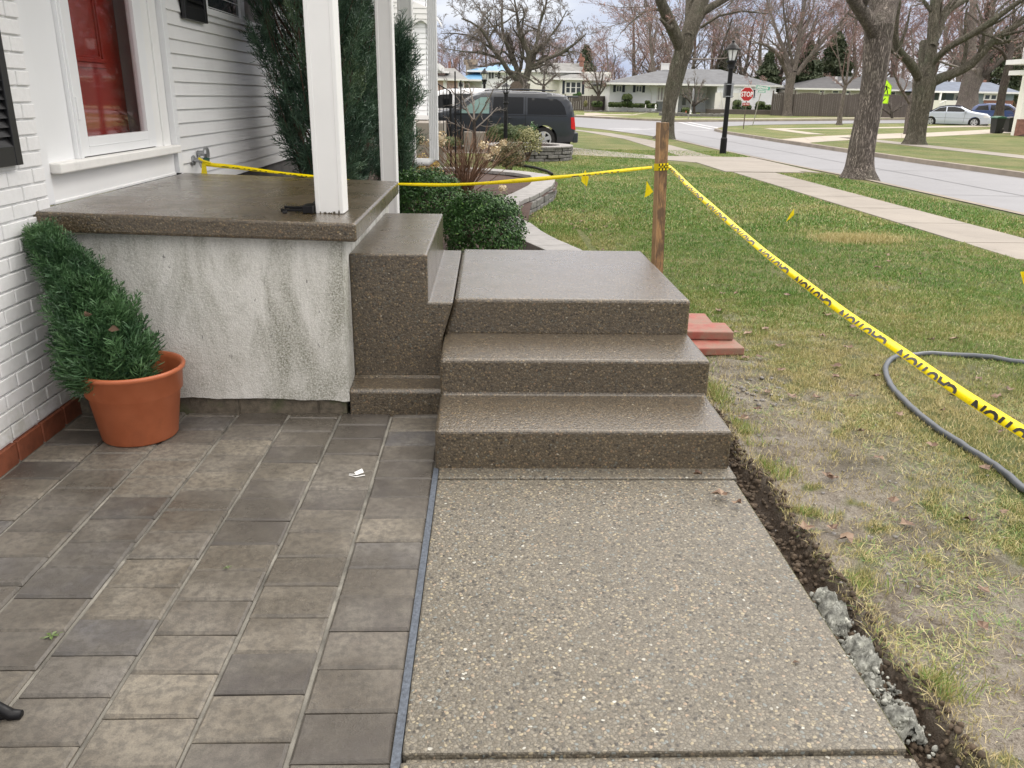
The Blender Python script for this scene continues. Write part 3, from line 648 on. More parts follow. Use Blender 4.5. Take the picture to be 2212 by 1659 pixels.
near_loop = resamp([(rx0, ry0), (rx1, ry0), (rx1, ry1), (rx0, ry1)], .5)
rs = np.random.RandomState(1)
gx, gy = np.meshgrid(np.arange(-60, 150, 4.0), np.arange(-6, 220, 4.0)); ex = np.column_stack([gx.ravel(), gy.ravel()])+rs.uniform(-.4, .4, (gx.size, 2))
BOUND = [(-160, -8), (160, -8), (320, 420), (-200, 420)]
house_hole = [(-2.2, -7), (1.04, -7), (1.04, 5.3), (-2.2, 5.3)]
ROADH = [p for p in roadp]
cdt_fill('lawn', resamp(BOUND, 30), [near_loop, ROADH, house_hole], 4, M['ground'], lambda x, y: gz(x, y), extra=ex, attrs=lambda V: {'mud': np.zeros(len(V)), 'deep': np.zeros(len(V))})
cdt_fill('road', roadp, [], 4, M['asphalt'], lambda x, y: gz(x, y)-.11, extra=ex)
def near_ground():
    xs = np.unique(np.concatenate([np.arange(rx0, 3.2, .022), np.arange(3.2, rx1, .06), [rx1]])); ys = np.unique(np.concatenate([np.arange(ry0, 1.4, .1), np.arange(1.4, 5.6, .022), np.arange(5.6, ry1, .06), [ry1]]))
    X, Y = np.meshgrid(xs, ys); z = near_z(X, Y); nx = len(xs); ny = len(ys)
    i = np.arange(ny-1)[:, None]*nx+np.arange(nx-1)[None, :]
    F = np.stack([i, i+1, i+nx+1, i+nx], -1).reshape(-1, 4)
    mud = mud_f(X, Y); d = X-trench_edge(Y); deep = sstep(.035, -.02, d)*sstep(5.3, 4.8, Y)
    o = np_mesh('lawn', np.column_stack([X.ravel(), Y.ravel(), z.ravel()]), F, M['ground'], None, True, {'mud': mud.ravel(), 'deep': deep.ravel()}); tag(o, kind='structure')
near_ground()
def kerb():
    mb = MB()
    def strip(pts, inward):
        P = np.array(resamp(pts, 1.5, False)); T = np.gradient(P, axis=0); T /= np.linalg.norm(T, axis=1)[:, None]; Nn = np.column_stack([T[:, 1], -T[:, 0]])*inward
        z = gz(P[:, 0], P[:, 1]); A = P-Nn*.02; B = P+Nn*.15; n = len(P)
        V = [(*a, zz+.014) for a, zz in zip(A, z)]+[(*b, zz+.008) for b, zz in zip(B, z)]+[(*b, zz-.13) for b, zz in zip(P+Nn*.17, z)]
        mb.add(V, [(i, i+1, n+i+1, n+i) for i in range(n-1)]+[(n+i, n+i+1, 2*n+i+1, 2*n+i) for i in range(n-1)])
    strip(ROAD[0:13], 1); strip(ROAD[13:24], 1); strip(ROAD[24:38], 1)
    tag(mb.build('kerb', M['kerb']), kind='structure')
kerb()
def slab_path(name, L, Rr, mat, step=1.5, h=.012, gap=.012):
    """paired left/right plan points -> concrete slabs with open joints"""
    mb = MB(); L = np.array(L, float); Rr = np.array(Rr, float)
    for i in range(len(L)-1):
        k = max(1, round(np.linalg.norm((L[i+1]+Rr[i+1]-L[i]-Rr[i])/2)/step))
        for j in range(k):
            s0 = j/k; s1 = (j+1)/k; ln = np.linalg.norm((L[i+1]+Rr[i+1]-L[i]-Rr[i])/2)/k; e = gap/ln/k
            q = [L[i]+(L[i+1]-L[i])*(s0+e), Rr[i]+(Rr[i+1]-Rr[i])*(s0+e), Rr[i]+(Rr[i+1]-Rr[i])*(s1-e), L[i]+(L[i+1]-L[i])*(s1-e)]
            V = [(p[0], p[1], float(gz(p[0], p[1]))+h) for p in q]+[(p[0], p[1], float(gz(p[0], p[1]))-.05) for p in q]
            mb.add(V, [(0, 1, 2, 3), (0, 4, 5, 1), (1, 5, 6, 2), (2, 6, 7, 3), (3, 7, 4, 0)])
    return tag(mb.build(name, mat), kind='structure')
def gg(*pts): return [tuple(G(*p)[:2]) for p in pts]
slab_path('sidewalk', [(5.45, 1.5), (5.45, 18.6)], [(6.38, 1.5), (6.38, 18.6)], M['concrete'])
slab_path('sidewalk', [(5.45, 23.9), (5.45, 34), (4.6, 41), (2.5, 47)], [(6.38, 23.9), (6.38, 33), (5.7, 39.5), (3.6, 46)], M['concrete'])
slab_path('driveway', [(-3.6, 27.8), (2.4, 27.8), (4.7, 23.9), (7.45, 23.7)], [(-3.6, 23.9), (2.3, 23.9), (4.5, 22.5), (7.48, 18.7)], M['concrete'], 2.4)
slab_path('driveway', [(5.3, 21.6), (7.1, 20.2)], [(5.3, 18.7), (7.1, 18.7)], M['concrete'], 1.8, .016)
# far side: driveway, pavements
slab_path('driveway', gg(z3(700, 1104), z3(1000, 1082), z3(1190, 1066), z3(1560, 1050), z3(2212, 1028))+[(24, 46.4), (34, 56)], gg(z3(1055, 1152), z3(1100, 1142), z3(1300, 1128), z3(1560, 1112), z3(2212, 1087))+[(28.5, 47.5), (39, 52)], M['conc_lt'], 3)
slab_path('sidewalk', [(16.0, 4), (16.0, 25), (15.9, 38.5)], [(17.0, 4), (17.0, 25), (16.9, 38.5)], M['concrete'])
slab_path('sidewalk', [(15.8, 42), (16.2, 50)], [(16.7, 42), (17.1, 49)], M['conc_lt'])
slab_path('sidewalk', [(16.2, 50), (40, 64)], [(17.1, 49), (41, 62.8)], M['conc_lt'])
# across the junction
slab_path('driveway', gg(zB(0, 800), zB(560, 790), zB(960, 748), zB(1200, 732))+[(21, 92)], gg(zB(0, 838), zB(600, 842), zB(1000, 800), zB(1180, 778))+[(22.5, 90)], M['conc_lt'], 4)
slab_path('sidewalk', [(11.5, 66.6), (13.7, 65.3), (20, 68), (40, 78.5)], [(12.0, 65.7), (13.7, 64.6), (20.5, 67), (40.5, 77.2)], M['conc_lt'])
slab_path('driveway', [(7.2, 70.5), (11.0, 67.2)], [(7.0, 68.9), (9.6, 66.7)], M['conc_lt'], 3)
def road_line(a, b, w_):
    a = np.array(a); b = np.array(b); d = (b-a)/np.linalg.norm(b-a); n = np.array([-d[1], d[0]])*w_/2; mb = MB(); V = []
    for s in (0, .5, 1):
        p = a+(b-a)*s
        for q in (p+n, p-n): V.append((q[0], q[1], float(gz(q[0], q[1]))-.106))
    mb.add(V, [(0, 1, 3, 2), (2, 3, 5, 4)]); return mb
mb = MB()
for p, q in ((zB(1180, 905), zB(1590, 972)), (zB(1290, 905), zB(1700, 965)), (zB(380, 990), zB(880, 970)), (zB(300, 972), zB(700, 962)), (zB(1140, 985), zB(1560, 990))):
    t = road_line(G(*p, -.1)[:2], G(*q, -.1)[:2], .28); mb.add(t.v, t.f)
tag(mb.build('crosswalk_lines', M['road_paint']), kind='structure')
M['tar'] = simple('road_tar', (.12, .12, .125), .6, .2, 4)
mb = MB(); rq = random.Random(2)
for x_, w0 in ((10.15, .05), (8.3, .02)):
    P_ = [(x_+.03*math.sin(y*.7)+rq.uniform(-.012, .012), y) for y in np.arange(8, 46, .8)]; mb.add([(x+s*w0/2, y, -.106) for x, y in P_ for s in (-1, 1)], [(2*i, 2*i+1, 2*i+3, 2*i+2) for i in range(len(P_)-1)])
for y_ in (15.5, 21.2, 27.6, 36.0):
    P_ = [(x, y_+.05*math.sin(x*3)+rq.uniform(-.02, .02)) for x in np.arange(7.7, 12.6, .3)]; mb.add([(x, y+s*.012, -.1055) for x, y in P_ for s in (-1, 1)], [(2*i, 2*i+1, 2*i+3, 2*i+2) for i in range(len(P_)-1)])
tag(mb.build('road_seams', M['tar']), kind='structure')

# ---------------------------------------------------------------- grass blades
def blade_mat():
    k = NM('grass_blade'); t = k.n('Attribute', attribute_name='tone').outputs['Fac']
    c = k.ramp(t, [(0, (.055, .115, .022)), (.3, (.10, .225, .034)), (.55, (.215, .275, .07)), (.78, (.40, .36, .15)), (1, (.56, .47, .26))])
    k.P('Base Color', c); k.P('Roughness', .5); k.P('Specular IOR Level', .4); return k.m
M['blade'] = blade_mat()
def blades(n, sx, sy, hmin, hmax, wd, dens, seed, zfun, mat, tone=None, name='grass', lean=.9):
    r = np.random.RandomState(seed); x = sx(r, n); y = sy(r, n, x)
    keep = r.rand(n) < dens(x, y); x = x[keep]; y = y[keep]; m = len(x)
    z = zfun(x, y); h = r.uniform(hmin, hmax, m); a = r.uniform(0, 2*PI, m); l = r.uniform(.15 if lean < .99 else .93, lean, m)*h; b = r.uniform(0, 2*PI, m); ww = r.uniform(.6, 1.2, m)*wd
    base = np.column_stack([x, y, z-.003]); s = np.column_stack([np.cos(b), np.sin(b), 0*b])*ww[:, None]/2
    up = np.column_stack([np.cos(a)*l, np.sin(a)*l, np.sqrt(np.maximum(h*h-l*l, 0))])
    midp = base+up*.55+np.array([0, 0, 1])*h[:, None]*.08
    V = np.stack([base-s, base+s, midp+s*.8, midp-s*.8, base+up], 1).reshape(-1, 3)
    i = np.arange(m)[:, None]*5
    F = np.concatenate([i+np.array([[0, 1, 2]]), i+np.array([[0, 2, 3]]), i+np.array([[3, 2, 4]])], 1).reshape(-1, 3)
    t = tone(x, y, r)
    o = np_mesh(name, V, F, mat, None, False, {'tone': np.repeat(t, 3)}); return tag(o, kind='stuff')
def gtone(x, y, r):
    n = noise2(x, y, 51, 4, .9); n2 = noise2(x, y, 77, 3, 4.5); md = mud_f(x, y)
    worn = sstep(6.5, 4.0, y)*sstep(3.6, 2.0, x)
    t = .24-.07*sstep(4.5, 6.5, y)+.50*n+.34*(n2-.5)+.30*worn+.3*md; dead = r.rand(len(x)) < (.10+.30*worn+.18*sstep(.5, .7, n)); t = np.where(dead, r.uniform(.7, 1.0, len(x)), t+r.uniform(-.15, .15, len(x)))
    return np.clip(t, 0, 1)
def dens1(x, y):
    d = x-trench_edge(y); m = mud_f(x, y); clump = sstep(.34, .6, noise2(x, y, 91, 3, 10))
    return np.where(d < -.005, 0, np.clip((1-m)**1.3*(.35+.65*clump)+.20*clump+.3*np.exp(-((d-.02)/.05)**2), .02, 1))
nearz = lambda x, y: near_z(x, y)
def mat_d(x, y):
    d = x-trench_edge(y); p = sstep(.44, .60, noise2(x, y, 131, 4, 2.6)*.6+noise2(x, y, 133, 3, 11)*.4); return np.where(d < .0, 0, p*sstep(7.5, 5.5, y)*(1-.75*sstep(3.0, 4.6, x-.25*(y-3))))
blades(170000, lambda r, n: 1.1+r.rand(n)**1.2*4.2, lambda r, n, x: 1.45+r.rand(n)**1.1*5.6, .022, .062, .0024, mat_d, 15, nearz, M['blade'], lambda x, y, r: np.clip(.25+.5*noise2(x, y, 140, 3, 3)+r.uniform(-.25, .5, len(x)), 0, 1), lean=.995)
blades(420000, lambda r, n: 1.05+r.rand(n)**1.15*4.4, lambda r, n, x: 1.45+r.rand(n)**1.1*5.2, .012, .036, .0028, dens1, 5, nearz, M['blade'], gtone)
blades(150000, lambda r, n: 1.1+r.rand(n)*5.1, lambda r, n, x: 5.2+r.rand(n)*4.8, .018, .038, .005, lambda x, y: dens1(x, y)*(pip([(5.4, 0), (6.45, 0), (6.45, 30), (5.4, 30)], x, y) == False), 6, nearz, M['blade'], gtone)
def dens2(x, y):
    ok = ~pip([(5.40, 0), (6.43, 0), (6.43, 18.7), (5.40, 18.7)], x, y) & ~pip([(4.4, 22.5), (5.2, 18.6), (8, 18.6), (8, 24), (4.4, 24)], x, y) & (x < 7.5) & ~pip(BEDP, x, y)
    return ok*.95
cpd = dens2
blades(170000, lambda r, n: -.2+r.rand(n)*7.9, lambda r, n, x: 9.6+r.rand(n)**1.4*17, .02, .042, .012, lambda x, y: cpd(x, y)*(((x > 6.3) & (y < 12)) | (y > 9.95) | (x < 1.04))*(x > .3-0*y), 8, lambda x, y: gz(x, y), M['blade'], gtone)
blades(26000, lambda r, n: .3+r.rand(n)*.75, lambda r, n, x: 7.0+r.rand(n)*3.2, .03, .06, .007, lambda x, y: (~pip(BEDP, x, y)).astype(float), 9, lambda x, y: gz(x, y), M['blade'], gtone)
# straw clump and tufts near the lip of the trench
blades(9000, lambda r, n: 1.19+np.abs(r.normal(size=n))*.06, lambda r, n, x: 1.45+r.rand(n)*3.6, .025, .06, .003, lambda x, y: sstep(.42, .6, noise2(x*0, y, 61, 3, 5))*1.0, 12, nearz, M['blade'], lambda x, y, r: np.clip(.35+r.rand(len(x))*.6, 0, 1), lean=.95)
def sx_clump(cx, cy, s): return (lambda r, n: cx+r.normal(size=n)*s, lambda r, n, x: cy+r.normal(size=n)*s*.6)
a = G(1850, 520); f1, f2 = sx_clump(a[0], a[1], .22)
blades(5000, f1, f2, .04, .10, .006, lambda x, y: 1+0*x, 13, nearz, M['blade'], lambda x, y, r: np.clip(.72+r.rand(len(x))*.28, 0, 1))

# ---------------------------------------------------------------- trench rubble, gravel, leaves
def rock_arr(r, c, s):
    import itertools
    V = np.array([(x, y, z) for x in (-1, 1) for y in (-1, 1) for z in (-1, 1)], float)*.62; V = np.vstack([V, np.eye(3), -np.eye(3)]); V *= 1+r.uniform(-.28, .28, (14, 1)); V = V*s*r.uniform(.6, 1.2, 3)
    a = r.uniform(0, 6.28); R_ = np.array([[math.cos(a), -math.sin(a), 0], [math.sin(a), math.cos(a), 0], [0, 0, 1]])
    return V @ R_.T+c
def hull_faces():
    bm = bmesh.new(); V = np.vstack([np.array([(x, y, z) for x in (-1, 1) for y in (-1, 1) for z in (-1, 1)], float)*.62, np.eye(3), -np.eye(3)])
    vs = [bm.verts.new(v) for v in V]; bm.verts.index_update(); r = bmesh.ops.convex_hull(bm, input=vs); bm.verts.index_update(); bm.faces.ensure_lookup_table()
    F = [tuple(v.index for v in f.verts) for f in bm.faces]; bm.free(); return [f for f in F if len(f) == 3]
HF = hull_faces()
def rocks(name, pts, sizes, mat, seed, kind='stuff', flat=1.0):
    r = np.random.RandomState(seed); V = []; F = []
    for i, (p, s) in enumerate(zip(pts, sizes)):
        v = rock_arr(r, np.zeros(3), s); v[:, 2] *= flat; V.append(v+p); F += [tuple(j+14*i for j in f) for f in HF]
    return tag(np_mesh(name, np.vstack(V), np.array(F), mat), kind=kind)
M['rubble'] = simple('concrete_rubble', (.33, .335, .30), .8, .75, 38, bump=1.0, bscale=150, dirt=1.3)
M['gravel'] = simple('gravel_chips', (.20, .19, .18), .7, .4, 20)
r = np.random.RandomState(8); P = []; Sz = []
tl = [G(1772, 1275), G(1800, 1330), G(1850, 1400), G(1880, 1455), G(1925, 1530), G(1965, 1585)]
for i in range(900):
    s = r.rand()*(len(tl)-1); k = int(s); q = tl[k]+(tl[k+1]-tl[k])*(s-k); q = q+np.array([.012, 0, 0])+r.normal(size=3)*[.02, .02, 0]; P.append((q[0], q[1], -.045+.03*r.rand()+.025*math.exp(-((q[0]-1.11)/.03)**2))); Sz.append(r.uniform(.003, .015))
def rubble():
    s = np.linspace(0, len(tl)-1.001, 330); n = 26; V = []
    T_ = np.array([tl[int(q)]+(tl[int(q)+1]-tl[int(q)])*(q-int(q)) for q in s]); u = np.linspace(-1, 1, n); rr_ = np.random.RandomState(2)
    wdt = .032+.022*noise2(s*2.2, s*0, 4, 3, 1); A, U_ = np.meshgrid(u, s); cx_ = T_[:, 0][:, None]+.022+A*wdt[:, None]; cy_ = T_[:, 1][:, None]+0*A
    lum = np.abs(noise2(cx_, cy_, 5, 2, 55)-.5)*2; lum2 = np.abs(noise2(cx_, cy_, 9, 2, 110)-.5)*2
    z = -.065+.05*(1-A**2)*(.2+1.2*noise2(cx_, cy_, 12, 2, 16))+.062*(1-lum)*(1-A**4)*noise2(cx_, cy_, 77, 2, 40)+.026*(1-lum2)
    gap = sstep(.60, .50, noise2(s*1.3, s*0, 33, 2, 1.0))[:, None]; z = z-.05*(1-gap)*(1-A**2)
    cx_ = cx_+.010*(noise2(cx_, cy_, 70, 2, 60)-.5); V = np.stack([cx_, cy_, z], -1).reshape(-1, 3); i = np.arange(len(s)-1)[:, None]*n+np.arange(n-1)[None, :]
    P = []; Sz = []
    for q in range(420): j = rr_.randint(len(T_)); x = T_[j, 0]+.02+rr_.normal()*.028; y = T_[j, 1]+rr_.normal()*.02; P.append((x, y, -.03+.03*rr_.rand()-.4*abs(x-T_[j, 0]-.02))); Sz.append(rr_.uniform(.003, .011))
    rocks('rubble', P, Sz, M['rubble'], 3)
    tag(np_mesh('rubble', V, np.stack([i, i+1, i+n+1, i+n], -1).reshape(-1, 4), M['rubble'], None, False), kind='stuff')
rubble()
P = []; Sz = []
for i in range(1500):
    y = 1.4+r.rand()*3.5; e = float(trench_edge(np.array(y))); x = 1.05+r.rand()*(e-1.05+.03); P.append((x, y, float(near_z(np.array(x), np.array(y)))+.004)); Sz.append(r.uniform(.002, .012))
M['clod'] = simple('earth_clods', (.085, .062, .042), .9, .5, 30, bump=.8, bscale=150)
rocks('soil_clods', P, Sz, M['clod'], 6)
P = []; Sz = []
for i in range(330):
    y = 1.5+r.rand()**1.3*4.5; x = 1.1+abs(r.normal())*.55; P.append((x, y, float(near_z(np.array(x), np.array(y)))+.001)); Sz.append(r.uniform(.003, .010))
for i in range(40):
    q = G(1545+r.rand()*150, 820+r.rand()*60); P.append((q[0], q[1], float(near_z(np.array(q[0]), np.array(q[1])))+.004)); Sz.append(r.uniform(.006, .016))
rocks('gravel', P, Sz, M['gravel'], 4, flat=.6)
M['leaf_brown'] = foliage_mat('dead_leaf', [(0, (.07, .04, .028)), (.5, (.14, .085, .055)), (1, (.28, .20, .14))], .6, .3)
def dead_leaves():
    r = np.random.RandomState(14); V = []; F = []; T = []
    spots = [G(1180+r.normal()*60, 475+r.normal()*16) for i in range(26)]+[G(1300+r.normal()*80, 510+r.normal()*20) for i in range(14)]+[G(1500+r.rand()*690, 480+r.rand()**.8*700) for i in range(46)]+[G(x, y) for x, y in ((1560, 640), (1610, 780), (1830, 760), (2060, 740), (2120, 1290), (1985, 600), (1735, 1160), (2120, 1370), (1650, 720), (1590, 640))]
    for p in spots:
        s = r.uniform(.02, .045); a = r.uniform(0, 6.28); n = 9; b = len(V); zz = float(near_z(np.array(p[0]), np.array(p[1])))+.016 if p[0] > 1.04 and p[1] < 10 else .02
        V.append((p[0], p[1], zz+.004))
        for j in range(n):
            t = a+j*2*PI/n; q = s*(1.0 if j % 2 else .55)*r.uniform(.8, 1.1); V.append((p[0]+math.cos(t)*q, p[1]+math.sin(t)*q*.8, zz+r.uniform(0, .02)))
        for j in range(n): F.append((b, b+1+j, b+1+(j+1) % n)); T.append(r.rand())
    tag(np_mesh('fallen_leaves', V, F, M['leaf_brown'], attr={'tone': T}), kind='stuff')
dead_leaves()
lf = MB(); a = G(1718, 1436); lf.add([(a[0]-.01, a[1], .0075), (a[0]+.0, a[1]-.006, .013), (a[0]+.012, a[1], .0078), (a[0], a[1]+.008, .011)], [(0, 1, 2, 3)])
mb_l = lf.build('leaf', M['bark_brown']); tag(mb_l, 'single dark curled leaf lying on the pebbled walkway', 'leaf')
M['leaf_green'] = simple('weed_leaf', (.10, .15, .04), .5, .3, 40)
for (x, y), lab in (((112, 1378), 'green and brown leaf sprig lying on a paver near the left edge'), ((492, 1230), 'tiny yellow green leaf lying in the middle of the paver patio')):
    a = G(x, y); sg = MB(); s = 1.3 if x < 200 else .6
    for k in range(5):
        t = k*1.3; c, d = math.cos(t), math.sin(t); l = .018*s; sg.add([(0, 0, .002), (c*l*.5-d*.004*s, d*l*.5+c*.004*s, .006), (c*l, d*l, .003), (c*l*.5+d*.004*s, d*l*.5-c*.004*s, .006)], [(0, 1, 2, 3)])
    sg.tube([(-.02*s, -.01*s, .003), (.02*s, .012*s, .004)], .0012, 4)
    o = sg.build('leaf_sprig', M['leaf_green']); o.location = (a[0], a[1], .005); tag(o, lab, 'leaf')

# ---------------------------------------------------------------- garden bed, wall, plants
def bed_z(x, y): return .13+.05*noise2(x, y, 40, 4, 6)+.30*sstep(-.9, -2.0, x)*sstep(5, 7, y)-.17*sstep(.0, .5, x)*sstep(11.0, 9.5, y)
egx, egy = np.meshgrid(np.arange(-2.0, 1.2, .1), np.arange(5.5, 16.8, .1))
cdt_fill('garden_bed', resamp(BEDP, .3), [], 1, M['mulch'], bed_z, extra=np.column_stack([egx.ravel(), egy.ravel()]))
M['cap_stone'] = simple('cap_stone', (.27, .26, .25), .55, .15, 7, dirt=.4, bump=.5, bscale=70)
M['wall_stone'] = simple('rough_wall_stone', (.17, .165, .155), .85, .4, 14, dirt=.6, bump=1, bscale=45)
def path_blocks(mb, path, w0, w1, z0, z1, step, gap=.006, rnd=None):
    P = np.array(resamp(path, .06, False)); d = np.r_[0, np.cumsum(np.linalg.norm(np.diff(P, axis=0), axis=1))]; n = max(1, round(d[-1]/step))
    at = lambda s: np.array([np.interp(s, d, P[:, 0]), np.interp(s, d, P[:, 1])])
    def nr(s): t = at(min(s+.08, d[-1]))-at(max(s-.08, 0)); t /= np.linalg.norm(t); return np.array([t[1], -t[0]])
    for i in range(n):
        a, b = i*d[-1]/n+gap, (i+1)*d[-1]/n-gap; j = rnd.uniform(-.008, .008) if rnd else 0; A, B, na, nb = at(a), at(b), nr(a), nr(b)
        q = [A+na*(w0+j), B+nb*(w0+j), B+nb*w1, A+na*w1]
        V = [(p[0], p[1], z0) for p in q]+[(p[0], p[1], z1) for p in q]
        mb.add(V, [(0, 1, 2, 3), (4, 7, 6, 5), (0, 4, 5, 1), (1, 5, 6, 2), (2, 6, 7, 3), (3, 7, 4, 0)])
WP = [(-1.9, 16.55), (-.05, 16.15), (.76, 15.45), (1.10, 14.85), (1.13, 14.0), (1.0, 12.97), (.69, 11.7), (.42, 10.9), (.38, 10.5)]
rw = empty('retaining_wall', (.8, 12.5, 0), 'low curved grey stone retaining wall with flat caps around the mulch bed', 'garden wall')
rn = random.Random(5)
m = MB(); path_blocks(m, WP, 0, .36, .165, .225, .30, .004, rn); local(rw, m).build('cap_stones', M['cap_stone'], rw, bevel=.008)
m = MB()
for k in range(2): path_blocks(m, WP, -.03, .28, -.04+.10*k, .055+.10*k, .24+.05*k, .006, rn)
local(rw, m).build('wall_blocks', M['wall_stone'], rw, bevel=.012)
LP_ = [(.36, 10.4), (.52, 9.75), (.60, 9.2), (.70, 8.7), (.93, 8.02), (1.05, 7.4)]
eg = MB(); path_blocks(eg, LP_, 0, .36, -.03, .105, .30, .004, rn)
tag(eg.build('edging_stones', M['cap_stone'], bevel=.007), 'flat grey edging pavers curving past the boxwood towards the landing', 'edging')
eb = MB(); pts = [(*G(*zC(x, y), .03)[:2], .05) for x, y in ((880, 1385), (1010, 1420), (1180, 1440), (1350, 1470), (1450, 1500), (1490, 1525))]; eb.tube(pts, .03, 8)
tag(eb.build('garden_edging', M['black_iron'], smooth=True), 'black plastic strip edging the mulch beyond the curved wall', 'edging')

def boxwood(loc, rx, ry, rz_, n, label, seed, group='boxwoods behind the landing', leaf=.026, mat='boxwood', cat='shrub', name='boxwood_shrub', lump=.22, fill=.45):
    r = np.random.RandomState(seed); root = empty(name, loc, label, cat, group)
    d = r.normal(size=(n, 3)); d /= np.linalg.norm(d, axis=1)[:, None]; d[:, 2] = np.where(d[:, 2] < -.55, -d[:, 2], d[:, 2])
    lum = 1+lump*(noise2(d[:, 0]*2+5, d[:, 1]*2+d[:, 2]*2.3, seed, 3, 1.6)-.5)*2
    rad = (fill+(1-fill)*r.rand(n)**.45)*lum; tipy = r.rand(n) < .10; rad = np.where(tipy, rad*1.10, rad)
    p = d*rad[:, None]*np.array([rx, ry, rz_]); p[:, 2] += rz_*.95
    nr = d+r.normal(size=(n, 3))*.7+np.array([0, 0, .3])
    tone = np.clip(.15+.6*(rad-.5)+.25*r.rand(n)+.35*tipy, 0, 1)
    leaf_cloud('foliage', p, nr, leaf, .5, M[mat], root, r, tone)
    m = MB()
    for i in range(10):
        a = i*.63; e = np.array([math.cos(a)*rx*.7, math.sin(a)*ry*.7, rz_*1.3]); m.tube([(0, 0, -.05), tuple(e*.5+[0, 0, .05]), tuple(e)], [.012, .008, .004], 5)
    m.build('stems', M['bark_brown'], root); return root
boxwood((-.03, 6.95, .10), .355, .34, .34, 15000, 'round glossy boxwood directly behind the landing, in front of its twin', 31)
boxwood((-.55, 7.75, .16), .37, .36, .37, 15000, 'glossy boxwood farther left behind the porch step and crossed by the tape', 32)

def juniper(loc, label, H_, R_, nl, ns, seed, spray=.17, mat='juniper', prof=None, name='juniper_tree', elev=(1.0, 1.32), group=None, cat='evergreen'):
    r = np.random.RandomState(seed); root = empty(name, loc, label, cat, group)
    pr_ = [spray_proto(seed+i) for i in range(3)]; pos = []; D = []; limbs = MB()
    limbs.tube([(0, 0, -.1), (0.02, 0, H_*.5), (0, 0.02, H_*.95)], [.06, .04, .01], 8)
    for i in range(nl):
        h = H_*(i+.5)/nl*.80+.02; a = i*2.39996+r.uniform(-.4, .4); el = r.uniform(*elev); rr = R_*(prof(h/H_) if prof else 1)*r.uniform(.4, 1.38)
        out = np.array([math.cos(a), math.sin(a), 0]); L = rr/math.cos(el)*.9; L = min(L, (H_-h)*1.1+.2)
        A = np.array([0, 0, h]); k = 6; pts = [A+out*L*math.cos(el)*(t/k)**.8+np.array([0, 0, L*math.sin(el)*(t/k)**1.25]) for t in range(k+1)]
        limbs.tube([tuple(q) for q in pts[:-1]], [.012, .010, .008, .006, .004, .003][:k], 4)
        for j in range(ns):
            t = r.uniform(.18, 1)*k; q = int(min(t, k-1e-3)); p = pts[q]+(pts[q+1]-pts[q])*(t-q); d = pts[q+1]-pts[q]; d = d/np.linalg.norm(d)
            pos.append(p+r.normal(size=3)*.02*(1.5-t/k)); D.append(d+out*.25*r.rand()+r.normal(size=3)*.30)
    pos = np.array(pos); D = np.array(D); n = len(pos); VV = []; FF = []; TT = []; off = 0
    grp = noise2(pos[:, 0]*3+9, pos[:, 2]*3, seed, 3, 1.0)
    for i in range(3):
        s = np.arange(n) % 3 == i; V, F, T = instance_quads(pr_[i], pos[s], D[s], spray*r.uniform(.55, 1.25, s.sum()), r, np.clip(.1+.75*grp[s]+r.uniform(-.2, .25, s.sum()), 0, 1)); VV.append(V); FF.append(F+off); TT.append(T); off += len(V)
    np_mesh('foliage', np.vstack(VV), np.vstack(FF), M[mat], root, False, {'tone': np.concatenate(TT)})
    limbs.build('branches', M['bark_brown'], root); return root
juniper((-1.46, 7.45, .42), 'tall shaggy dark juniper between the siding and the white columns', 3.5, .60, 150, 22, 51, .21, prof=lambda t: np.interp(t, [0, .12, .45, .7, 1], [.62, .95, 1.0, .8, .2]))
juniper((-1.27, 7.9, .4), 'denser green juniper filling the gap between first and second columns', 3.3, .33, 100, 26, 53, .19, prof=lambda t: np.interp(t, [0, .3, 1], [.9, 1.0, .35]))
juniper((-.93, 8.6, .3), 'narrow dark juniper seen between the second and third columns', 1.95, .23, 90, 20, 52, .19, prof=lambda t: np.interp(t, [0, .3, .7, 1], [.8, 1.0, .55, .15]))

# potted evergreen
pt = empty('plant_pot', (-1.565, 3.53, 0), 'terracotta coloured plastic pot standing on the pavers by the stucco wall', 'pot'); pt.scale = (.95, .95, .95); pt.location = (-1.595, 3.56, 0)
m = MB(); prof = [(.001, .0), (.165, .0), (.172, .008), (.205, .225), (.217, .235), (.224, .325), (.236, .332), (.240, .345), (.234, .356), (.222, .352), (.212, .33), (.195, .24), (.175, .06), (.001, .055)]
m.lathe(prof, (0, 0, .004), 48); m.build('pot', M['terracotta'], pt, smooth=True)
m = MB(); m.lathe([(.001, .26), (.10, .262), (.205, .255), (.205, .24), (.001, .24)], (0, 0, 0), 30); m.build('soil', M['soil'], pt)
m = MB(); m.box(.02, .13, -.16, -.13, .27, .276); m.box(.02, .13, -.162, -.13, .262, .269); tg = m.build('plant_tag', M['green_plastic'], pt); tg.rotation_euler = (0, -.22, 0); tg.location = (-.02, .02, .08)
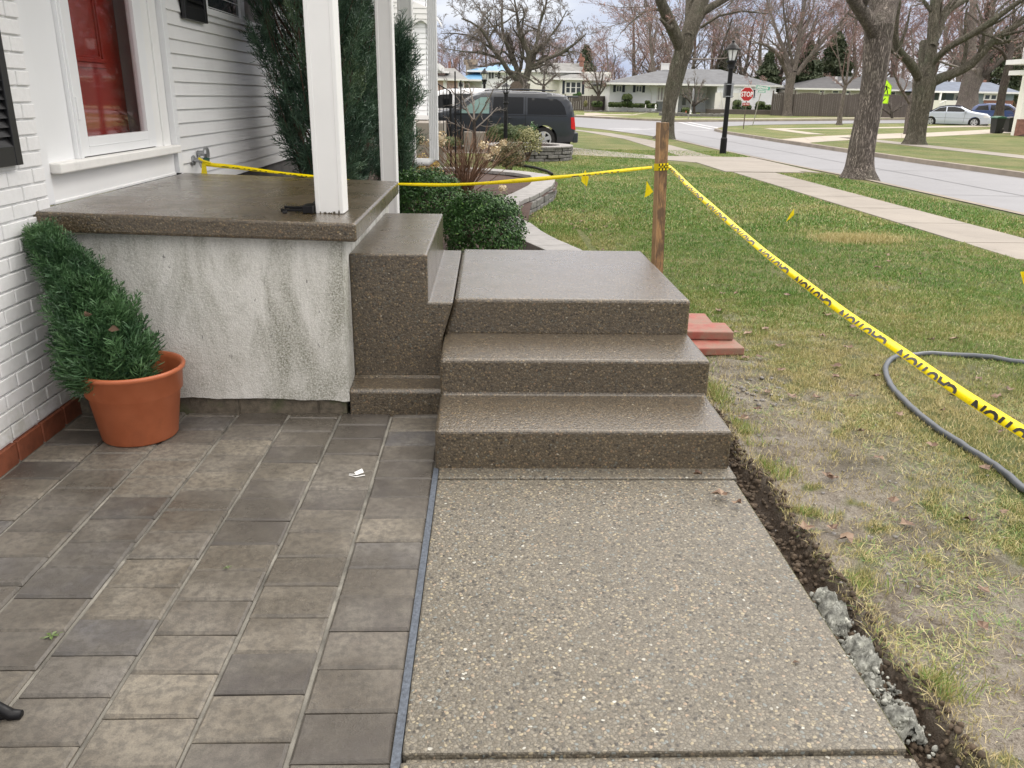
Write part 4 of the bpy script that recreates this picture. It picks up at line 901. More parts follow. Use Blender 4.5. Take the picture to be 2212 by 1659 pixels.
def potted():
    r = np.random.RandomState(77); root = empty('potted_juniper', (-1.62, 3.52, .26), 'bushy green juniper leaning left out of the terracotta pot', 'shrub')
    A = np.array([-.02, 0, 0.0]); B = np.array([-.335, .12, .70]); ax = B-A; pos = []; D = []; limbs = MB(); limbs.tube([tuple(A), tuple(ax*.4+[.03, 0, 0]), tuple(ax*.9)], [.015, .010, .004], 7)
    u = np.cross(ax, [0, 1, 0]); u /= np.linalg.norm(u); v = np.cross(ax, u); v /= np.linalg.norm(v); axn = ax/np.linalg.norm(ax)
    for i in range(1150):
        t = r.rand()**.9; a = r.uniform(0, 6.28); rad = .145*(.62+.80*noise2(np.array(math.cos(a)*1.5+t*5+3), np.array(math.sin(a)*1.5), 8, 2, 1.4))*np.interp(t, [0, .15, .45, .75, 1], [.48, .86, .68, .30, .0]); q = (r.rand()**.5)*rad
        bow = np.array([.05, -.02, 0])*math.sin(t*PI)
        o = u*math.cos(a)+v*math.sin(a); p = A+ax*t+o*q*.92+bow; pos.append(p-axn*.09); D.append(axn*.95+o*(.35+.45*q/rad)+np.array([.03, 0, .10])+r.normal(size=3)*.17)
    pos = np.array(pos); D = np.array(D); n = len(pos); pr_ = spray_proto(5, 18, 3, .019, .62); clump = noise2(pos[:, 0]*9+4, pos[:, 2]*9, 3, 3, 1)
    V, F, T = instance_quads(pr_, pos, D, .165*r.uniform(.55, 1.3, n)*np.clip(1.05-.55*(pos[:, 2]/.70), .45, 1), r, np.clip(.08+.8*clump+r.uniform(-.2, .3, n), 0, 1))
    np_mesh('foliage', V, F, M['juniper_lt'], root, False, {'tone': T}); limbs.build('branches', M['bark_brown'], root)
    V = []; F = []; T = []
    for (x, y) in ((190, 680), (250, 708)):
        p = AY(x, y, 3.40); p = p-np.array(root.location); b = len(V)
        for j in range(6): V.append(p+np.array([math.cos(j)*.022, -.01, math.sin(j*1.1)*.012])+r.normal(size=3)*.004)
        F += [(b, b+1, b+2), (b, b+2, b+3), (b, b+3, b+4), (b, b+4, b+5)]; T += [.6]*4
    np_mesh('dead_leaves', V, F, M['leaf_brown'], root, attr={'tone': T})
potted()

# ---------------------------------------------------------------- stake, tape, flags, hose, bricks
sk = empty('wooden_stake', (1.18, 5.62, 0), 'tall weathered wooden stake behind the landing with caution tape tied around it', 'stake')
top = AY(1432, 264, 5.62); bot = AY(1420, 574, 5.62); dx = (top[0]-bot[0])/(top[2]-bot[2])
Ms = Matrix.Translation((0, 0, 0)) @ Matrix(((1, 0, dx, bot[0]-dx*bot[2]-1.18), (0, 1, .0, 0), (0, 0, 1, 0), (0, 0, 0, 1))) @ Matrix.Rotation(math.radians(24), 4, 'Z')
m = MB(); m.box(-.036, .036, -.022, .022, -.1, top[2]-.002, 0, Ms); m.build('post', M['wood'], sk, bevel=.003)
m = MB(); m.box(-.0375, -.034, -.0225, .0225, 1.08, top[2], 0, Ms); m.box(-.0375, -.035, -.0225, .0225, .2, 1.075, 0, Ms); m.build('cut_face', M['wood_light'], sk)
TK = 1.088
def ribbon(P, n, w_, name_mat, parent, name='strip', th=.0012):
    P = np.array(P); T = np.gradient(P, axis=0); T /= np.linalg.norm(T, axis=1)[:, None]; n = np.array(n, float)
    if n.ndim == 1: n = np.repeat(n[None], len(P), 0)
    W = np.cross(T, n); W /= np.linalg.norm(W, axis=1)[:, None]; Nn = np.cross(W, T); w_ = np.broadcast_to(w_, (len(P),))[:, None]
    V = np.stack([P-W*w_/2, P+W*w_/2, P+W*w_/2-Nn*th, P-W*w_/2-Nn*th], 1).reshape(-1, 3); F = []
    for i in range(len(P)-1):
        b = i*4
        for j in range(4): F.append((b+j, b+(j+1) % 4, b+4+(j+1) % 4, b+4+j))
    o = np_mesh(name, V, F, name_mat, parent, False); return o, P, W, Nn
tp = empty('caution_tape', (1.2, 5.5, TK), 'yellow caution tape strung from the spigot around the wooden stake to the right edge', 'tape')
off = np.array(tp.location)
a0 = (1444, 358); b0 = (2212, 934); wa, wb = 5.45, 2.35
def tapeP(x, y):
    s = math.hypot(x-a0[0], y-a0[1])/math.hypot(b0[0]-a0[0], b0[1]-a0[1]); return _C+ray(x, y)/((1-s)/wa+s/wb)
ctrl = [(1444, 358), (1497, 411), (1577, 481), (1653, 546), (1736.6, 610.6), (1828, 679), (1942, 755), (2083, 854), (2212, 934), (2330, 1005), (2700, 1232)]
C_ = np.array([tapeP(*c) for c in ctrl]); dd = np.r_[0, np.cumsum(np.linalg.norm(np.diff(C_, axis=0), axis=1))]; ss = np.arange(0, dd[-1], .02)
def smooth(P, k=6):
    P = P.copy()
    for _ in range(k): P[1:-1] = (P[:-2]+2*P[1:-1]+P[2:])/4
    return P
P3 = smooth(np.column_stack([np.interp(ss, dd, C_[:, i]) for i in range(3)]), 20)
tn = np.array([-.35, -.75, .55]); wob = np.sin(ss*5.1)*.12+np.sin(ss*1.7)*.1
NN = tn[None]+np.column_stack([wob*.5, 0*wob, wob])
wd = np.interp(ss, [0, .12, .8, 4.2], [.020, .029, .033, .036])
o, P3, W3, N3 = ribbon(P3-off, NN, wd, M['tape'], tp)
if W3[40] @ np.array([-.5, 0, -1]) < 0: W3 = -W3
if N3[40] @ tn < 0: N3s = -N3
else: N3s = N3
def tape_text(P, W, Nn, ss, starts, wordlen, rev, hgt=.050, margin=.008, name='lettering', half=None):
    V, F = text_fit('CAUTION', 0, 1, 0, 1, 1.0, off=.035); mb = MB()
    for s0 in starts:
        bm = bmesh.new()
        vs = [bm.verts.new((v[0], v[1], 0)) for v in V]
        for f in F:
            try: bm.faces.new([vs[i] for i in f])
            except ValueError: pass
        bmesh.ops.bisect_plane(bm, geom=bm.verts[:]+bm.edges[:]+bm.faces[:], plane_co=(0, (2*half-margin-.001)/hgt, 0), plane_no=(0, 1, 0), clear_outer=True)
        for c in np.arange(.06, 1, .06): bmesh.ops.bisect_plane(bm, geom=bm.verts[:]+bm.edges[:]+bm.faces[:], plane_co=(c, 0, 0), plane_no=(1, 0, 0))
        bm.verts.index_update(); VV = []
        for v in bm.verts:
            u = 1-v.co.x if rev else v.co.x; s = s0+u*wordlen; c = -half+margin+v.co.y*hgt
            p = np.array([np.interp(s, ss, P[:, i]) for i in range(3)]); w_ = np.array([np.interp(s, ss, W[:, i]) for i in range(3)]); n_ = np.array([np.interp(s, ss, Nn[:, i]) for i in range(3)])
            VV.append(p+w_*c+n_*.0012)
        mb.add(VV, [tuple(x.index for x in f.verts) for f in bm.faces]); bm.free()
    return mb
st0 = [.06+.405*k for k in range(0, 12) if .06+.405*k+.35 < ss[-1]]
tape_text(P3, W3, N3s, ss, st0, .33, True, half=.0160).build('lettering', M['tape_ink'], tp)
# left run
cl = [((437, 354), 5.93), ((520, 362), 5.92), ((600, 373), 5.9), ((675, 381), 5.88), ((760, 391), 5.86), ((838, 397), 5.84), ((960, 400), 5.8), ((1050, 396), 5.76), ((1150, 388), 5.72), ((1265, 377), 5.67), ((1412, 361), 5.61)]
C_ = np.array([AY(p[0], p[1], Y) for p, Y in cl]); dd = np.r_[0, np.cumsum(np.linalg.norm(np.diff(C_, axis=0), axis=1))]; s2 = np.arange(0, dd[-1]+.01, .025)
PL = smooth(np.column_stack([np.interp(s2, dd, C_[:, i]) for i in range(3)]), 20); tw = np.sin(s2*2.3)*.35
NL = np.column_stack([0*tw, -1+0*tw, .35+tw]); wl = .021+.005*np.sin(s2*3+1)+.004*np.sin(s2*9)
o, PL, WL, NLn = ribbon(PL-off, NL, wl, M['tape'], tp)
sgn = -1 if NLn[20] @ np.array([0, -1, .3]) < 0 else 1
tape_text(PL, WL, NLn*sgn, s2, [.12, .52, 2.55], .33, False, hgt=.045, margin=.012, half=.010).build('lettering', M['tape_ink'], tp)
m = MB()
for k in range(3):
    z = 1.078+.013*(k-1); q = [Ms @ Vector(p) for p in ((-.040, -.0255, z), (.040, -.0255, z+.004), (.040, .0255, z), (-.040, .0255, z-.003))]
    for i in range(4):
        A, B = q[i]+Vector((1.18, 5.62, 0)), q[(i+1) % 4]+Vector((1.18, 5.62, 0)); m.quad(A+Vector((0, 0, .010)), B+Vector((0, 0, .010)), B-Vector((0, 0, .010)), A-Vector((0, 0, .010)))
    n_ = 6
    for j in range(n_):
        if (j+k) % 2: continue
        A, B = q[0]+Vector((1.18, 5.6185, 0)), q[1]+Vector((1.18, 5.6185, 0)); a_, b_ = A.lerp(B, j/n_+.02), A.lerp(B, (j+1)/n_-.02)
        m.quad(a_+Vector((0, -.0005, .009)), b_+Vector((0, -.0005, .009)), b_-Vector((0, .0005, .009)), a_-Vector((0, .0005, .009)), 1)
local(tp, m).build('knot', [M['tape'], M['tape_ink']], tp)
m = MB(); A = AY(440, 352, 5.9); m.quad(A+[-.012, 0, 0], A+[.014, 0, 0], A+[.02, -.01, -.075], A+[-.022, -.005, -.07]); m.tube([A+[-.03, .0, .03], A+[0, -.01, .015], A+[.05, 0, 0]], .008, 6); local(tp, m).build('tail', M['tape'], tp)

def flag(px, py, base_y, label, kx=1, pts=None):
    g = G(px, base_y); root = empty('marker_flag', (g[0], g[1], 0), label, 'flag', 'yellow marker flags in the lawn')
    m = MB(); topz = AY(px, py, g[1])[2]; m.tube([(0, 0, -.05), (0, 0, topz)], .0016, 5); m.build('wire', M['wire'], root)
    V = [np.array([AY(x, y, g[1])[0]-g[0], -.003*(i % 2), AY(x, y, g[1])[2]]) for i, (x, y) in enumerate(pts)]
    c = sum(V)/len(V); m = MB(); n = len(V); m.add(V+[v+np.array([0, .0015, 0]) for v in V], [tuple(range(n)), tuple(range(2*n-1, n-1, -1))]+[(i, n+i, n+(i+1) % n, (i+1) % n) for i in range(n)]); m.build('pennant', M['flag'], root)
    m = MB()
    for k in range(4):
        A = c+(V[0]-c)*.35+np.array([0, -.005, -.01*k]); ux = (V[1]-V[0])*.35; m.quad(A, A+ux, A+ux+[0, 0, -.003], A+[0, 0, -.003])
    m.build('print', M['flag_ink'], root)
flag(1263, 366, 440, 'yellow marker flag hanging over the tape, leftmost of the flags', pts=[z4(*q) for q in ((232, 1480), (262, 1545), (245, 1625), (197, 1580), (200, 1540))])
flag(1396, 391, 470, 'yellow marker flag pointing right just left of the wooden stake', pts=[(1397, 391), (1401, 398), (1411, 414), (1402, 422), (1392, 427), (1395, 410)])
flag(1715, 451, 528, 'yellow marker flag pointing left in the open lawn beyond the tape', pts=[(1715, 451), (1715, 464), (1709, 470), (1698, 479), (1706, 464)])
flag(2205, 586, 690, 'yellow marker flag cut off by the right edge of the picture', pts=[(2204, 587), (2214, 586), (2216, 612), (2211, 614)])
hp = [(3200, 900), (2600, 830), (2300, 800), (2212, 785), (2130, 772), (2060, 765), (1990, 763), (1950, 766), (1925, 774), (1912, 788), (1910, 806), (1918, 828), (1935, 852), (1965, 882), (2000, 912), (2050, 945), (2100, 975), (2150, 1008), (2212, 1058), (2300, 1130), (2420, 1220), (2700, 1420), (3300, 1900)]
hq = np.array([G(*q, .02) for q in hp]); dd = np.r_[0, np.cumsum(np.linalg.norm(np.diff(hq, axis=0), axis=1))]; hs = np.linspace(0, dd[-1], 130); HP = smooth(np.column_stack([np.interp(hs, dd, hq[:, i]) for i in range(3)]), 8)
HP[:, 2] = near_z(HP[:, 0], HP[:, 1])+.017
m = MB(); m.tube([tuple(q) for q in HP], .0165, 12); tag(m.build('hose', M['hose'], smooth=True), 'grey rubber hose looping across the grass under the tape', 'hose')
def sbrick(loc, w_, l, h, rz, label, tilt=0):
    m = MB(); m.box(-w_/2, w_/2, -l/2, l/2, 0, h); o = m.build('paving_brick', M['redbrick'], bevel=.008); o.location = loc; o.rotation_euler = (tilt, 0, rz); tag(o, label, 'brick', 'red bricks beside the landing')
zz = .012
sbrick((1.36, 4.93, zz), .46, .24, .05, .06, 'weathered red brick at the bottom of the stack beside the landing')
sbrick((1.37, 5.10, zz+.052), .40, .235, .055, -.03, 'broad red brick lying on top in front beside the landing')
sbrick((1.32, 5.42, zz+.03), .40, .24, .055, -.02, 'red brick behind the front one, nearest the wooden stake', .02)
# lawn edge clod
# ================================================================ garden beyond the porch
def stems(name, root, n, spread, h0, h1, rad, mat, seed, fork=2, curl=.25):
    r = np.random.RandomState(seed); m = MB(); tips = []
    for i in range(n):
        a = r.uniform(0, 6.28); L = r.uniform(h0, h1); o = np.array([math.cos(a), math.sin(a), 0]); s = r.uniform(.2, 1)*spread; P = [np.array([0, 0, -.05])+o*.03]
        for t in (.25, .5, .75, 1): P.append(o*s*t**1.3+np.array([0, 0, L*t])+r.normal(size=3)*curl*.08)
        m.tube([tuple(p) for p in P], [rad, rad*.9, rad*.7, rad*.5, rad*.3], 4); tips.append((P[-1], P[-1]-P[-2]))
        for f in range(fork):
            q = P[r.randint(2, 4)]; d = (P[-1]-P[0])*r.uniform(.18, .35)+r.normal(size=3)*.10*L; d[2] = abs(d[2]); m.tube([tuple(q), tuple(q+d*.5+r.normal(size=3)*.01), tuple(q+d)], [rad*.6, rad*.4, rad*.22], 3); tips.append((q+d, d))
    m.build(name, mat, root); return tips
g = G(1004, 398, .18)
hy = empty('hydrangea', (g[0]+.05, 12.2, .12), 'bare brown hydrangea with dried cream flower heads in the mulch bed', 'shrub')
stems('stems', hy, 85, 1.05, .5, .95, .007, M['bark_twig'], 3, 3)
def flower_head(root, p, s, seed):
    r = np.random.RandomState(seed); n = 90; d = r.normal(size=(n, 3)); d /= np.linalg.norm(d, axis=1)[:, None]; P = d*s*r.uniform(.5, 1, (n, 1))*np.array([1, 1, .85])+p
    leaf_cloud('flower_head', P, d+r.normal(size=(n, 3))*.4, s*.42, .9, M['petal'], root, r, r.rand(n))
for i, (x, y, s) in enumerate(((333, 1218, 17), (425, 1250, 15), (515, 1195, 20), (520, 1240, 16), (893, 1258, 15), (1000, 1305, 17), (1065, 1245, 12), (935, 1365, 12), (150, 1315, 13), (1060, 1640, 13), (228, 1400, 13), (463, 1245, 10))):
    q = AY(*zC(x*1.0, y), 11.4)-np.array(hy.location); flower_head(hy, q, s*12/1775*.74, 90+i)
m = MB(); r = np.random.RandomState(6)
for (x, y) in ((333, 1230), (425, 1260), (515, 1210), (893, 1268), (1000, 1315), (1065, 1255), (935, 1375), (150, 1325), (1060, 1650), (228, 1405)):
    q = AY(*zC(x, y), 11.4)-np.array(hy.location); m.tube([(0, 0, 0), tuple(q*np.array([.45, .45, .6])), tuple(q)], [.007, .005, .003], 4)
m.build('flower_stems', M['bark_twig'], hy)
boxwood((-1.0, 13.2, .1), .33, .3, .26, 2600, 'low golden leaved shrub beside the white downspout', 41, None, .035, 'gold', 'shrub', 'golden_shrub', .3, .5)
az = boxwood((.45, 17.6, .0), .345, .34, .34, 7500, 'olive and bronze azalea in front of the stone planter', 42, None, .035, 'azalea', 'shrub', 'azalea', .35, .35)
boxwood((.35, 19.6, .45), .36, .33, .24, 9000, 'clipped green hedge cloud in front of the black van', 43, 'clipped hedges by the neighbour driveway', .03, 'hedge', 'hedge', 'clipped_hedge', .22, .7)
boxwood((.78, 20.8, .55), .30, .30, .16, 5000, 'smaller flat topped hedge just right of the big clipped one', 44, 'clipped hedges by the neighbour driveway', .03, 'hedge', 'hedge', 'clipped_hedge', .2, .7)
boxwood((-.83, 19.0, .40), .27, .27, .13, 4000, 'low clipped hedge near the neighbour steps and railing', 45, 'clipped hedges by the neighbour driveway', .03, 'hedge', 'hedge', 'clipped_hedge', .2, .7)
M['varieg'] = foliage_mat('variegated_leaves', [(0, (.08, .09, .03)), (.6, (.30, .29, .12)), (1, (.50, .45, .25))], .5)
boxwood((.95, 19.9, .15), .38, .3, .36, 1900, 'thin variegated shrub between the hedge and the stone planter', 46, None, .045, 'varieg', 'shrub', 'variegated_shrub', .3, .3)
boxwood((1.15, 21.6, .25), .16, .2, .33, 330, 'sparse dark leaved shrub growing in the round stone planter', 47, None, .075, 'boxwood', 'shrub', 'planter_shrub', .4, .2)
# stone planter
pl_ = empty('stone_planter', (1.08, 22.0, 0), 'round raised planter of stacked grey fieldstone in the lawn', 'planter')
rn = random.Random(9); m = MB(); n = 0
for k in range(4):
    z0, z1 = .0+.082*k, .076+.082*k; a = rn.uniform(0, .3)
    while a < 6.2+.2:
        w_ = rn.uniform(.18, .42); b = min(a+w_, 6.5); r1 = 1.1+rn.uniform(-.02, .03); r0 = .80; q = []
        for t in (a+.012, (a+b)/2, b-.012): q.append((r1*math.cos(t), r1*math.sin(t)))
        for t in (b-.012, a+.012): q.append((r0*math.cos(t), r0*math.sin(t)))
        m.prism(q, z0+rn.uniform(0, .008), z1+rn.uniform(-.006, .004)); a += w_
m.build('stones', M['wall_stone'], pl_, bevel=.012)
m = MB(); a = 0
while a < 6.2:
    b = min(a+.42, 6.28); q = [(1.13*math.cos(t), 1.13*math.sin(t)) for t in (a+.01, (a+b)/2, b-.01)]+[(.78*math.cos(t), .78*math.sin(t)) for t in (b-.01, (a+b)/2, a+.01)]; m.prism(q, .325, .365); a += .42
m.build('rim_stones', M['cap_stone'], pl_, bevel=.008)
m = MB(); m.lathe([(.001, .33), (.4, .34), (.8, .28)], (0, 0, 0), 24); m.build('soil', M['mulch'], pl_)
stems('dead_stems', pl_, 70, .7, .2, .5, .006, M['bark_brown'], 8, 2)
# bare ornamental shrub, plant hooks, lantern post
M['bark_grey'] = None
def bark(name, a, b, green=.35, sc=1.0):
    k = NM(name); v = k.vec((9*sc, 9*sc, 1.6*sc)); n = k.noise(1.0, 8, .68, v, 1.2); n2 = k.noise(5*sc, 5)
    w_ = k.n('TexNoise', I_Vector=k.vec((34*sc, 34*sc, 3.8*sc)), I_Scale=1.0, I_Detail=5, I_Roughness=.6, I_Distortion=1.6).outputs['Fac']
    rid = k.math('ABSOLUTE', k.math('SUBTRACT', w_, .5)); h = k.ramp(rid, [(.0, 0.0), (.09, 1.0)])
    c = k.ramp(n, [(.3, a), (.7, b)]); c = k.mix(k.ramp(k.noise(1.1, 5, .6), [(.50, 0.0), (.68, green)]), c, (.19, .215, .14)); c = k.mix(h, c, tuple(x*.35 for x in a)) if False else k.mix(h, tuple(x*.42 for x in a), c)
    k.P('Base Color', c); k.P('Roughness', .9); k.P('Specular IOR Level', .15); k.bump(k.math('ADD', h, n), 1.0, .03/sc); return k.m
M['bark_grey'] = bark('bark_grey', (.24, .205, .18), (.45, .39, .345))
M['bark_dark'] = bark('bark_dark', (.11, .09, .078), (.22, .185, .165), .5)
M['bark_green'] = bark('bark_lichen', (.18, .162, .125), (.34, .31, .25), .8)
rail_m = M['black_iron']
hk = MB(); p = AY(*zA(1080, 560), 18.5)
def hook(label, px, ytop, ybot, Y, curl):
    b = AY(px, ybot, Y); t = AY(px, ytop, Y); m = MB(); h = t[2]-.1; P = [(0, 0, 0), (0, 0, h*.6), (0, 0, h)]
    if curl:
        for a in np.linspace(0, PI*1.25, 8): P.append((-curl+curl*math.cos(a), 0, h+curl*math.sin(a)))
    m.tube(P, .011, 6); m.lathe([(.001, h*.0+.0), (.001, 0)], n=3)
    o = m.build('plant_hook', rail_m); o.location = (b[0], Y, .1); tag(o, label, 'garden hook')
hook('tall black shepherd hook rising over the black garden lantern', *(zA(1083, 0)[0], zA(0, 560)[1], 300), 18.8, .10)
hook('plain black garden rod left of the bare shrub', zA(455, 0)[0], zA(0, 510)[1], 330, 12.0, 0)
hook('thin black garden rod among the hydrangea stems', zA(525, 0)[0], zA(0, 620)[1], 360, 12.6, 0)
lp = empty('garden_lantern', (AY(*zA(1078, 1100), 19.2)[0], 19.2, 0), 'small black lantern on a black post in front of the van', 'lantern')
zt = AY(*zA(1078, 770), 19.2)[2]; zl = AY(*zA(1080, 655), 19.2)[2]
m = MB(); m.lathe([(.001, 0), (.055, 0), (.045, .5), (.042, zt-.25), (.06, zt-.22), (.048, zt-.18), (.045, zt-.03), (.07, zt), (.001, zt)], n=14); m.build('post', rail_m, lp)
m = MB(); h = zl-zt
for i in range(6):
    a = i*PI/3; m.tube([(.058*math.cos(a), .058*math.sin(a), zt), (.088*math.cos(a), .088*math.sin(a), zt+h*.62)], .006, 4)
m.lathe([(.001, zt+h*.62), (.115, zt+h*.62), (.10, zt+h*.70), (.05, zt+h*.88), (.02, zt+h*.95), (.02, zt+h), (.001, zt+h*1.04)], n=12); m.build('lamp_head', rail_m, lp)
m = MB(); m.lathe([(.001, zt+.005), (.052, zt+.005), (.08, zt+h*.6), (.001, zt+h*.6)], n=6); m.build('glass', M['glass'], lp)

# ================================================================ neighbour house with the awning
M['siding_far'] = simple('far_white_siding', (.88, .90, .92), .5, .04, .8)
M['siding_cream'] = simple('cream_siding', (.86, .85, .78), .5, .04, .8)
M['siding_beige'] = simple('beige_siding', (.52, .50, .46), .6, .05, .8)
M['siding_blue'] = simple('blue_grey_siding', (.20, .25, .27), .6, .08, .8)
M['pink_brick'] = simple('pink_brick', (.46, .33, .29), .8, .10, 1.2)
M['roof_grey'] = simple('grey_shingles', (.13, .135, .145), .85, .18, 1.5, dirt=.35, bump=.4, bscale=9)
M['roof_warm'] = simple('weathered_shingles', (.21, .21, .205), .85, .18, 1.5, dirt=.35)
M['roof_dark'] = simple('dark_shingles', (.085, .085, .09), .85, .2, 1.5, dirt=.3)
M['roof_slate'] = simple('slate_blue_shingles', (.14, .165, .215), .85, .15, 1.5, dirt=.3)
M['tarp'] = simple('blue_roof_tarp', (.11, .27, .44), .4, .12, 1.2, dirt=.15)
M['chim_brick'] = simple('chimney_brick', (.26, .13, .095), .8, .3, 8)
M['chim_stone'] = simple('chimney_stone', (.32, .26, .20), .85, .45, 4.5, dirt=.4)
M['navy'] = simple('navy_shutter', (.02, .028, .05), .5, .1, 2)
M['far_glass'] = simple('far_window_glass', (.055, .065, .075), .12, .4, .7, spec=.7)
M['fence_brown'] = simple('brown_grey_fence', (.105, .088, .078), .75, .10, 1.5, dirt=.2)
def hip_roof(m, x0, x1, y0, y1, ze, rx0, rx1, yr, zr, ov=.45, thick=.14):
    a = [(x0-ov, y0-ov, ze), (x1+ov, y0-ov, ze), (x1+ov, y1+ov, ze), (x0-ov, y1+ov, ze)]; b = [(p[0], p[1], ze-thick) for p in a]; rd_ = [(rx0, yr, zr), (rx1, yr, zr)]
    m.add(a+rd_+b, [(0, 1, 5, 4), (1, 2, 5), (2, 3, 4, 5), (3, 0, 4), (9, 8, 7, 6)]); return a, b
def gutter(m, x0, x1, y, ze, ov=.45):
    m.box(x0-ov-.02, x1+ov+.02, y-ov-.10, y-ov+.02, ze-.14, ze+.02); m.box(x0-ov, x1+ov, y-ov+.02, y, ze-.16, ze-.13)
def window_part(root, x0, x1, z0, z1, y, fr=.07, mull=1, sh=None, shw=.4, glass='far_glass', fm='white_paint', bar=False):
    m = MB(); m.box(x0, x1, y-.05, y, z0, z0+fr); m.box(x0, x1, y-.05, y, z1-fr, z1); m.box(x0, x0+fr, y-.05, y, z0+fr, z1-fr); m.box(x1-fr, x1, y-.05, y, z0+fr, z1-fr)
    for i in range(1, mull): x = x0+(x1-x0)*i/mull; m.box(x-fr*.6, x+fr*.6, y-.045, y, z0+fr, z1-fr)
    if bar: m.box(x0+fr, x1-fr, y-.04, y, (z0+z1)/2-.03, (z0+z1)/2+.03)
    ox, oy, oz = root.location; m.v = [(a-ox, b-oy, c-oz) for a, b, c in m.v]
    w_ = m.build('window', M[fm], root)
    m = MB(); m.box(x0+fr*.5, x1-fr*.5, y-.02, y-.002, z0+fr*.5, z1-fr*.5); m.v = [(a-ox, b-oy, c-oz) for a, b, c in m.v]; m.build('pane', M[glass], w_)
    if sh:
        for q in (x0-shw-.05, x1+.05):
            m = MB(); m.box(q, q+shw, y-.05, y-.001, z0-.02, z1+.02); m.v = [(a-ox, b-oy, c-oz) for a, b, c in m.v]; m.build('shutter', M[sh], root)
    return w_
def part(root, mb, name, mat, **k):
    return local(root, mb).build(name, M[mat], root, **k)
nx = AY(923, 248, 21)[0]; zb = AY(920, 249, 21)[2]
nh = empty('neighbour_house', (-5, 22, 0), 'white sided neighbour house with a scalloped white window awning, seen past the downspout', 'house')
m = MB(); siding_mb(m, (-9, 21), (nx, 21), zb, 6.2, .115, .018, (0, -1)); siding_mb(m, (nx, 21), (nx, 25), zb, 6.2, .115, .018, (1, 0)); part(nh, m, 'wall', 'siding_far')
m = MB(); m.box(-9, nx-.02, 21.02, 25, zb-.06, 6.2); m.box(-9, nx+.02, 20.98, 25, zb-.10, zb); part(nh, m, 'wall_core', 'white_paint')
m = MB(); m.box(-9, nx-.03, 21.03, 25, -.2, zb-.09); part(nh, m, 'foundation', 'block')
m = MB(); A = AY(848, 12, 21.6); Bz = AY(935, 48, 21.6); x_w = nx; R0 = A[2]-Bz[2]
ax1 = AY(947, 60, 21.2)[0]; nseg = 9; prof = [(x_w-1.05+(ax1-x_w+1.05)*math.sin(t)**1.0, Bz[2]+(A[2]-Bz[2]+.12)*math.cos(t)) for t in np.linspace(0, PI/2, nseg)]
for i in range(nseg-1):
    (xa, za), (xb, zb_) = prof[i], prof[i+1]; m.add([(xa, 20.9, za), (xb, 20.9, zb_), (xb, 23.2, zb_), (xa, 23.2, za), (xa, 20.9, za-.02), (xb, 20.9, zb_-.02), (xb, 23.2, zb_-.02), (xa, 23.2, za-.02)], [(0, 1, 2, 3), (7, 6, 5, 4), (0, 4, 5, 1), (3, 2, 6, 7)])
# side cheek with scallops
zs = [z for x, z in prof]; zlow = prof[-1][1]
k = 0
while True:
    z1_ = prof[0][1]-k*.115; z0_ = max(z1_-.112, zlow)
    if z1_ <= zlow+.02: break
    t = min(1, max(0, (z0_-zlow)/(prof[0][1]-zlow))); xe = x_w-1.05+(ax1-x_w+1.05)*math.sqrt(max(0, 1-t*t)); t2 = min(1, (z1_-zlow)/(prof[0][1]-zlow)); xe2 = x_w-1.05+(ax1-x_w+1.05)*math.sqrt(max(0, 1-t2*t2))
    m.add([(x_w-1.05, 20.885, z0_), (xe, 20.885, z0_), (xe2, 20.9, z1_), (x_w-1.05, 20.9, z1_)], [(0, 1, 2, 3)]); k += 1
P = [(x_w-1.05, zlow)]+[(x, zlow-.07-.05*math.sin((x-x_w)*2*PI/.42)) for x in np.arange(x_w-1.05, ax1, .03)]+[(ax1, zlow)]
m.prism(P, 0, .015, Matrix(((1, 0, 0, 0), (0, 0, -1, 20.9), (0, 1, 0, 0), (0, 0, 0, 1))))
part(nh, m, 'awning', 'white_paint')
m = MB(); q0 = AY(925, 130, 26); q1 = AY(948, 144, 24); m.add([(nx-.1, 24.2, q0[2]), (q1[0], 24.2, q1[2]+.1), (q1[0], 27, q1[2]+.1), (nx-.1, 27, q0[2])], [(0, 1, 2, 3)]); m.box(nx-.1, q1[0], 24.2, 27, q1[2]-.08, q1[2]+.09); m.box(q1[0]-.5, q1[0]-.42, 24.4, 24.5, .3, q1[2]); part(nh, m, 'porch_canopy', 'white_paint')
ns = empty('neighbour_steps', (-1.2, 19.5, 0), 'grey concrete block step of the neighbour with black iron railing', 'steps')
a0_, a1_ = AY(*zA(140, 1150), 19.2), AY(*zA(293, 1330), 19.2)
m = MB(); m.box(a0_[0]-1.2, a1_[0], 19.2, 21, -.1, a0_[2]); part(ns, m, 'block', 'concrete', bevel=.01)
m = MB(); T0, T1 = AY(*zA(125, 600), 19.3), AY(*zA(388, 760), 19.3); m.tube([tuple(T0), tuple(T1)], .014, 6)
for s in np.linspace(.15, 1, 6):
    q = T0+(T1-T0)*s; b = .3 if s < .9 else .0; m.tube([tuple(q), (q[0], q[1], b)], .009 if s < .99 else .026, 5)
m.tube([(T0[0], 19.3, 1.0), (T1[0], 19.3, .62)], .009, 5); part(ns, m, 'railing', 'black_iron')
m = MB(); a, b = AY(*zA(555, 1260), 24.4), AY(*zA(835, 1300), 24.4); m.box(a[0], b[0], 24.4, 24.7, -.1, a[2]); tag(m.build('low_wall', M['concrete'], bevel=.02), 'low concrete wall behind the bare shrub by the van', 'garden wall')

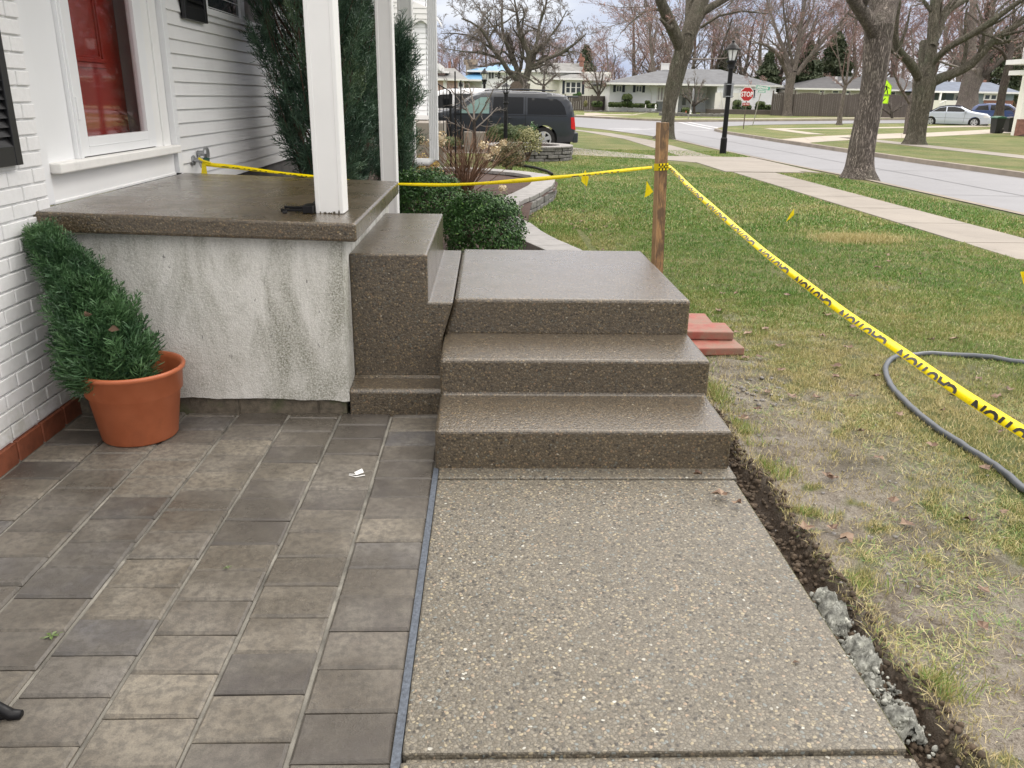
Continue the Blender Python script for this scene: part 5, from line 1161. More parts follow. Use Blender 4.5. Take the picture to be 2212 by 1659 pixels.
# ================================================================ cars
M['car_black'] = simple('car_paint_black', (.022, .027, .036), .30, .08, 1, spec=.4)
M['car_silver'] = simple('car_paint_silver', (.56, .61, .70), .28, .04, 1, metal=.2)
M['car_blue'] = simple('car_paint_blue', (.03, .06, .18), .22, .06, 1, spec=.6)
M['car_white'] = simple('car_paint_white', (.70, .70, .71), .25, .03, 1)
for n_ in ('car_black', 'car_silver', 'car_blue', 'car_white'):
    b = M[n_].node_tree.nodes['Principled BSDF']; b.inputs['Coat Weight'].default_value = .6; b.inputs['Coat Roughness'].default_value = .05
M['car_glass'] = simple('car_glass', (.006, .007, .008), .06, .1, 1, spec=.35)
M['car_glass_lt'] = simple('car_glass_green', (.20, .33, .30), .05, .25, 1.5, spec=.9)
M['tyre'] = simple('tyre', (.018, .018, .018), .8, .15, 20)
M['alloy'] = simple('alloy_wheel', (.55, .56, .58), .3, .05, 10, metal=.6)
M['lamp_red'] = simple('tail_lamp_red', (.55, .015, .012), .15, .12, 14)
M['lamp_clear'] = simple('clear_lamp', (.70, .70, .70), .1, .08, 14)
M['vinyl_navy'] = simple('navy_vinyl_roof', (.010, .012, .032), .9, .1, 6, spec=.05)
M['chrome'] = simple('chrome_trim', (.6, .6, .62), .15, .03, 5, metal=1)
M['seam'] = simple('panel_gap', (.004, .004, .004), .8, .1, 5)
def car(name, loc, rz, label, paint, top, belt, Wd, wheels, wr, floor, glass, lights, doors, roofmat=None, extra=None, cat='car', windshield=None, spokes=5, tumble=.16, mirror=None):
    """top: upper outline (x,z) from rear (x=0) to nose; glass: side window polygons"""
    root = empty(name, loc, label, cat, None, rz); xs = np.array([p[0] for p in top]); zs_ = np.array([p[1] for p in top]); L = xs[-1]
    def ztop(x): return np.interp(x, xs, zs_)
    def half(x, z):
        w_ = Wd/2*(1-.10*np.clip((x-L*.86)/(L*.14), 0, 1)**2-.07*np.clip((L*.06-x)/(L*.06), 0, 1)**2)
        w_ = w_-tumble*np.clip((z-belt)/(zs_.max()-belt), 0, 1)**1.15-.05*np.clip((floor+.35-z)/.35, 0, 1)**2
        d = np.clip(ztop(x)-z, 0, .10); return w_-.085*(1-np.sqrt(np.clip(1-(1-d/.10)**2, 0, 1)))
    # silhouette with wheel arches
    sil = []; ar = wr*1.16
    X = np.unique(np.concatenate([xs, np.linspace(0, L, 60)]))
    up = [(x, float(ztop(x))) for x in X]; low = [(L, floor+.06)]; x = L
    for wx in sorted(wheels, reverse=True):
        low.append((wx+ar, floor)); low += [(wx+ar*math.cos(t), wr+ar*math.sin(t)) for t in np.linspace(.15, PI-.15, 12) if wr+ar*math.sin(t) > floor]; low.append((wx-ar, floor))
    low.append((0.04, floor+.05)); sil = up+low
    sil = [p for i, p in enumerate(sil) if i == 0 or (abs(p[0]-sil[i-1][0])+abs(p[1]-sil[i-1][1])) > 1e-4]
    gx_, gz_ = np.meshgrid(np.arange(.05, L, .085), np.arange(floor+.04, zs_.max(), .07)); ex_ = np.column_stack([gx_.ravel(), gz_.ravel()]); ex_ = ex_[pip(sil, ex_[:, 0], ex_[:, 1])]
    pts = sil+[tuple(p) for p in ex_]; n = len(sil)
    r_ = delaunay_2d_cdt([Vector(p) for p in pts], [(i, (i+1) % n) for i in range(n)], [], 0, 1e-5)
    V = np.array([tuple(v) for v in r_[0]]); F = np.array([f for f in r_[2] if len(f) == 3]); c = V[F].mean(1); F = F[pip(sil, c[:, 0], c[:, 1])]
    y = half(V[:, 0], V[:, 1]); m = MB(); m.add(np.column_stack([V[:, 0], -y, V[:, 1]]), [tuple(f) for f in F]); m.add(np.column_stack([V[:, 0], y, V[:, 1]]), [tuple(f[::-1]) for f in F])
    S_ = [(p[0], p[1]) for p in sil]; ny = 7
    for i in range(n):
        a, b = S_[i], S_[(i+1) % n]; topside = i < len(up)-1
        ha, hb = float(half(a[0], a[1])), float(half(b[0], b[1]))
        for j in range(ny):
            s0, s1 = -1+2*j/ny, -1+2*(j+1)/ny; cr0, cr1 = (.03*(1-s0*s0), .03*(1-s1*s1)) if topside else (0, 0)
            m.add([(a[0], s0*ha, a[1]+cr0), (b[0], s0*hb, b[1]+cr0), (b[0], s1*hb, b[1]+cr1), (a[0], s1*ha, a[1]+cr1)], [(0, 1, 2, 3)])
    body = m.build('body', M[paint], root)
    bm = bmesh.new(); bm.from_mesh(body.data); bmesh.ops.remove_doubles(bm, verts=bm.verts, dist=.004); bmesh.ops.recalc_face_normals(bm, faces=bm.faces); bm.to_mesh(body.data); bm.free()
    body.data.polygons.foreach_set('use_smooth', [True]*len(body.data.polygons)); body.data.set_sharp_from_angle(angle=math.radians(38))
    def patch(pn, poly, mat, off=.006, both=True, parent=None, nm_=None):
        rp = resamp(poly, .08); lo = np.array(rp).min(0); hi = np.array(rp).max(0); a_, b_ = np.meshgrid(np.arange(lo[0]+.04, hi[0], .09), np.arange(lo[1]+.03, hi[1], .07)); e_ = np.column_stack([a_.ravel(), b_.ravel()]); e_ = e_[pip(rp, e_[:, 0], e_[:, 1])] if len(e_) else e_
        pp = rp+[tuple(q) for q in e_]; k_ = len(rp); rr = delaunay_2d_cdt([Vector(p) for p in pp], [(i, (i+1) % k_) for i in range(k_)], [], 0, 1e-5)
        V_ = np.array([tuple(v) for v in rr[0]]); F_ = np.array([f for f in rr[2] if len(f) == 3]); cc = V_[F_].mean(1); F_ = F_[pip(rp, cc[:, 0], cc[:, 1])]; yy = half(V_[:, 0], V_[:, 1])+off
        for sgn_ in ((-1, 1) if both else (-1,)):
            mm = MB(); mm.add(np.column_stack([V_[:, 0], sgn_*yy, V_[:, 1]]), [tuple(f) for f in F_]); o_ = mm.build(pn, M[mat], root); o_.data.polygons.foreach_set('use_smooth', [True]*len(o_.data.polygons))
    for poly, mt in glass: patch('side_window', poly, mt)
    for poly, mt, nm_ in lights: patch(nm_, poly, mt, .010)
    m = MB()
    for d_ in doors:
        for sgn_ in (-1, 1):
            for (xa, za), (xb, zb2) in zip(d_[:-1], d_[1:]):
                k_ = max(1, int(math.hypot(xb-xa, zb2-za)/.08))
                for j in range(k_):
                    A_ = (xa+(xb-xa)*j/k_, za+(zb2-za)*j/k_); B_ = (xa+(xb-xa)*(j+1)/k_, za+(zb2-za)*(j+1)/k_); ya, yb = float(half(*A_))+.003, float(half(*B_))+.003
                    vert = abs(xb-xa) < abs(zb2-za); e0 = (.006, 0) if vert else (0, .006)
                    m.add([(A_[0]-e0[0], sgn_*ya, A_[1]-e0[1]), (B_[0]-e0[0], sgn_*yb, B_[1]-e0[1]), (B_[0]+e0[0], sgn_*yb, B_[1]+e0[1]), (A_[0]+e0[0], sgn_*ya, A_[1]+e0[1])], [(0, 1, 2, 3)])
    m.build('door_gaps', M['seam'], root)
    if windshield:
        for (xa, za, xb, zb2, nm_) in windshield:
            m = MB(); ha, hb = float(half(xa, za-.06))-.10, float(half(xb, zb2-.06))-.10; q = 8
            dx_, dz_ = xb-xa, zb2-za; ln = math.hypot(dx_, dz_); nx_, nz_ = -dz_/ln, dx_/ln
            if nz_ < 0: nx_, nz_ = -nx_, -nz_
            for j in range(q):
                s0, s1 = -1+2*j/q, -1+2*(j+1)/q; f = lambda s: .03*(1-s*s)+.012
                m.add([(xa+nx_*.012, s0*ha, za+f(s0)), (xb+nx_*.012, s0*hb, zb2+f(s0)), (xb+nx_*.012, s1*hb, zb2+f(s1)), (xa+nx_*.012, s1*ha, za+f(s1))], [(0, 1, 2, 3)])
            m.build(nm_, M['car_glass'], root)
    for wx in wheels:
        for sgn_ in (-1, 1):
            yc = sgn_*(Wd/2-.13); m = MB(); m.lathe([(wr*.62, -.10), (wr*.93, -.10), (wr, -.06), (wr, .06), (wr*.93, .10), (wr*.62, .10), (wr*.60, .0)], (wx, yc, wr), 28, 'y', cap=False); wh = m.build('wheel', M['tyre'], root, smooth=False)
            m = MB(); yo = yc+sgn_*.095; m.lathe([(wr*.54, -.01), (wr*.66, -.01), (wr*.66, .012), (wr*.54, .012), (wr*.54, -.01)], (wx, yo, wr), 28, 'y', cap=False); m.lathe([(.001, -.01), (wr*.16, -.01), (wr*.14, .016), (.001, .016)], (wx, yo, wr), 12, 'y')
            for k_ in range(spokes):
                a = k_*2*PI/spokes+.3; ca, sa = math.cos(a), math.sin(a); w0, w1 = wr*.13, wr*.17
                m.add([(wx+ca*wr*.1-sa*w0, yo+sgn_*.012, wr+sa*wr*.1+ca*w0), (wx+ca*wr*.6-sa*w1, yo+sgn_*.006, wr+sa*wr*.6+ca*w1), (wx+ca*wr*.6+sa*w1, yo+sgn_*.006, wr+sa*wr*.6-ca*w1), (wx+ca*wr*.1+sa*w0, yo+sgn_*.012, wr+sa*wr*.1-ca*w0)], [(0, 1, 2, 3)])
            m.build('rim', M['alloy'], wh)
            m = MB(); m.lathe([(wr*.05, 0), (wr*.6, 0), (wr*.6, .004), (wr*.05, .004)], (wx, yc+sgn_*.03, wr), 20, 'y'); m.build('brake_disc', M['seam'], wh)
        m = MB(); m.lathe([(ar*.98, -Wd/2+.06), (ar*.98, Wd/2-.06)], (wx, 0, wr), 20, 'y')
    m = MB(); m.box(.15, L-.15, -Wd/2+.10, Wd/2-.10, floor-.02, floor+.30); m.build('underbody', M['seam'], root)
    if mirror:
        for sgn_ in (-1, 1):
            m = MB(); y0 = sgn_*(float(half(*mirror))+.10); m.box(mirror[0]-.06, mirror[0]+.08, min(y0-.10, y0+.10), max(y0-.10, y0+.10), mirror[1]-.02, mirror[1]+.13); m.build('side_mirror', M[paint], root, bevel=.03)
    if extra: extra(root, half)
    return root
# van: local x from tail (0) to nose; tail points to +X world so rotate by 180 degrees
vtop = [(0, .55), (.02, .75), (.07, 1.10), (.17, 1.40), (.28, 1.54), (.50, 1.60), (1.2, 1.655), (2.1, 1.66), (2.75, 1.63), (3.05, 1.53), (3.55, 1.22), (3.80, 1.11), (4.5, 1.0), (4.95, .86), (5.1, .62), (5.12, .45)]
def van_extra(root, half):
    m = MB(); m.box(-.06, .30, -.62, .62, 1.52, 1.57); m.build('spoiler', M['car_black'], root, bevel=.015)
    m = MB(); m.box(-.07, .10, -.90, .90, .26, .56); m.build('rear_bumper', M['car_black'], root, bevel=.04)
    m = MB()
    for x in (2.02, 3.0):
        for s in (-1, 1): y = s*(float(half(x, .95))+.02); m.box(x-.10, x+.10, y-.015, y+.015, .93, .96)
    m.build('door_handle', M['car_black'], root, bevel=.008)
    m = MB()
    a = np.linspace(0, 2*PI, 20); yy = -(float(half(.92, .80))+.004)
    for i in range(19): m.add([(.92+.088*math.cos(a[i]), yy, .80+.088*math.sin(a[i])), (.92+.088*math.cos(a[i+1]), yy, .80+.088*math.sin(a[i+1])), (.92+.080*math.cos(a[i+1]), yy, .80+.080*math.sin(a[i+1])), (.92+.080*math.cos(a[i]), yy, .80+.080*math.sin(a[i]))], [(0, 1, 2, 3)])
    m.build('fuel_flap', M['seam'], root)
    m = MB()
    for s in (-1, 1): m.tube([(.6, s*.68, 1.70), (1.6, s*.70, 1.735), (2.7, s*.66, 1.69)], .018, 6)
    m.build('roof_rails', M['car_black'], root)
fp = car('minivan', (2.60, 26.1, 0), PI, 'black minivan parked broadside in the neighbour driveway', 'car_black', vtop, 1.02, 1.9, (.95, 4.15), .345, .24,
    [([(.30, 1.04), (.36, 1.25), (.47, 1.40), (.60, 1.47), (1.44, 1.50), (1.44, 1.04)], 'car_glass'), ([(1.56, 1.05), (1.56, 1.51), (2.42, 1.51), (2.46, 1.05)], 'car_glass'), ([(2.56, 1.05), (2.54, 1.50), (2.80, 1.49), (3.02, 1.37), (3.42, 1.10), (3.42, 1.05)], 'car_glass_lt')],
    [([(.015, .62), (.06, .98), (.17, .97), (.15, .66)], 'lamp_red', 'tail_lamp')], [[(1.50, .30), (1.50, 1.0), (1.50, 1.52)], [(2.50, .30), (2.50, 1.52)], [(.28, 1.0), (3.6, 1.02)]], windshield=[(.09, 1.10, .26, 1.50, 'rear_window'), (3.08, 1.50, 3.72, 1.14, 'windscreen')], extra=van_extra, cat='minivan', mirror=(3.45, 1.05), spokes=5, tumble=.09)
for c in fp.children:
    pass
wtop = [(0, .6), (.03, 1.0), (.15, 1.40), (.32, 1.66), (.7, 1.72), (1.8, 1.75), (2.7, 1.71), (3.1, 1.60), (3.65, 1.20), (3.9, 1.12), (4.5, 1.03), (4.75, .85), (4.8, .5)]
car('white_suv', (1.3, 29.3, 0), PI, 'white sport utility car parked behind the black minivan', 'car_white', wtop, 1.10, 1.9, (.9, 3.85), .36, .28,
    [([(.40, 1.14), (.60, 1.52), (1.35, 1.58), (1.35, 1.14)], 'car_glass'), ([(1.45, 1.14), (1.45, 1.59), (2.35, 1.59), (2.35, 1.14)], 'car_glass'), ([(2.45, 1.14), (2.45, 1.58), (2.85, 1.55), (3.4, 1.18), (3.4, 1.14)], 'car_glass')],
    [([(.02, .8), (.06, 1.1), (.2, 1.1), (.2, .85)], 'lamp_red', 'tail_lamp')], [[(1.4, .35), (1.4, 1.1)], [(2.4, .35), (2.4, 1.1)]], windshield=[(3.12, 1.57, 3.62, 1.22, 'windscreen')], cat='suv', mirror=(3.4, 1.15))
# sedan: nose towards lower right
stop_ = [(0, .55), (.02, .80), (.08, .98), (.60, 1.03), (.95, 1.06), (1.45, 1.34), (1.95, 1.44), (2.5, 1.45), (2.9, 1.40), (3.65, 1.06), (3.85, 1.02), (4.6, .90), (4.85, .72), (4.92, .50)]
def sedan_extra(root, half):
    m = MB(); P = [(x, z) for x, z in stop_ if .59 <= x <= 2.95]
    for (xa, za), (xb, zb2) in zip(P[:-1], P[1:]):
        ha, hb = float(half(xa, za-.05))-.0, float(half(xb, zb2-.05))-.0
        for j in range(8):
            s0, s1 = -1+j/4, -1+(j+1)/4; f = lambda s: .03*(1-s*s)+.012; m.add([(xa, s0*ha, za+f(s0)), (xb, s0*hb, zb2+f(s0)), (xb, s1*hb, zb2+f(s1)), (xa, s1*ha, za+f(s1))], [(0, 1, 2, 3)])
    for s in (-1, 1):
        Q = [(.62, .99), (.98, 1.01), (1.40, 1.30), (2.6, 1.41), (2.55, 1.455), (1.95, 1.44), (1.45, 1.34), (.95, 1.06), (.60, 1.03)]
        m.add([(x, s*(float(half(x, z))+.012), z) for x, z in Q], [(0, 1, 2, 7, 8), (2, 3, 4, 5, 6, 7)])
    m.build('vinyl_roof', M['vinyl_navy'], root)
    m = MB(); m.box(4.86, 4.95, -.45, .45, .62, .72); m.build('grille', M['seam'], root, bevel=.01)
    m = MB(); m.box(4.90, 4.97, -.30, .30, .40, .52); m.build('number_plate', M['car_glass'], root)
cx, cy = 32.0, 63.6
car('silver_sedan', (cx, cy, -.03), math.radians(-32), 'silver four door sedan with dark blue vinyl roof parked across the street', 'car_silver', stop_, 1.0, 1.82, (1.02, 3.88), .33, .20,
    [([(1.06, 1.03), (1.46, 1.27), (1.85, 1.36), (1.95, 1.36), (1.95, 1.04)], 'car_glass'), ([(2.02, 1.04), (2.02, 1.37), (2.45, 1.38), (2.85, 1.31), (3.30, 1.08), (3.30, 1.04)], 'car_glass')],
    [([(.01, .72), (.03, .92), (.25, .94), (.28, .76)], 'lamp_red', 'tail_lamp'), ([(4.42, .66), (4.40, .80), (4.60, .84), (4.84, .72), (4.84, .66)], 'lamp_clear', 'headlight')],
    [[(1.98, .28), (1.98, 1.02)], [(3.18, .30), (3.22, 1.02)], [(.6, .62), (4.3, .60)]], windshield=[(2.95, 1.39, 3.62, 1.07, 'windscreen')], extra=sedan_extra, mirror=(3.22, 1.02), spokes=5)
btop = [(0, .6), (.03, 1.0), (.2, 1.36), (.5, 1.55), (1.2, 1.62), (2.2, 1.62), (2.7, 1.56), (3.35, 1.16), (3.6, 1.10), (4.2, .98), (4.42, .8), (4.46, .5)]
car('blue_suv', (38.6, 68.2, 0), math.radians(-32), 'dark blue crossover parked just behind the silver sedan', 'car_blue', btop, 1.06, 1.8, (.85, 3.6), .34, .26,
    [([(.35, 1.12), (.55, 1.42), (1.2, 1.50), (1.3, 1.12)], 'car_glass'), ([(1.4, 1.12), (1.4, 1.51), (2.2, 1.51), (2.2, 1.12)], 'car_glass'), ([(2.28, 1.12), (2.28, 1.50), (2.6, 1.46), (3.1, 1.14), (3.1, 1.12)], 'car_glass')],
    [([(.02, .75), (.06, 1.05), (.2, 1.05), (.2, .8)], 'lamp_red', 'tail_lamp'), ([(3.95, .70), (3.95, .86), (4.35, .80), (4.4, .7)], 'lamp_clear', 'headlight')], [[(1.35, .32), (1.35, 1.08)], [(2.25, .32), (2.25, 1.08)], [(.4, 1.07), (3.2, 1.07)]], windshield=[(2.72, 1.53, 3.32, 1.18, 'windscreen')], cat='suv', mirror=(3.0, 1.1))

# ================================================================ street furniture
def street_lamp(px, ytop, ybase, label, scale_w=1.0, Y=None, group=None):
    if Y is None: b = G(px[0], ybase)
    else: b = AY(px[0], ybase, Y)
    t = AY(px[1], ytop, b[1]); H_ = t[2]; root = empty('street_lamp', (b[0], b[1], 0), label, 'street lamp', group); k = H_/3.35*scale_w*.92
    lean = Matrix(((1, 0, (t[0]-b[0])/H_, 0), (0, 1, 0, 0), (0, 0, 1, 0), (0, 0, 0, 1))); hb = H_-.86*k
    m = MB(); m.lathe([(.001, 0), (.115*k, 0), (.11*k, .5*k), (.085*k, .55*k), (.075*k, hb-.02), (.001, hb-.02)], n=16); m.lathe([(.001, hb-.03), (.13*k, hb-.03), (.12*k, hb+.02*k), (.12*k, hb+.10*k), (.17*k, hb+.16*k), (.17*k, hb+.22*k), (.001, hb+.22*k)], n=16); m.v = [tuple(lean @ Vector(p)) for p in m.v]; m.build('post', M['black_iron'], root)
    m = MB(); z0, z1 = hb+.21*k, hb+.56*k
    for i in range(6):
        a = i*PI/3+.3; m.tube([(.115*k*math.cos(a), .115*k*math.sin(a), z0), (.20*k*math.cos(a), .20*k*math.sin(a), z1)], .012*k, 4)
    m.lathe([(.001, z1-.01), (.235*k, z1-.01), (.235*k, z1+.02*k), (.15*k, z1+.13*k), (.07*k, z1+.20*k), (.04*k, z1+.22*k), (.045*k, z1+.26*k), (.001, z1+.30*k)], n=18); m.v = [tuple(lean @ Vector(p)) for p in m.v]; m.build('lamp_hood', M['black_iron'], root)
    m = MB(); m.lathe([(.001, z0), (.105*k, z0), (.19*k, z1-.012), (.001, z1-.012)], n=6); m.v = [tuple(lean @ Vector(p)) for p in m.v]; m.build('lamp_glass', M['lamp_frost'], root)
    return root
M['lamp_frost'] = simple('frosted_lamp_glass', (.72, .74, .74), .25, .1, 6)
g = G(1561, 332); 
sl_ = street_lamp((1561, 1585), 86, 332, 'tall black street lamp on the verge left of the stop sign', group='black post lamps along the street')
b = sl_.location; zc = AY(1576, 195, b[1])[2]
m = MB(); xx = (AY(1576, 195, b[1])[0]-b[0]); m.box(xx-.15, xx+.14, .11, .115, zc-.21, zc+.21); part_ = m.build('sign_back', M['zinc'], sl_); 
for q in (zc-.18, zc+.15):
    m = MB(); m.box(xx-.10, xx+.10, -.12, .12, q, q+.022); m.build('strap', M['zinc'], sl_)
a = AY(1089, 147, 52)
street_lamp((zA(808, 0)[0], zA(815, 0)[0]), zA(0, 470)[1], zA(0, 900)[1], 'distant black street lamp in front of the blue roofed house', 1.0, 40.0, 'black post lamps along the street')
M['sign_red'] = simple('sign_red', (.42, .015, .018), .4, .05, 3); M['sign_white'] = simple('sign_white', (.78, .78, .78), .4, .03, 3); M['sign_green'] = simple('sign_green', (.02, .30, .20), .4, .05, 3); M['post_steel'] = simple('sign_post_steel', (.10, .075, .06), .6, .3, 8); M['post_galv'] = simple('galvanised_post', (.30, .29, .24), .5, .15, 6, metal=.4)
M['sign_lime'] = simple('sign_fluorescent', (.55, .95, .02), .4, .03, 3)
def octagon(r): return [(r*math.cos(PI/8+i*PI/4), r*math.sin(PI/8+i*PI/4)) for i in range(8)]
XZ = Matrix(((1, 0, 0, 0), (0, 0, 1, 0), (0, 1, 0, 0), (0, 0, 0, 1)))
b = AY(1606, 279, 48.4); c = AY(*z3(289, 539), 48.4); ss_ = empty('stop_sign', (c[0], 48.4, 0), 'red octagonal stop sign with an all way plate on a steel post', 'road sign')
t_l = (b[0]-c[0])
m = MB(); m.tube([(t_l, .03, 0), (0.02, .03, c[2]+.3)], .028, 6); m.build('post', M['post_steel'], ss_)
zc = c[2]; m = MB(); m.prism(octagon(.405), .0, .006, Matrix.Translation((0, 0, zc)) @ XZ); m.build('border', M['sign_white'], ss_)
m = MB(); m.prism(octagon(.375), -.004, -.001, Matrix.Translation((0, 0, zc)) @ XZ); m.build('face', M['sign_red'], ss_)
m = MB(); text_xz(m, 'STOP', -.32, .33, zc-.135, zc+.125, -.008, bold=.010, spacing=1.05); m.build('lettering', M['sign_white'], ss_)
m = MB(); m.box(-.20, .20, -.003, .003, zc-.60, zc-.46); aw = m.build('all_way_plate', M['sign_red'], ss_)
m = MB(); text_xz(m, 'ALL WAY', -.16, .16, zc-.565, zc-.495, -.008, bold=.004); m.build('lettering', M['sign_white'], aw)
b = AY(1626, 271, 55); n1 = AY(*z3(487, 460), 55); ng = empty('street_name_sign', (b[0], 55, 0), 'green street name signs on a leaning post beside the stop sign', 'road sign')
tx = n1[0]-b[0]; m = MB(); m.tube([(0, .03, 0), (tx-.1, .03, n1[2]-.35)], .03, 6); m.build('post', M['post_galv'], ng)
def blade_sign(cx_, cz_, w_, h_, txt, ang):
    Mt = Matrix.Translation((cx_, -.02, cz_)) @ Matrix.Rotation(ang, 4, 'Y'); m = MB(); m.box(-w_/2, w_/2, 0, .008, -h_/2, h_/2, 0, Mt); p_ = m.build('name_plate', M['sign_green'], ng)
    m = MB(); e = .018
    for q in ((-w_/2, w_/2, h_/2-e, h_/2), (-w_/2, w_/2, -h_/2, -h_/2+e), (-w_/2, -w_/2+e, -h_/2+e, h_/2-e), (w_/2-e, w_/2, -h_/2+e, h_/2-e)): m.box(q[0], q[1], -.003, 0, q[2], q[3], 0, Mt)
    text_xz(m, txt, -w_/2+.06, w_/2*.72, -h_/2+.05, h_/2-.05, -.005, M_=Mt, bold=.006); m.build('lettering', M['sign_white'], p_)
blade_sign(tx, n1[2], .93, .24, 'GREENHAVEN', .12); n2 = AY(*z3(473, 505), 55); blade_sign(n2[0]-b[0], n2[2], .50, .18, 'GLENDALE', .05)
# sign seen from the side, left of the ranch drive
b = AY(*zB(1288, 855), 63); t = AY(*zB(1358, 545), 63); sb = empty('turned_sign', (b[0], 63, 0), 'stop sign on a leaning post seen nearly edge on in front of the driveway', 'road sign')
m = MB(); m.tube([(0, 0, 0), (t[0]-b[0], 0, t[2])], .03, 6); m.build('post', M['post_galv'], sb)
m = MB(); zc = t[2]; Mt = Matrix.Translation((t[0]-b[0]+.02, 0, zc)) @ Matrix.Rotation(math.radians(68), 4, 'Z') @ Matrix.Rotation(.12, 4, 'Y') @ XZ; m.prism(octagon(.44), 0, .02, Mt); m.build('plate', M['zinc'], sb)
# dark octagon back behind the big tree
t = AY(*zA(1205, 715), 52); m = MB(); Mt = Matrix.Translation((0, 0, t[2])) @ XZ; m.prism(octagon(.40), 0, .01, Mt); m.tube([(0, .03, 0), (0, .03, t[2]+.3)], .028, 6); o = m.build('sign_back_view', M['post_steel']); o.location = (t[0], 52, 0); tag(o, 'dark back of an octagonal sign left of the big bare tree trunk', 'road sign')
# school crossing sign
c = AY(1913, 190, 55.0); sc_ = empty('crossing_sign', (c[0], 55.0, 0), 'fluorescent yellow green pedestrian crossing sign half hidden by the thick trunk', 'road sign')
zc = c[2]; pent = [(-.42, -.42), (.42, -.42), (.42, .12), (0, .52), (-.42, .12)]; pent = [(x*.95, z*.95) for x, z in pent]
m = MB(); m.tube([(-.05, .03, 0), (0, .03, zc+.4)], .03, 6); m.build('post', M['post_galv'], sc_)
m = MB(); m.prism([(x*1.0, z*1.0) for x, z in pent], 0, .006, Matrix.Translation((0, 0, zc)) @ XZ); m.build('face', M['sign_lime'], sc_)
m = MB(); m.box(-.31, .31, 0, .006, zc-.95, zc-.46); m.build('arrow_plate', M['sign_lime'], sc_)
def outline(m, P, y, w_=.018):
    n = len(P)
    for i in range(n):
        a_, b_ = np.array(P[i]), np.array(P[(i+1) % n]); d = (b_-a_)/np.linalg.norm(b_-a_); nn = np.array([-d[1], d[0]])*w_/2
        m.add([(*(a_+nn),), (*(b_+nn),), (*(b_-nn),), (*(a_-nn),)] and [((a_+nn)[0], y, (a_+nn)[1]), ((b_+nn)[0], y, (b_+nn)[1]), ((b_-nn)[0], y, (b_-nn)[1]), ((a_-nn)[0], y, (a_-nn)[1])], [(0, 1, 2, 3)])
m = MB(); outline(m, [(x*.94, z*.94+zc) for x, z in pent], -.003)
for q in ([(.02, .18), (.06, .22), (.10, .18), (.06, .14)], [(-.02, .12), (.10, .12), (.14, -.10), (.02, -.10)], [(.02, -.08), (.08, -.08), (-.04, -.36), (-.10, -.34)], [(.08, -.10), (.14, -.10), (.22, -.34), (.15, -.36)], [(-.02, .10), (.0, .04), (-.16, -.04), (-.18, .01)], [(.12, .08), (.14, .02), (.24, -.06), (.26, -.01)]):
    m.add([(x, -.004, z+zc) for x, z in q], [tuple(range(len(q)))])
m.build('walking_figure', M['tape_ink'], sc_)
m = MB(); outline(m, [(-.28, zc-.92), (.28, zc-.92), (.28, zc-.49), (-.28, zc-.49)], -.003); m.add([(x, -.004, z+zc-.70) for x, z in [(-.14, -.12), (-.06, -.14), (.12, .06), (.08, .10)]], [(0, 1, 2, 3)]); m.add([(x, -.004, z+zc-.70) for x, z in [(-.18, -.15), (-.02, -.14), (-.14, .0)]], [(0, 1, 2)]); m.build('arrow', M['tape_ink'], sc_)
# wheelie bins
M['bin'] = simple('bin_plastic', (.012, .014, .016), .5, .1, 6); M['bin_lid'] = simple('bin_lid_green', (.02, .10, .055), .45, .1, 6)
for i, ((x0, y0, x1, y1), lid, lab) in enumerate((((1470, 860, 1600, 1135), 'bin_lid', 'black wheelie bin with a green lid, left one of the pair'), ((1680, 870, 1890, 1120), 'bin', 'wide black wheelie bin with a domed lid, right one of the pair'))):
    b = G(*zR((x0+x1)/2, y1)); b = AY(*zR((x0+x1)/2, y1), 47.6+i*.6); l_, r2 = AY(*zR(x0, y1), b[1]), AY(*zR(x1, y1), b[1]); w_ = r2[0]-l_[0]; h_ = AY(*zR(x0, y0), b[1])[2]-b[2]
    root = empty('wheelie_bin', (b[0], b[1], max(b[2], -.02)), lab, 'bin', 'black bins at the driveway'); m = MB(); w2 = w_*.55; m.add([(-w_*.42, -.25, 0), (w_*.42, -.25, 0), (w_*.42, .25, 0), (-w_*.42, .25, 0), (-w2, -.33, h_*.88), (w2, -.33, h_*.88), (w2, .33, h_*.88), (-w2, .33, h_*.88)], [(0, 3, 2, 1), (4, 5, 6, 7), (0, 1, 5, 4), (1, 2, 6, 5), (2, 3, 7, 6), (3, 0, 4, 7)]); m.build('body', M['bin'], root, bevel=.02)
    m = MB(); m.prism([(-w2-.04, h_*.885), (w2+.05, h_*.885), (w2, h_*.97), (0, h_*1.02), (-w2, h_*.96)], -.36, .36, XZ); m.build('lid', M[lid], root, bevel=.02)
    m = MB(); m.lathe([(.001, -.03), (.12, -.03), (.12, .03), (.001, .03)], (w_*.3, -.28, .12), 16, 'y'); m.build('wheel', M['tyre'], root)
# ================================================================ houses across the junction
def W_(p, Y): q = AY(p[0], p[1], Y); return q[0], q[2]
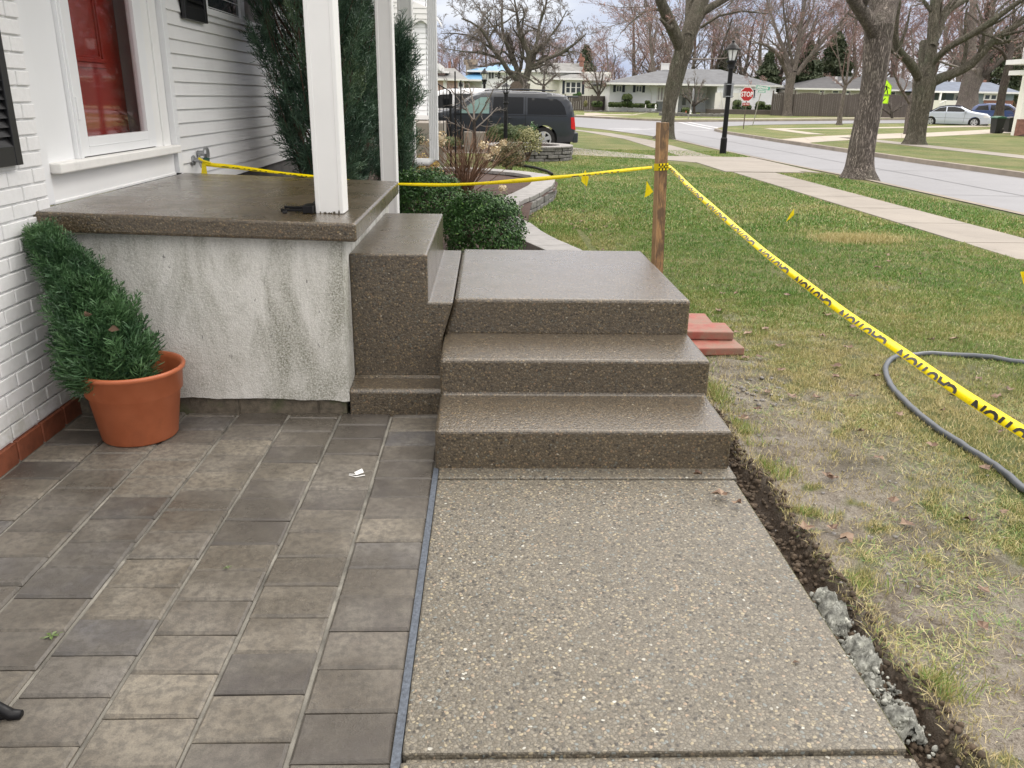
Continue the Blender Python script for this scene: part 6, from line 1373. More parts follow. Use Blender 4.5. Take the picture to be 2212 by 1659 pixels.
# --- white ranch
Y0 = 82.0; xl, _ = W_(zB(318, 500), Y0); xm, _ = W_(zB(905, 500), Y0); zg = float(gz(0, 82))-.05; _, ze = W_(zB(600, 405), Y0-.4); xg, _ = W_(zB(1655, 500), 80.5); xr, _ = W_(z3(648, 500), 80.5)
rh = empty('ranch_house', ((xl+xr)/2, 86, zg), 'white single storey ranch house with a grey hip roof and white chimney', 'house')
m = MB(); siding_mb(m, (xl, Y0), (xm, Y0), zg+.1, ze, .2, .02, (0, -1)); siding_mb(m, (xg, 80.5), (xr, 80.5), zg+.3, ze, .2, .02, (0, -1)); siding_mb(m, (xm, 84.5), (xg, 84.5), zg+.3, ze, .2, .02, (0, -1)); part(rh, m, 'siding_wall', 'siding_far')
m = MB(); m.box(xl, xm, Y0+.02, 92, zg-.5, ze); m.box(xm, xg, 84.52, 92, zg-.5, ze); m.box(xg, xr, 80.52, 92, zg-.5, ze-.01); part(rh, m, 'wall_core', 'white_paint')
m = MB(); rx0_, zr_ = W_(zB(1050, 222), 86); rx1_, _ = W_(zB(1690, 216), 86); hip_roof(m, xl, xr, 80.9, 92, ze, rx0_, rx1_, 86, zr_, .55); part(rh, m, 'roof', 'roof_grey')
m = MB(); gutter(m, xl, xr, 80.9, ze, .55); part(rh, m, 'gutter', 'white_paint')
m = MB(); cxa, cz1 = W_(zB(982, 165), 85.5); cxb, cz0 = W_(zB(1056, 245), 85.5); m.box(cxa, cxb, 85.5, 86.4, cz0-.5, cz1); m.box(cxa-.05, cxb+.05, 85.45, 86.45, cz1, cz1+.08); part(rh, m, 'chimney', 'white_paint')
for (a, b, c, d, mu) in ((402, 430, 465, 512, 2), (648, 432, 715, 515, 2)):
    x0_, z1_ = W_(zB(a, b), Y0); x1_, z0_ = W_(zB(c, d), Y0); window_part(rh, x0_, x1_, z0_, z1_, Y0-.02, .06, 2, 'navy', .24)
x0_, z1_ = W_(zB(910, 438), Y0); x1_, z0_ = W_(zB(1020, 632), Y0); window_part(rh, x0_, x1_, z0_, z1_, Y0-.02, .12, 3, None, glass='curtain')
x0_, z1_ = W_(zB(1205, 500), 84.4); x1_, z0_ = W_(zB(1285, 695), 84.4); m = MB(); m.box(x0_-.1, x1_+.1, 84.38, 84.48, z0_-.1, z1_+.1); dd_ = part(rh, m, 'door', 'white_paint')
m = MB(); m.box(x0_+.2, x1_-.2, 84.35, 84.375, z1_-1.3, z1_-.2); m.v = [(a-rh.location[0], b-rh.location[1], c-rh.location[2]) for a, b, c in m.v]; m.build('door_window', M['far_glass'], dd_)
x0_, _ = W_(zB(1150, 0), Y0); m = MB()
for q in (zB(1160, 600), zB(1655, 600)): xx, _ = W_(q, 81); m.box(xx-.10, xx+.10, 80.95, 81.15, zg, ze-.15)
part(rh, m, 'porch_post', 'white_paint')
x0_, z1_ = W_(z3(215, 487), 80.5); x1_, z0_ = W_(z3(372, 580), 80.5); window_part(rh, x0_+.3, x1_-.3, z0_, z1_, 80.46, .08, 2, 'navy', .3)
gx0, _ = W_(zB(1680, 0), 80.5); m = MB(); m.box(gx0, gx0+2.6, 80.40, 80.47, zg+.1, ze-.7); part(rh, m, 'garage_door', 'siding_cream')
m = MB(); dx0, dz = W_(zB(1700, 560), 80.3); 
for s in range(3): m.tube([(gx0+.3+s*.8, 80.3, zg+.2), (gx0+.8+s*.8, 80.3, zg+2.3)], .03, 4); m.tube([(gx0+.9+s*.8, 80.3, zg+.2), (gx0+.4+s*.8, 80.3, zg+2.3)], .03, 4)
part(rh, m, 'trellis', 'white_paint')
m = MB(); dxx, dz1 = W_(zB(800, 425), Y0-.2); dxb, _ = W_(zB(848, 500), Y0-.2); m.tube([(dxx, Y0-.3, ze-.1), (dxb, Y0-.06, ze-.9), (dxb, Y0-.06, zg+.2)], .05, 6); part(rh, m, 'downpipe', 'white_paint')
m = MB(); pa, _ = W_(zB(1540, 760), 79.5); m.box(pa, xr+1.2, 78.6, 80.4, zg-.4, zg+.42); tag(m.build('raised_bed', M['fence_brown'], bevel=.03), 'dark timber raised bed along the front of the ranch house', 'planter')
# --- cream split level
Y1 = 92.0; zg1 = .35; 
sh = empty('split_level_house', (18, 96, zg1), 'cream split level house with a red brick chimney left of the ranch house', 'house')
xa, zea = W_(zA(1730, 597), Y1); xb, _ = W_(zA(2330, 600), Y1); xc, zeb = W_(zA(1300, 500), Y1+3)
m = MB(); siding_mb(m, (xa+.3, Y1), (xb, Y1), zg1, zea, .22, .02, (0, -1)); siding_mb(m, (xc, Y1+3), (xa+2, Y1+3), zg1, zeb, .22, .02, (0, -1)); part(sh, m, 'siding_wall', 'siding_cream')
m = MB(); m.box(xa+.3, xb, Y1+.02, Y1+9, zg1-.5, zea); m.box(xc, xa+6, Y1+3.02, Y1+9.5, zg1-.5, zeb); part(sh, m, 'wall_core', 'siding_cream')
m = MB(); r0, zr1 = W_(zA(1990, 515), Y1+4); r1, _ = W_(zA(2300, 510), Y1+4); hip_roof(m, xa, xb, Y1, Y1+8, zea, r0, r1, Y1+4, zr1, .5)
r2, zr2 = W_(zA(1560, 400), Y1+6); r3, _ = W_(zA(2060, 395), Y1+6); x6, _ = W_(zA(1960, 500), Y1+3); hip_roof(m, xc, x6, Y1+3, Y1+10, zeb, r2, r3, Y1+6, zr2, .5); part(sh, m, 'roof', 'roof_warm')
m = MB(); gutter(m, xa, xb, Y1, zea, .5); gutter(m, xc, x6, Y1+3, zeb, .5); part(sh, m, 'gutter', 'white_paint')
c0, cz0 = W_(zA(2000, 470), Y1+4.5); c1, cz1 = W_(zA(2055, 330), Y1+4.5); m = MB(); m.box(c0, c1, Y1+4.5, Y1+5.4, cz0-1, cz1); m.box(c0-.08, c1+.08, Y1+4.4, Y1+5.5, cz1-.4, cz1-.1); m.box(c0+.2, c1-.4, Y1+4.7, Y1+5.2, cz1, cz1+.4); part(sh, m, 'chimney', 'chim_brick')
x0_, z1_ = W_(zA(1820, 630), Y1); x1_, z0_ = W_(zA(2018, 790), Y1); window_part(sh, x0_, x1_, z0_, z1_, Y1-.02, .12, 3, 'navy', .24, glass='far_glass', bar=True)
x0_, z1_ = W_(zA(1360, 735), Y1+3); x1_, z0_ = W_(zA(1430, 790), Y1+3); window_part(sh, x0_, x1_, z0_-1.5, z1_, Y1+2.96, .1, 1, None, fm='white_paint', glass='siding_cream')
for q in ((1545, 515, 1590, 555), (1625, 515, 1695, 555)):
    x0_, z1_ = W_(zA(q[0], q[1]), Y1+3); x1_, z0_ = W_(zA(q[2], q[3]), Y1+3); window_part(sh, x0_, x1_, z0_, z1_, Y1+2.96, .08, 1)
# --- blue tarp house
Y2 = 88.0; bh = empty('blue_roof_house', (3, 92, .3), 'white two storey house with bright blue roof sheeting behind the big bare tree', 'house')
xa, ze1 = W_(zA(760, 500), Y2); xb, _ = W_(zA(1240, 500), Y2); zg2 = .3
m = MB(); siding_mb(m, (xa, Y2), (xb, Y2), zg2, ze1, .22, .02, (0, -1)); part(bh, m, 'siding_wall', 'siding_far')
xl2, ze2 = W_(zA(470, 608), Y2-2); xr2, _ = W_(zA(775, 608), Y2-2); m = MB(); m.box(xa, xb, Y2+.02, Y2+8, zg2-.5, ze1); m.box(xl2+.3, xr2, Y2-.5, Y2+6, zg2-.5, ze2); part(bh, m, 'wall_core', 'white_paint')
m = MB(); r0, zr = W_(zA(985, 420), Y2+4); r1, _ = W_(zA(1120, 418), Y2+4); hip_roof(m, xa-.8, xb, Y2, Y2+8, ze1, r0, r1, Y2+4, zr, .5); q0, zq = W_(zA(745, 515), Y2+1); hip_roof(m, xl2, xr2, Y2-2, Y2+4, ze2, q0, q0+.5, Y2+1, zq, .3); part(bh, m, 'roof', 'tarp')
m = MB(); gutter(m, xa-.8, xb, Y2, ze1, .5); gutter(m, xl2, xr2, Y2-2, ze2, .3); part(bh, m, 'gutter', 'white_paint')
for q in ((822, 522, 862, 595), (935, 522, 982, 595)):
    x0_, z1_ = W_(zA(q[0], q[1]), Y2); x1_, z0_ = W_(zA(q[2], q[3]), Y2); window_part(bh, x0_, x1_, z0_, z1_, Y2-.02, .10, 1, 'roof_dark', .2, bar=True)
for q in ((582, 622, 640, 735), (660, 622, 700, 735)):
    x0_, z1_ = W_(zA(q[0], q[1]), Y2-.5); x1_, z0_ = W_(zA(q[2], q[3]), Y2-.5); window_part(bh, x0_, x1_, z0_, z1_, Y2-.54, .1, 2)
x0_, z1_ = W_(zA(940, 738), Y2); x1_, z0_ = W_(zA(1140, 800), Y2); window_part(bh, x0_, x1_, z0_, z1_, Y2-.02, .12, 3)
m = MB(); px, _ = W_(zA(425, 700), Y2-5); px2, zt_ = W_(zA(790, 715), Y2-5); zt_ = W_(zA(600, 715), Y2-5)[1]
m.box(px, px2, Y2-5.02, Y2-4.98, zt_-.05, zt_)
for i in range(30): xx = px+(px2-px)*i/29; m.box(xx-.02, xx+.02, Y2-5.02, Y2-4.98, zt_-1.0, zt_)
tag(m.build('porch_railing', M['black_iron']), 'black railing in front of the blue roofed house', 'railing')
# --- pink brick house
Y3 = 84.0; ph = empty('pink_brick_house', (-5, 88, .3), 'pinkish brick house with grey roofs and a stone chimney at far left', 'house')
xa, ze = W_(zA(100, 600), Y3); xb, _ = W_(zA(560, 600), Y3); m = MB(); m.box(xa-3, xb, Y3, Y3+8, -.1, ze); xq, zq2 = W_(zA(330, 515), Y3+2); m.box(xa-3, xq, Y3+1, Y3+9, -.1, zq2); part(ph, m, 'brick_wall', 'pink_brick')
m = MB(); r0, zr = W_(zA(440, 470), Y3+4); hip_roof(m, xa-3, xb, Y3, Y3+8, ze, xa, r0, Y3+4, zr, .4); r1, zr2 = W_(zA(230, 440), Y3+5); hip_roof(m, xa-3, xq, Y3+1, Y3+9, zq2, xa-2, r1-1, Y3+5, zr2+.2, .4); part(ph, m, 'roof', 'roof_warm')
m = MB(); gutter(m, xa-3, xb, Y3, ze, .4); gutter(m, xa-3, xq, Y3+1, zq2, .4); part(ph, m, 'gutter', 'white_paint')
c0, cz0 = W_(zA(582, 560), Y3+5); c1, cz1 = W_(zA(700, 425), Y3+5); m = MB(); m.box(c0, c1, Y3+5, Y3+6.5, 0, cz1); m.box(c0+1.2, c1-1.2, Y3+5.3, Y3+6, cz1, cz1+.5); part(ph, m, 'chimney', 'chim_stone')
c0, cz0 = W_(zA(362, 480), Y3+6); c1, cz1 = W_(zA(392, 385), Y3+6); m = MB(); m.box(c0, c1, Y3+6, Y3+7, 2, cz1); part(ph, m, 'flue', 'chim_brick')
for q in ((300, 625, 345, 720), (140, 640, 190, 720), (480, 630, 560, 715)):
    x0_, z1_ = W_(zA(q[0], q[1]), Y3); x1_, z0_ = W_(zA(q[2], q[3]), Y3); window_part(ph, x0_, x1_, z0_, z1_, Y3-.01, .1, 2)
# --- beige house behind the fence
Y4 = 92.0; gh = empty('beige_house', (40, 96, .42), 'beige sided house with dark roof behind the long brown fence', 'house')
xa, ze = W_(z3(930, 465), Y4); xb, _ = W_(z3(2500, 480), Y4); zg4 = .42; m = MB(); siding_mb(m, (xa, Y4), (xb, Y4), zg4, ze, .2, .02, (0, -1)); part(gh, m, 'siding_wall', 'siding_beige')
m = MB(); m.box(xa, xb, Y4+.02, Y4+9, 0, ze); part(gh, m, 'wall_core', 'siding_beige')
m = MB(); r0, zr = W_(z3(1290, 318), Y4+4.5); r1, _ = W_(z3(2200, 330), Y4+4.5); hip_roof(m, xa, xb, Y4, Y4+9, ze, r0, r1, Y4+4.5, zr, .5); part(gh, m, 'roof', 'roof_dark')
m = MB(); gutter(m, xa, xb, Y4, ze, .5); part(gh, m, 'gutter', 'white_paint')
for q in ((1185, 480, 1258, 530), (1345, 485, 1430, 538), (1512, 488, 1575, 545), (2070, 500, 2130, 590)):
    x0_, z1_ = W_(z3(q[0], q[1]), Y4); x1_, z0_ = W_(z3(q[2], q[3]), Y4); window_part(gh, x0_, x1_, z0_, z1_, Y4-.02, .12, 1)
m = MB(); vx, vz = W_(z3(1393, 395), Y4+2); m.tube([(vx, Y4+2, vz-.3), (vx, Y4+2, vz+.6)], .12, 8); vx, vz = W_(z3(1452, 385), Y4+2); m.tube([(vx, Y4+2, vz-.3), (vx, Y4+2, vz+.1)], .14, 8); part(gh, m, 'roof_vent', 'white_paint')
# --- blue grey house with brick base
Y5 = 86.0; bg_ = empty('blue_grey_house', (52, 90, .38), 'blue grey house with brick lower wall and slate coloured roof at right', 'house')
xa, ze = W_(zR(545, 450), Y5); xb, _ = W_(zR(1845, 480), Y5); xw, _ = W_(zR(1210, 500), Y5); m = MB(); siding_mb(m, (xa+2.0, Y5+1.5), (xw, Y5+1.5), .3, ze, .2, .02, (0, -1)); siding_mb(m, (xw, Y5), (xb, Y5), .3, ze, .2, .02, (0, -1)); part(bg_, m, 'siding_wall', 'siding_blue')
m = MB(); m.box(xa+2, xb, Y5+1.52, Y5+9, -.2, ze); m.box(xw, xb-.01, Y5+.02, Y5+3, -.2, ze-.01); part(bg_, m, 'wall_core', 'siding_blue')
_, zb_ = W_(zR(1500, 615), Y5); xk, _ = W_(zR(1325, 700), Y5); m = MB(); m.box(xk, xb+.02, Y5-.06, Y5+.01, -.2, zb_); m.box(xk-.05, xb+.05, Y5-.10, Y5, zb_, zb_+.08); part(bg_, m, 'brick_base', 'chim_brick')
m = MB(); r0, zr = W_(zR(640, 295), Y5+4.5); r1, _ = W_(zR(1450, 300), Y5+4.5); hip_roof(m, xa, xb, Y5, Y5+9, ze, r0, r1, Y5+4.5, zr, .5); part(bg_, m, 'roof', 'roof_slate')
m = MB(); gutter(m, xa, xb, Y5, ze, .5); part(bg_, m, 'gutter', 'white_paint')
c0, cz0 = W_(zR(1310, 300), Y5+5.5); c1, cz1 = W_(zR(1390, 268), Y5+5.5); m = MB(); m.box(c0, c1, Y5+5.5, Y5+6.3, 2, cz1); part(bg_, m, 'chimney', 'chim_brick')
x0_, z1_ = W_(zR(1345, 488), Y5); x1_, z0_ = W_(zR(1550, 610), Y5); window_part(bg_, x0_, x1_, z0_, z1_, Y5-.02, .16, 2)
x0_, z1_ = W_(zR(860, 490), Y5+1.5); x1_, z0_ = W_(zR(960, 720), Y5+1.5); m = MB(); m.box(x0_, x1_, Y5+1.42, Y5+1.49, .3, z1_); part(bg_, m, 'door', 'white_paint'); window_part(bg_, x0_+.15, x1_-.15, z1_-1.2, z1_-.2, Y5+1.40, .06, 2)
m = MB(); p0, zp = W_(zR(640, 480), Y5-.4); m.box(p0-.08, p0+.08, Y5-.5, Y5-.34, .3, ze-.1); part(bg_, m, 'porch_post', 'white_paint')
m = MB(); s0, zs0 = W_(zR(610, 650), Y5-3); s1, zs1 = W_(zR(720, 600), Y5-3); e0, ez = W_(zR(600, 760), Y5-3)
m.box(s1, s1+2.6, Y5-3, Y5+1.4, .1, zs1-.0); part(bg_, m, 'porch', 'siding_cream')
m = MB(); m.tube([(s0, Y5-3.1, zs0), (s1, Y5-3.1, zs1)], .05, 4)
for t in np.linspace(0, 1, 5): m.tube([(s0+(s1-s0)*t, Y5-3.1, zs0+(zs1-zs0)*t), (s0+(s1-s0)*t, Y5-3.1, .1)], .04, 4)
m.tube([(s0, Y5-3.1, zs0-.9), (s1, Y5-3.1, zs1-.9)], .05, 4); part(bg_, m, 'railing', 'white_paint')
h2 = empty('pale_roof_house', (70, 112, .42), 'distant low house with a pale grey roof behind the blue grey house', 'house'); xa, ze = W_(zR(1500, 420), 112); xb, _ = W_(zR(2200, 420), 112); r0, zr = W_(zR(1560, 312), 116); r1, _ = W_(zR(2100, 318), 116)
m = MB(); m.box(xa, xb, 112, 120, 0, ze); part(h2, m, 'wall', 'siding_cream'); m = MB(); hip_roof(m, xa, xb, 112, 120, ze, r0, r1, 116, zr, .5); part(h2, m, 'roof', 'siding_far')
m = MB(); xq, _ = W_(z3(650, 520), 96); xq2, zz = W_(z3(725, 560), 96); m.box(xq-1, xq2, 96, 101, 0, zz); g2 = empty('white_garage', (xq, 98, .42), 'small white garage between the ranch house and the brown fence', 'garage'); part(g2, m, 'wall', 'white_paint'); m = MB(); hip_roof(m, xq-1, xq2, 96, 101, zz, xq-.5, xq, 98, W_(z3(650, 485), 96)[1], .3); part(g2, m, 'roof', 'siding_cream')
# house corner at the right edge
Y6 = 44.0; e = empty('right_edge_house', (44, 46, 0), 'corner of a pale house with white gutters cut off by the right edge', 'house')
x1_, za_ = W_(zR(1945, 300), Y6); m = MB(); x0w, _ = W_(zR(1935, 400), Y6); x0w += .5; m.box(x0w, x0w+8, Y6+.3, Y6+.8, -.1, W_(zR(1990, 60), Y6)[1]); part(e, m, 'wall', 'siding_cream')
m = MB(); g0, gz1 = W_((2187, 139), Y6); _, gz2 = W_((2187, 131), Y6); m.box(g0, g0+9, Y6-.7, Y6+.6, gz1, gz2+.05); g1_, gz3 = W_((2193, 162), Y6); m.box(g1_, g1_+9, Y6-.4, Y6+.6, gz3, gz3+.22); part(e, m, 'gutter', 'white_paint')
m = MB(); m.add([(g0, Y6-.7, gz2+.05), (g0+9, Y6-.7, gz2+.05), (g0+9, Y6+1.0, gz2+.7), (g0+1.0, Y6+1.0, gz2+.7)], [(0, 1, 2, 3)]); part(e, m, 'roof', 'roof_warm')
m = MB(); b0, _ = W_(zR(1945, 1000), Y6+2); _, bz = W_(zR(1940, 900), Y6+2); m.box(x0w-.15, x0w+8, Y6+.2, Y6+.29, -.1, max(bz, .5)); part(e, m, 'brick_base', 'chim_brick')

# ================================================================ fences
def fence(name, pts, h, label, scallop=.0, post=2.4, caps=True, mat='fence_brown'):
    P = np.array(resamp(pts, post, False)); root = empty(name, (P[0][0], P[0][1], 0), label, 'fence'); ox, oy = P[0]
    m = MB(); c = MB()
    for i in range(len(P)-1):
        a, b = P[i], P[i+1]; za, zb2 = float(gz(*a)), float(gz(*b)); n = 12; d = (b-a)/np.linalg.norm(b-a); nn = np.array([-d[1], d[0]])*.02
        for j in range(n):
            s0, s1 = j/n, (j+1)/n; q0 = a+(b-a)*(s0+.004); q1 = a+(b-a)*(s1-.004); t = h+scallop*math.sin((s0+s1)/2*PI); z = za+(zb2-za)*s0; o = nn*(1 if j % 2 else .6)
            m.add([(q0[0]-ox-o[0], q0[1]-oy-o[1], z-.1), (q1[0]-ox-o[0], q1[1]-oy-o[1], z-.1), (q1[0]-ox-o[0], q1[1]-oy-o[1], z+t), (q0[0]-ox-o[0], q0[1]-oy-o[1], z+t), (q0[0]-ox+nn[0], q0[1]-oy+nn[1], z-.1), (q1[0]-ox+nn[0], q1[1]-oy+nn[1], z-.1), (q1[0]-ox+nn[0], q1[1]-oy+nn[1], z+t), (q0[0]-ox+nn[0], q0[1]-oy+nn[1], z+t)],
                  [(0, 1, 2, 3), (7, 6, 5, 4), (3, 2, 6, 7), (0, 3, 7, 4), (1, 5, 6, 2)])
    for p in P:
        z = float(gz(*p)); x, y = p[0]-ox, p[1]-oy; pm = MB(); pm.box(x-.06, x+.06, y-.06, y+.06, z-.1, z+h+.10)
        if caps: pm.lathe([(.001, z+h+.10), (.09, z+h+.12), (.06, z+h+.2), (.08, z+h+.27), (.001, z+h+.33)], (x, y, 0), 8)
        pm.build('post', M[mat], root)
    m.build('boards', M[mat], root); return root
fa = W_(z3(600, 600), 76.5)
fence('board_fence', [(W_(z3(598, 700), 77)[0], 77), (W_(z3(870, 700), 76)[0], 76), (W_(z3(2212, 700), 76)[0], 76), (W_(zR(470, 850), 78)[0], 78)], 1.80, 'long brown grey wooden fence with scalloped panels and post caps', .16)
fence('low_fence', [(W_(zA(1815, 900), 83)[0], 83), (W_(zA(2150, 900), 83)[0], 83), (W_(zB(312, 640), 86)[0], 86)], 1.35, 'low brown fence between the split level and ranch houses', .0, 2.4, False)

# ================================================================ ranch garden: clipped shrubs, ornaments
def far_shrub(q0, q1, Y, label, n=2600, mat='hedge', lump=.12, group='clipped shrubs in front of the ranch house', name='clipped_shrub', box=True):
    x0_, z1_ = W_(q0, Y); x1_, z0_ = W_(q1, Y); rx = (x1_-x0_)/2; h = z1_-z0_; r = np.random.RandomState(int(abs(x0_*97)) % 9999+3); root = empty(name, ((x0_+x1_)/2, Y, z0_), label, 'shrub', group)
    d = r.normal(size=(n, 3)); d /= np.linalg.norm(d, axis=1)[:, None]
    if box: d = np.sign(d)*np.abs(d)**.45; d /= np.maximum(1, np.linalg.norm(d, axis=1)[:, None]*.82)
    p = d*r.uniform(.82, 1.0, (n, 1))*(1+lump*(r.rand(n, 1)-.5))*np.array([rx, min(rx, .9), h/2])+np.array([0, 0, h/2])
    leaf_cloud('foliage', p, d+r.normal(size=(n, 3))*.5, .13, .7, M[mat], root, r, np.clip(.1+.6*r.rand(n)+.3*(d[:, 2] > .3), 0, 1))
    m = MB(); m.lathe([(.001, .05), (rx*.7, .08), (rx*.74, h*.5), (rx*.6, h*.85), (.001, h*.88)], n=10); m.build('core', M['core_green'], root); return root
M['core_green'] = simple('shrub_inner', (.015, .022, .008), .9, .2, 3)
Yh = 80.8
for q0, q1, lab in (((305, 640), (378, 698), 'low rounded hedge at the left end of the ranch house bed'), ((378, 642), (475, 700), 'low hedge between the tall block shrub and the leftmost one'), ((476, 537), (592, 698), 'tall squared green shrub between the two small ranch windows'), ((536, 652), (615, 708), 'small low hedge just right of the tall squared shrub'), ((616, 655), (755, 708), 'wider low hedge under the second small ranch window'), ((772, 655), (905, 715), 'low hedge below the white downpipe'), ((762, 622), (815, 668), 'small round ball shrub behind the low hedges near the downpipe')):
    far_shrub(zB(*q0), zB(*q1), Yh, lab)
for q0, q1, lab in (((122, 612), (203, 758), 'tall oval shrub left of the stop sign post'), ((235, 672), (330, 757), 'squat green shrub right behind the stop sign post'), ((406, 628), (497, 755), 'tall rounded shrub behind the leaning name sign post'), ((490, 672), (584, 760), 'squat green shrub at the right end of the raised bed')):
    far_shrub(z3(*q0), z3(*q1), 79.4, lab, group='shrubs in the raised bed of the ranch house')
far_shrub(zB(1217, 705), zB(1310, 780), 73, 'round clipped shrub in the island bed under the small tree', group=None)
far_shrub(zA(1915, 790), zA(1955, 880), 88, 'small dark upright shrub below the split level window', mat='boxwood', group=None); far_shrub(zA(1955, 765), zA(2020, 880), 88, 'pointed dark evergreen shrub beside the split level window', mat='boxwood', box=False, group=None)
far_shrub(zB(98, 625), zB(222, 698), 80.5, 'clipped shrub beneath the small bare tree by the low fence', group=None)
far_shrub(zB(0, 620), zB(35, 695), 80.5, 'small light green shrub at the left end of the low fence', group=None, mat='varieg', box=False)
# beds
M['bed_stone'] = M['wall_stone']
m = MB(); r = random.Random(3); xq = W_(zB(0, 700), 79.8)[0]; xe = W_(zB(950, 740), 79.8)[0]; x = xq
while x < xe: w_ = r.uniform(.3, .7); m.box(x, x+w_*.95, 79.6, 80.0, .25, .42+r.uniform(0, .12)); x += w_
tag(m.build('stone_edging', M['wall_stone'], bevel=.04), 'irregular stone edging along the bed in front of the ranch house', 'edging')
m = MB(); cx_, _ = W_(zB(1370, 790), 71.5)
for i in range(22):
    a = PI+i*PI/21; m.box(cx_+2.6*math.cos(a)-.2, cx_+2.6*math.cos(a)+.2, 72.2+1.2*math.sin(a)-.15, 72.2+1.2*math.sin(a)+.15, .2, .42+r.uniform(0, .12))
tag(m.build('stone_ring', M['wall_stone'], bevel=.04), 'ring of pale stones around the small tree by the driveway', 'edging')
def ornament(q0, q1, Y, label, mat, name='garden_statue'):
    x0_, z1_ = W_(q0, Y); x1_, z0_ = W_(q1, Y); w_ = (x1_-x0_)/2; h = z1_-z0_; m = MB(); m.lathe([(.001, 0), (w_*.9, 0), (w_*.8, h*.12), (w_*.45, h*.2), (w_*.6, h*.45), (w_*.75, h*.6), (w_*.35, h*.74), (w_*.5, h*.85), (w_*.3, h*.97), (.001, h)], n=10)
    o = m.build(name, M[mat], smooth=True); o.location = ((x0_+x1_)/2, Y, z0_); tag(o, label, 'ornament')
ornament(zB(875, 665), zB(905, 728), 79, 'white garden statue at the right end of the stone edged bed', 'white_paint')
ornament(zB(1308, 732), zB(1342, 793), 72.5, 'white urn beside the small bare tree on the island bed', 'white_paint', 'garden_urn')
ornament(zB(1256, 745), zB(1280, 785), 72.5, 'small orange clay figure left of the white urn', 'terracotta')
ornament(zB(757, 668), zB(772, 705), 79, 'small white ornament between the low hedges of the ranch house', 'white_paint')
# ================================================================ trees
class TreeB:
    """collects tapered branch tubes; thick ones go to the trunk mesh, thin ones to the crown"""
    def __init__(s, seed, split=.05): s.r = np.random.RandomState(seed); s.T = [[], [], 0]; s.K = [[], [], 0]; s.split = split; s.tips = []
    def tube(s, P, R, n=None):
        n = n or (14 if R[0] > .25 else 8 if R[0] > .1 else 5 if R[0] > .03 else 3)
        V, F = tube_arr(P, R, n); q = s.T if R[0] > s.split else s.K; q[0].append(V); q[1].append(F+q[2]); q[2] += len(V)
    def kids(s, P, R, lv, cfg):
        """children along path P"""
        if lv > cfg['lv']: return
        r = s.r; L = np.linalg.norm(np.diff(P, axis=0), axis=1).sum(); c = cfg['n'][min(lv, len(cfg['n'])-1)]; cnt = max(1, int(c*(.7+.6*r.rand()))) if L > .15 else 0
        for i in range(cnt):
            t = cfg['t0']+(1-cfg['t0'])*(i+r.rand())/cnt; k = t*(len(P)-1); j = min(int(k), len(P)-2); p = P[j]+(P[j+1]-P[j])*(k-j); rad = (R[j]+(R[j+1]-R[j])*(k-j)); d = P[j+1]-P[j]; d = d/(np.linalg.norm(d)+1e-9)
            ang = r.uniform(*cfg['ang']); a = r.normal(size=3); a -= d*(a@d); a /= np.linalg.norm(a)+1e-9; nd = d*math.cos(ang)+a*math.sin(ang); nd[2] += cfg['up']; nd /= np.linalg.norm(nd)
            s.branch(p, nd, L*cfg['len'][min(lv, len(cfg['len'])-1)]*r.uniform(.6, 1.15)*(1-.35*t), min(rad*.72, max(rad*cfg['rr'], cfg['rmin'])), lv, cfg)
    def branch(s, p, d, L, rad, lv, cfg):
        r = s.r; n = max(3, min(7, int(L/cfg['seg'])+2)); P = [p]; st = L/(n-1); j = cfg['jit']
        for i in range(n-1): d = d+r.normal(size=3)*j; d[2] += cfg['up2']; d = d/np.linalg.norm(d); P.append(P[-1]+d*st)
        P = np.array(P); R = np.linspace(rad, max(rad*.35, cfg['rmin']*.7), n); s.tube(P, R)
        if lv >= cfg['lv']-0: s.tips.append(P[-1]); s.tips.append(P[len(P)//2])
        s.kids(P, R, lv+1, cfg)
    def buds(s, size, per, spread=.06):
        r = s.r; T = np.array(s.tips); T = np.repeat(T, per, 0)+r.normal(size=(len(T)*per, 3))*spread; n = len(T); D = r.normal(size=(n, 3)); U, W, D = rot_frames(D, r); h = size*r.uniform(.6, 1.3, n)[:, None]
        V = np.stack([T-U*h, T+W*h, T+U*h, T-W*h], 1).reshape(-1, 3); return V, np.arange(n*4).reshape(-1, 4)
    def finish(s, root, bark_m, twig_m, bud=None, org=(0, 0, 0)):
        o = np.array(org); me = []
        if s.T[0]: me.append(np_mesh('trunk', np.vstack(s.T[0])-o, np.vstack(s.T[1]), M[bark_m], root, True))
        if s.K[0]:
            V = np.vstack(s.K[0])-o; F = np.vstack(s.K[1]); cr_ = np_mesh('crown', V, F, M[twig_m], root, False)
            if bud: bv, bf = s.buds(*bud[1:]); np_mesh('buds', bv-o, bf, M[bud[0]], root if False else cr_)
        return root
M['twig'] = simple('twig', (.19, .165, .145), .85, .25, 3); M['twig_red'] = simple('reddish_twig', (.24, .165, .15), .85, .25, 3); M['bud_red'] = simple('red_bud', (.36, .215, .19), .7, .3, 2); M['bud_tan'] = simple('tan_bud', (.22, .16, .10), .7, .3, 2)
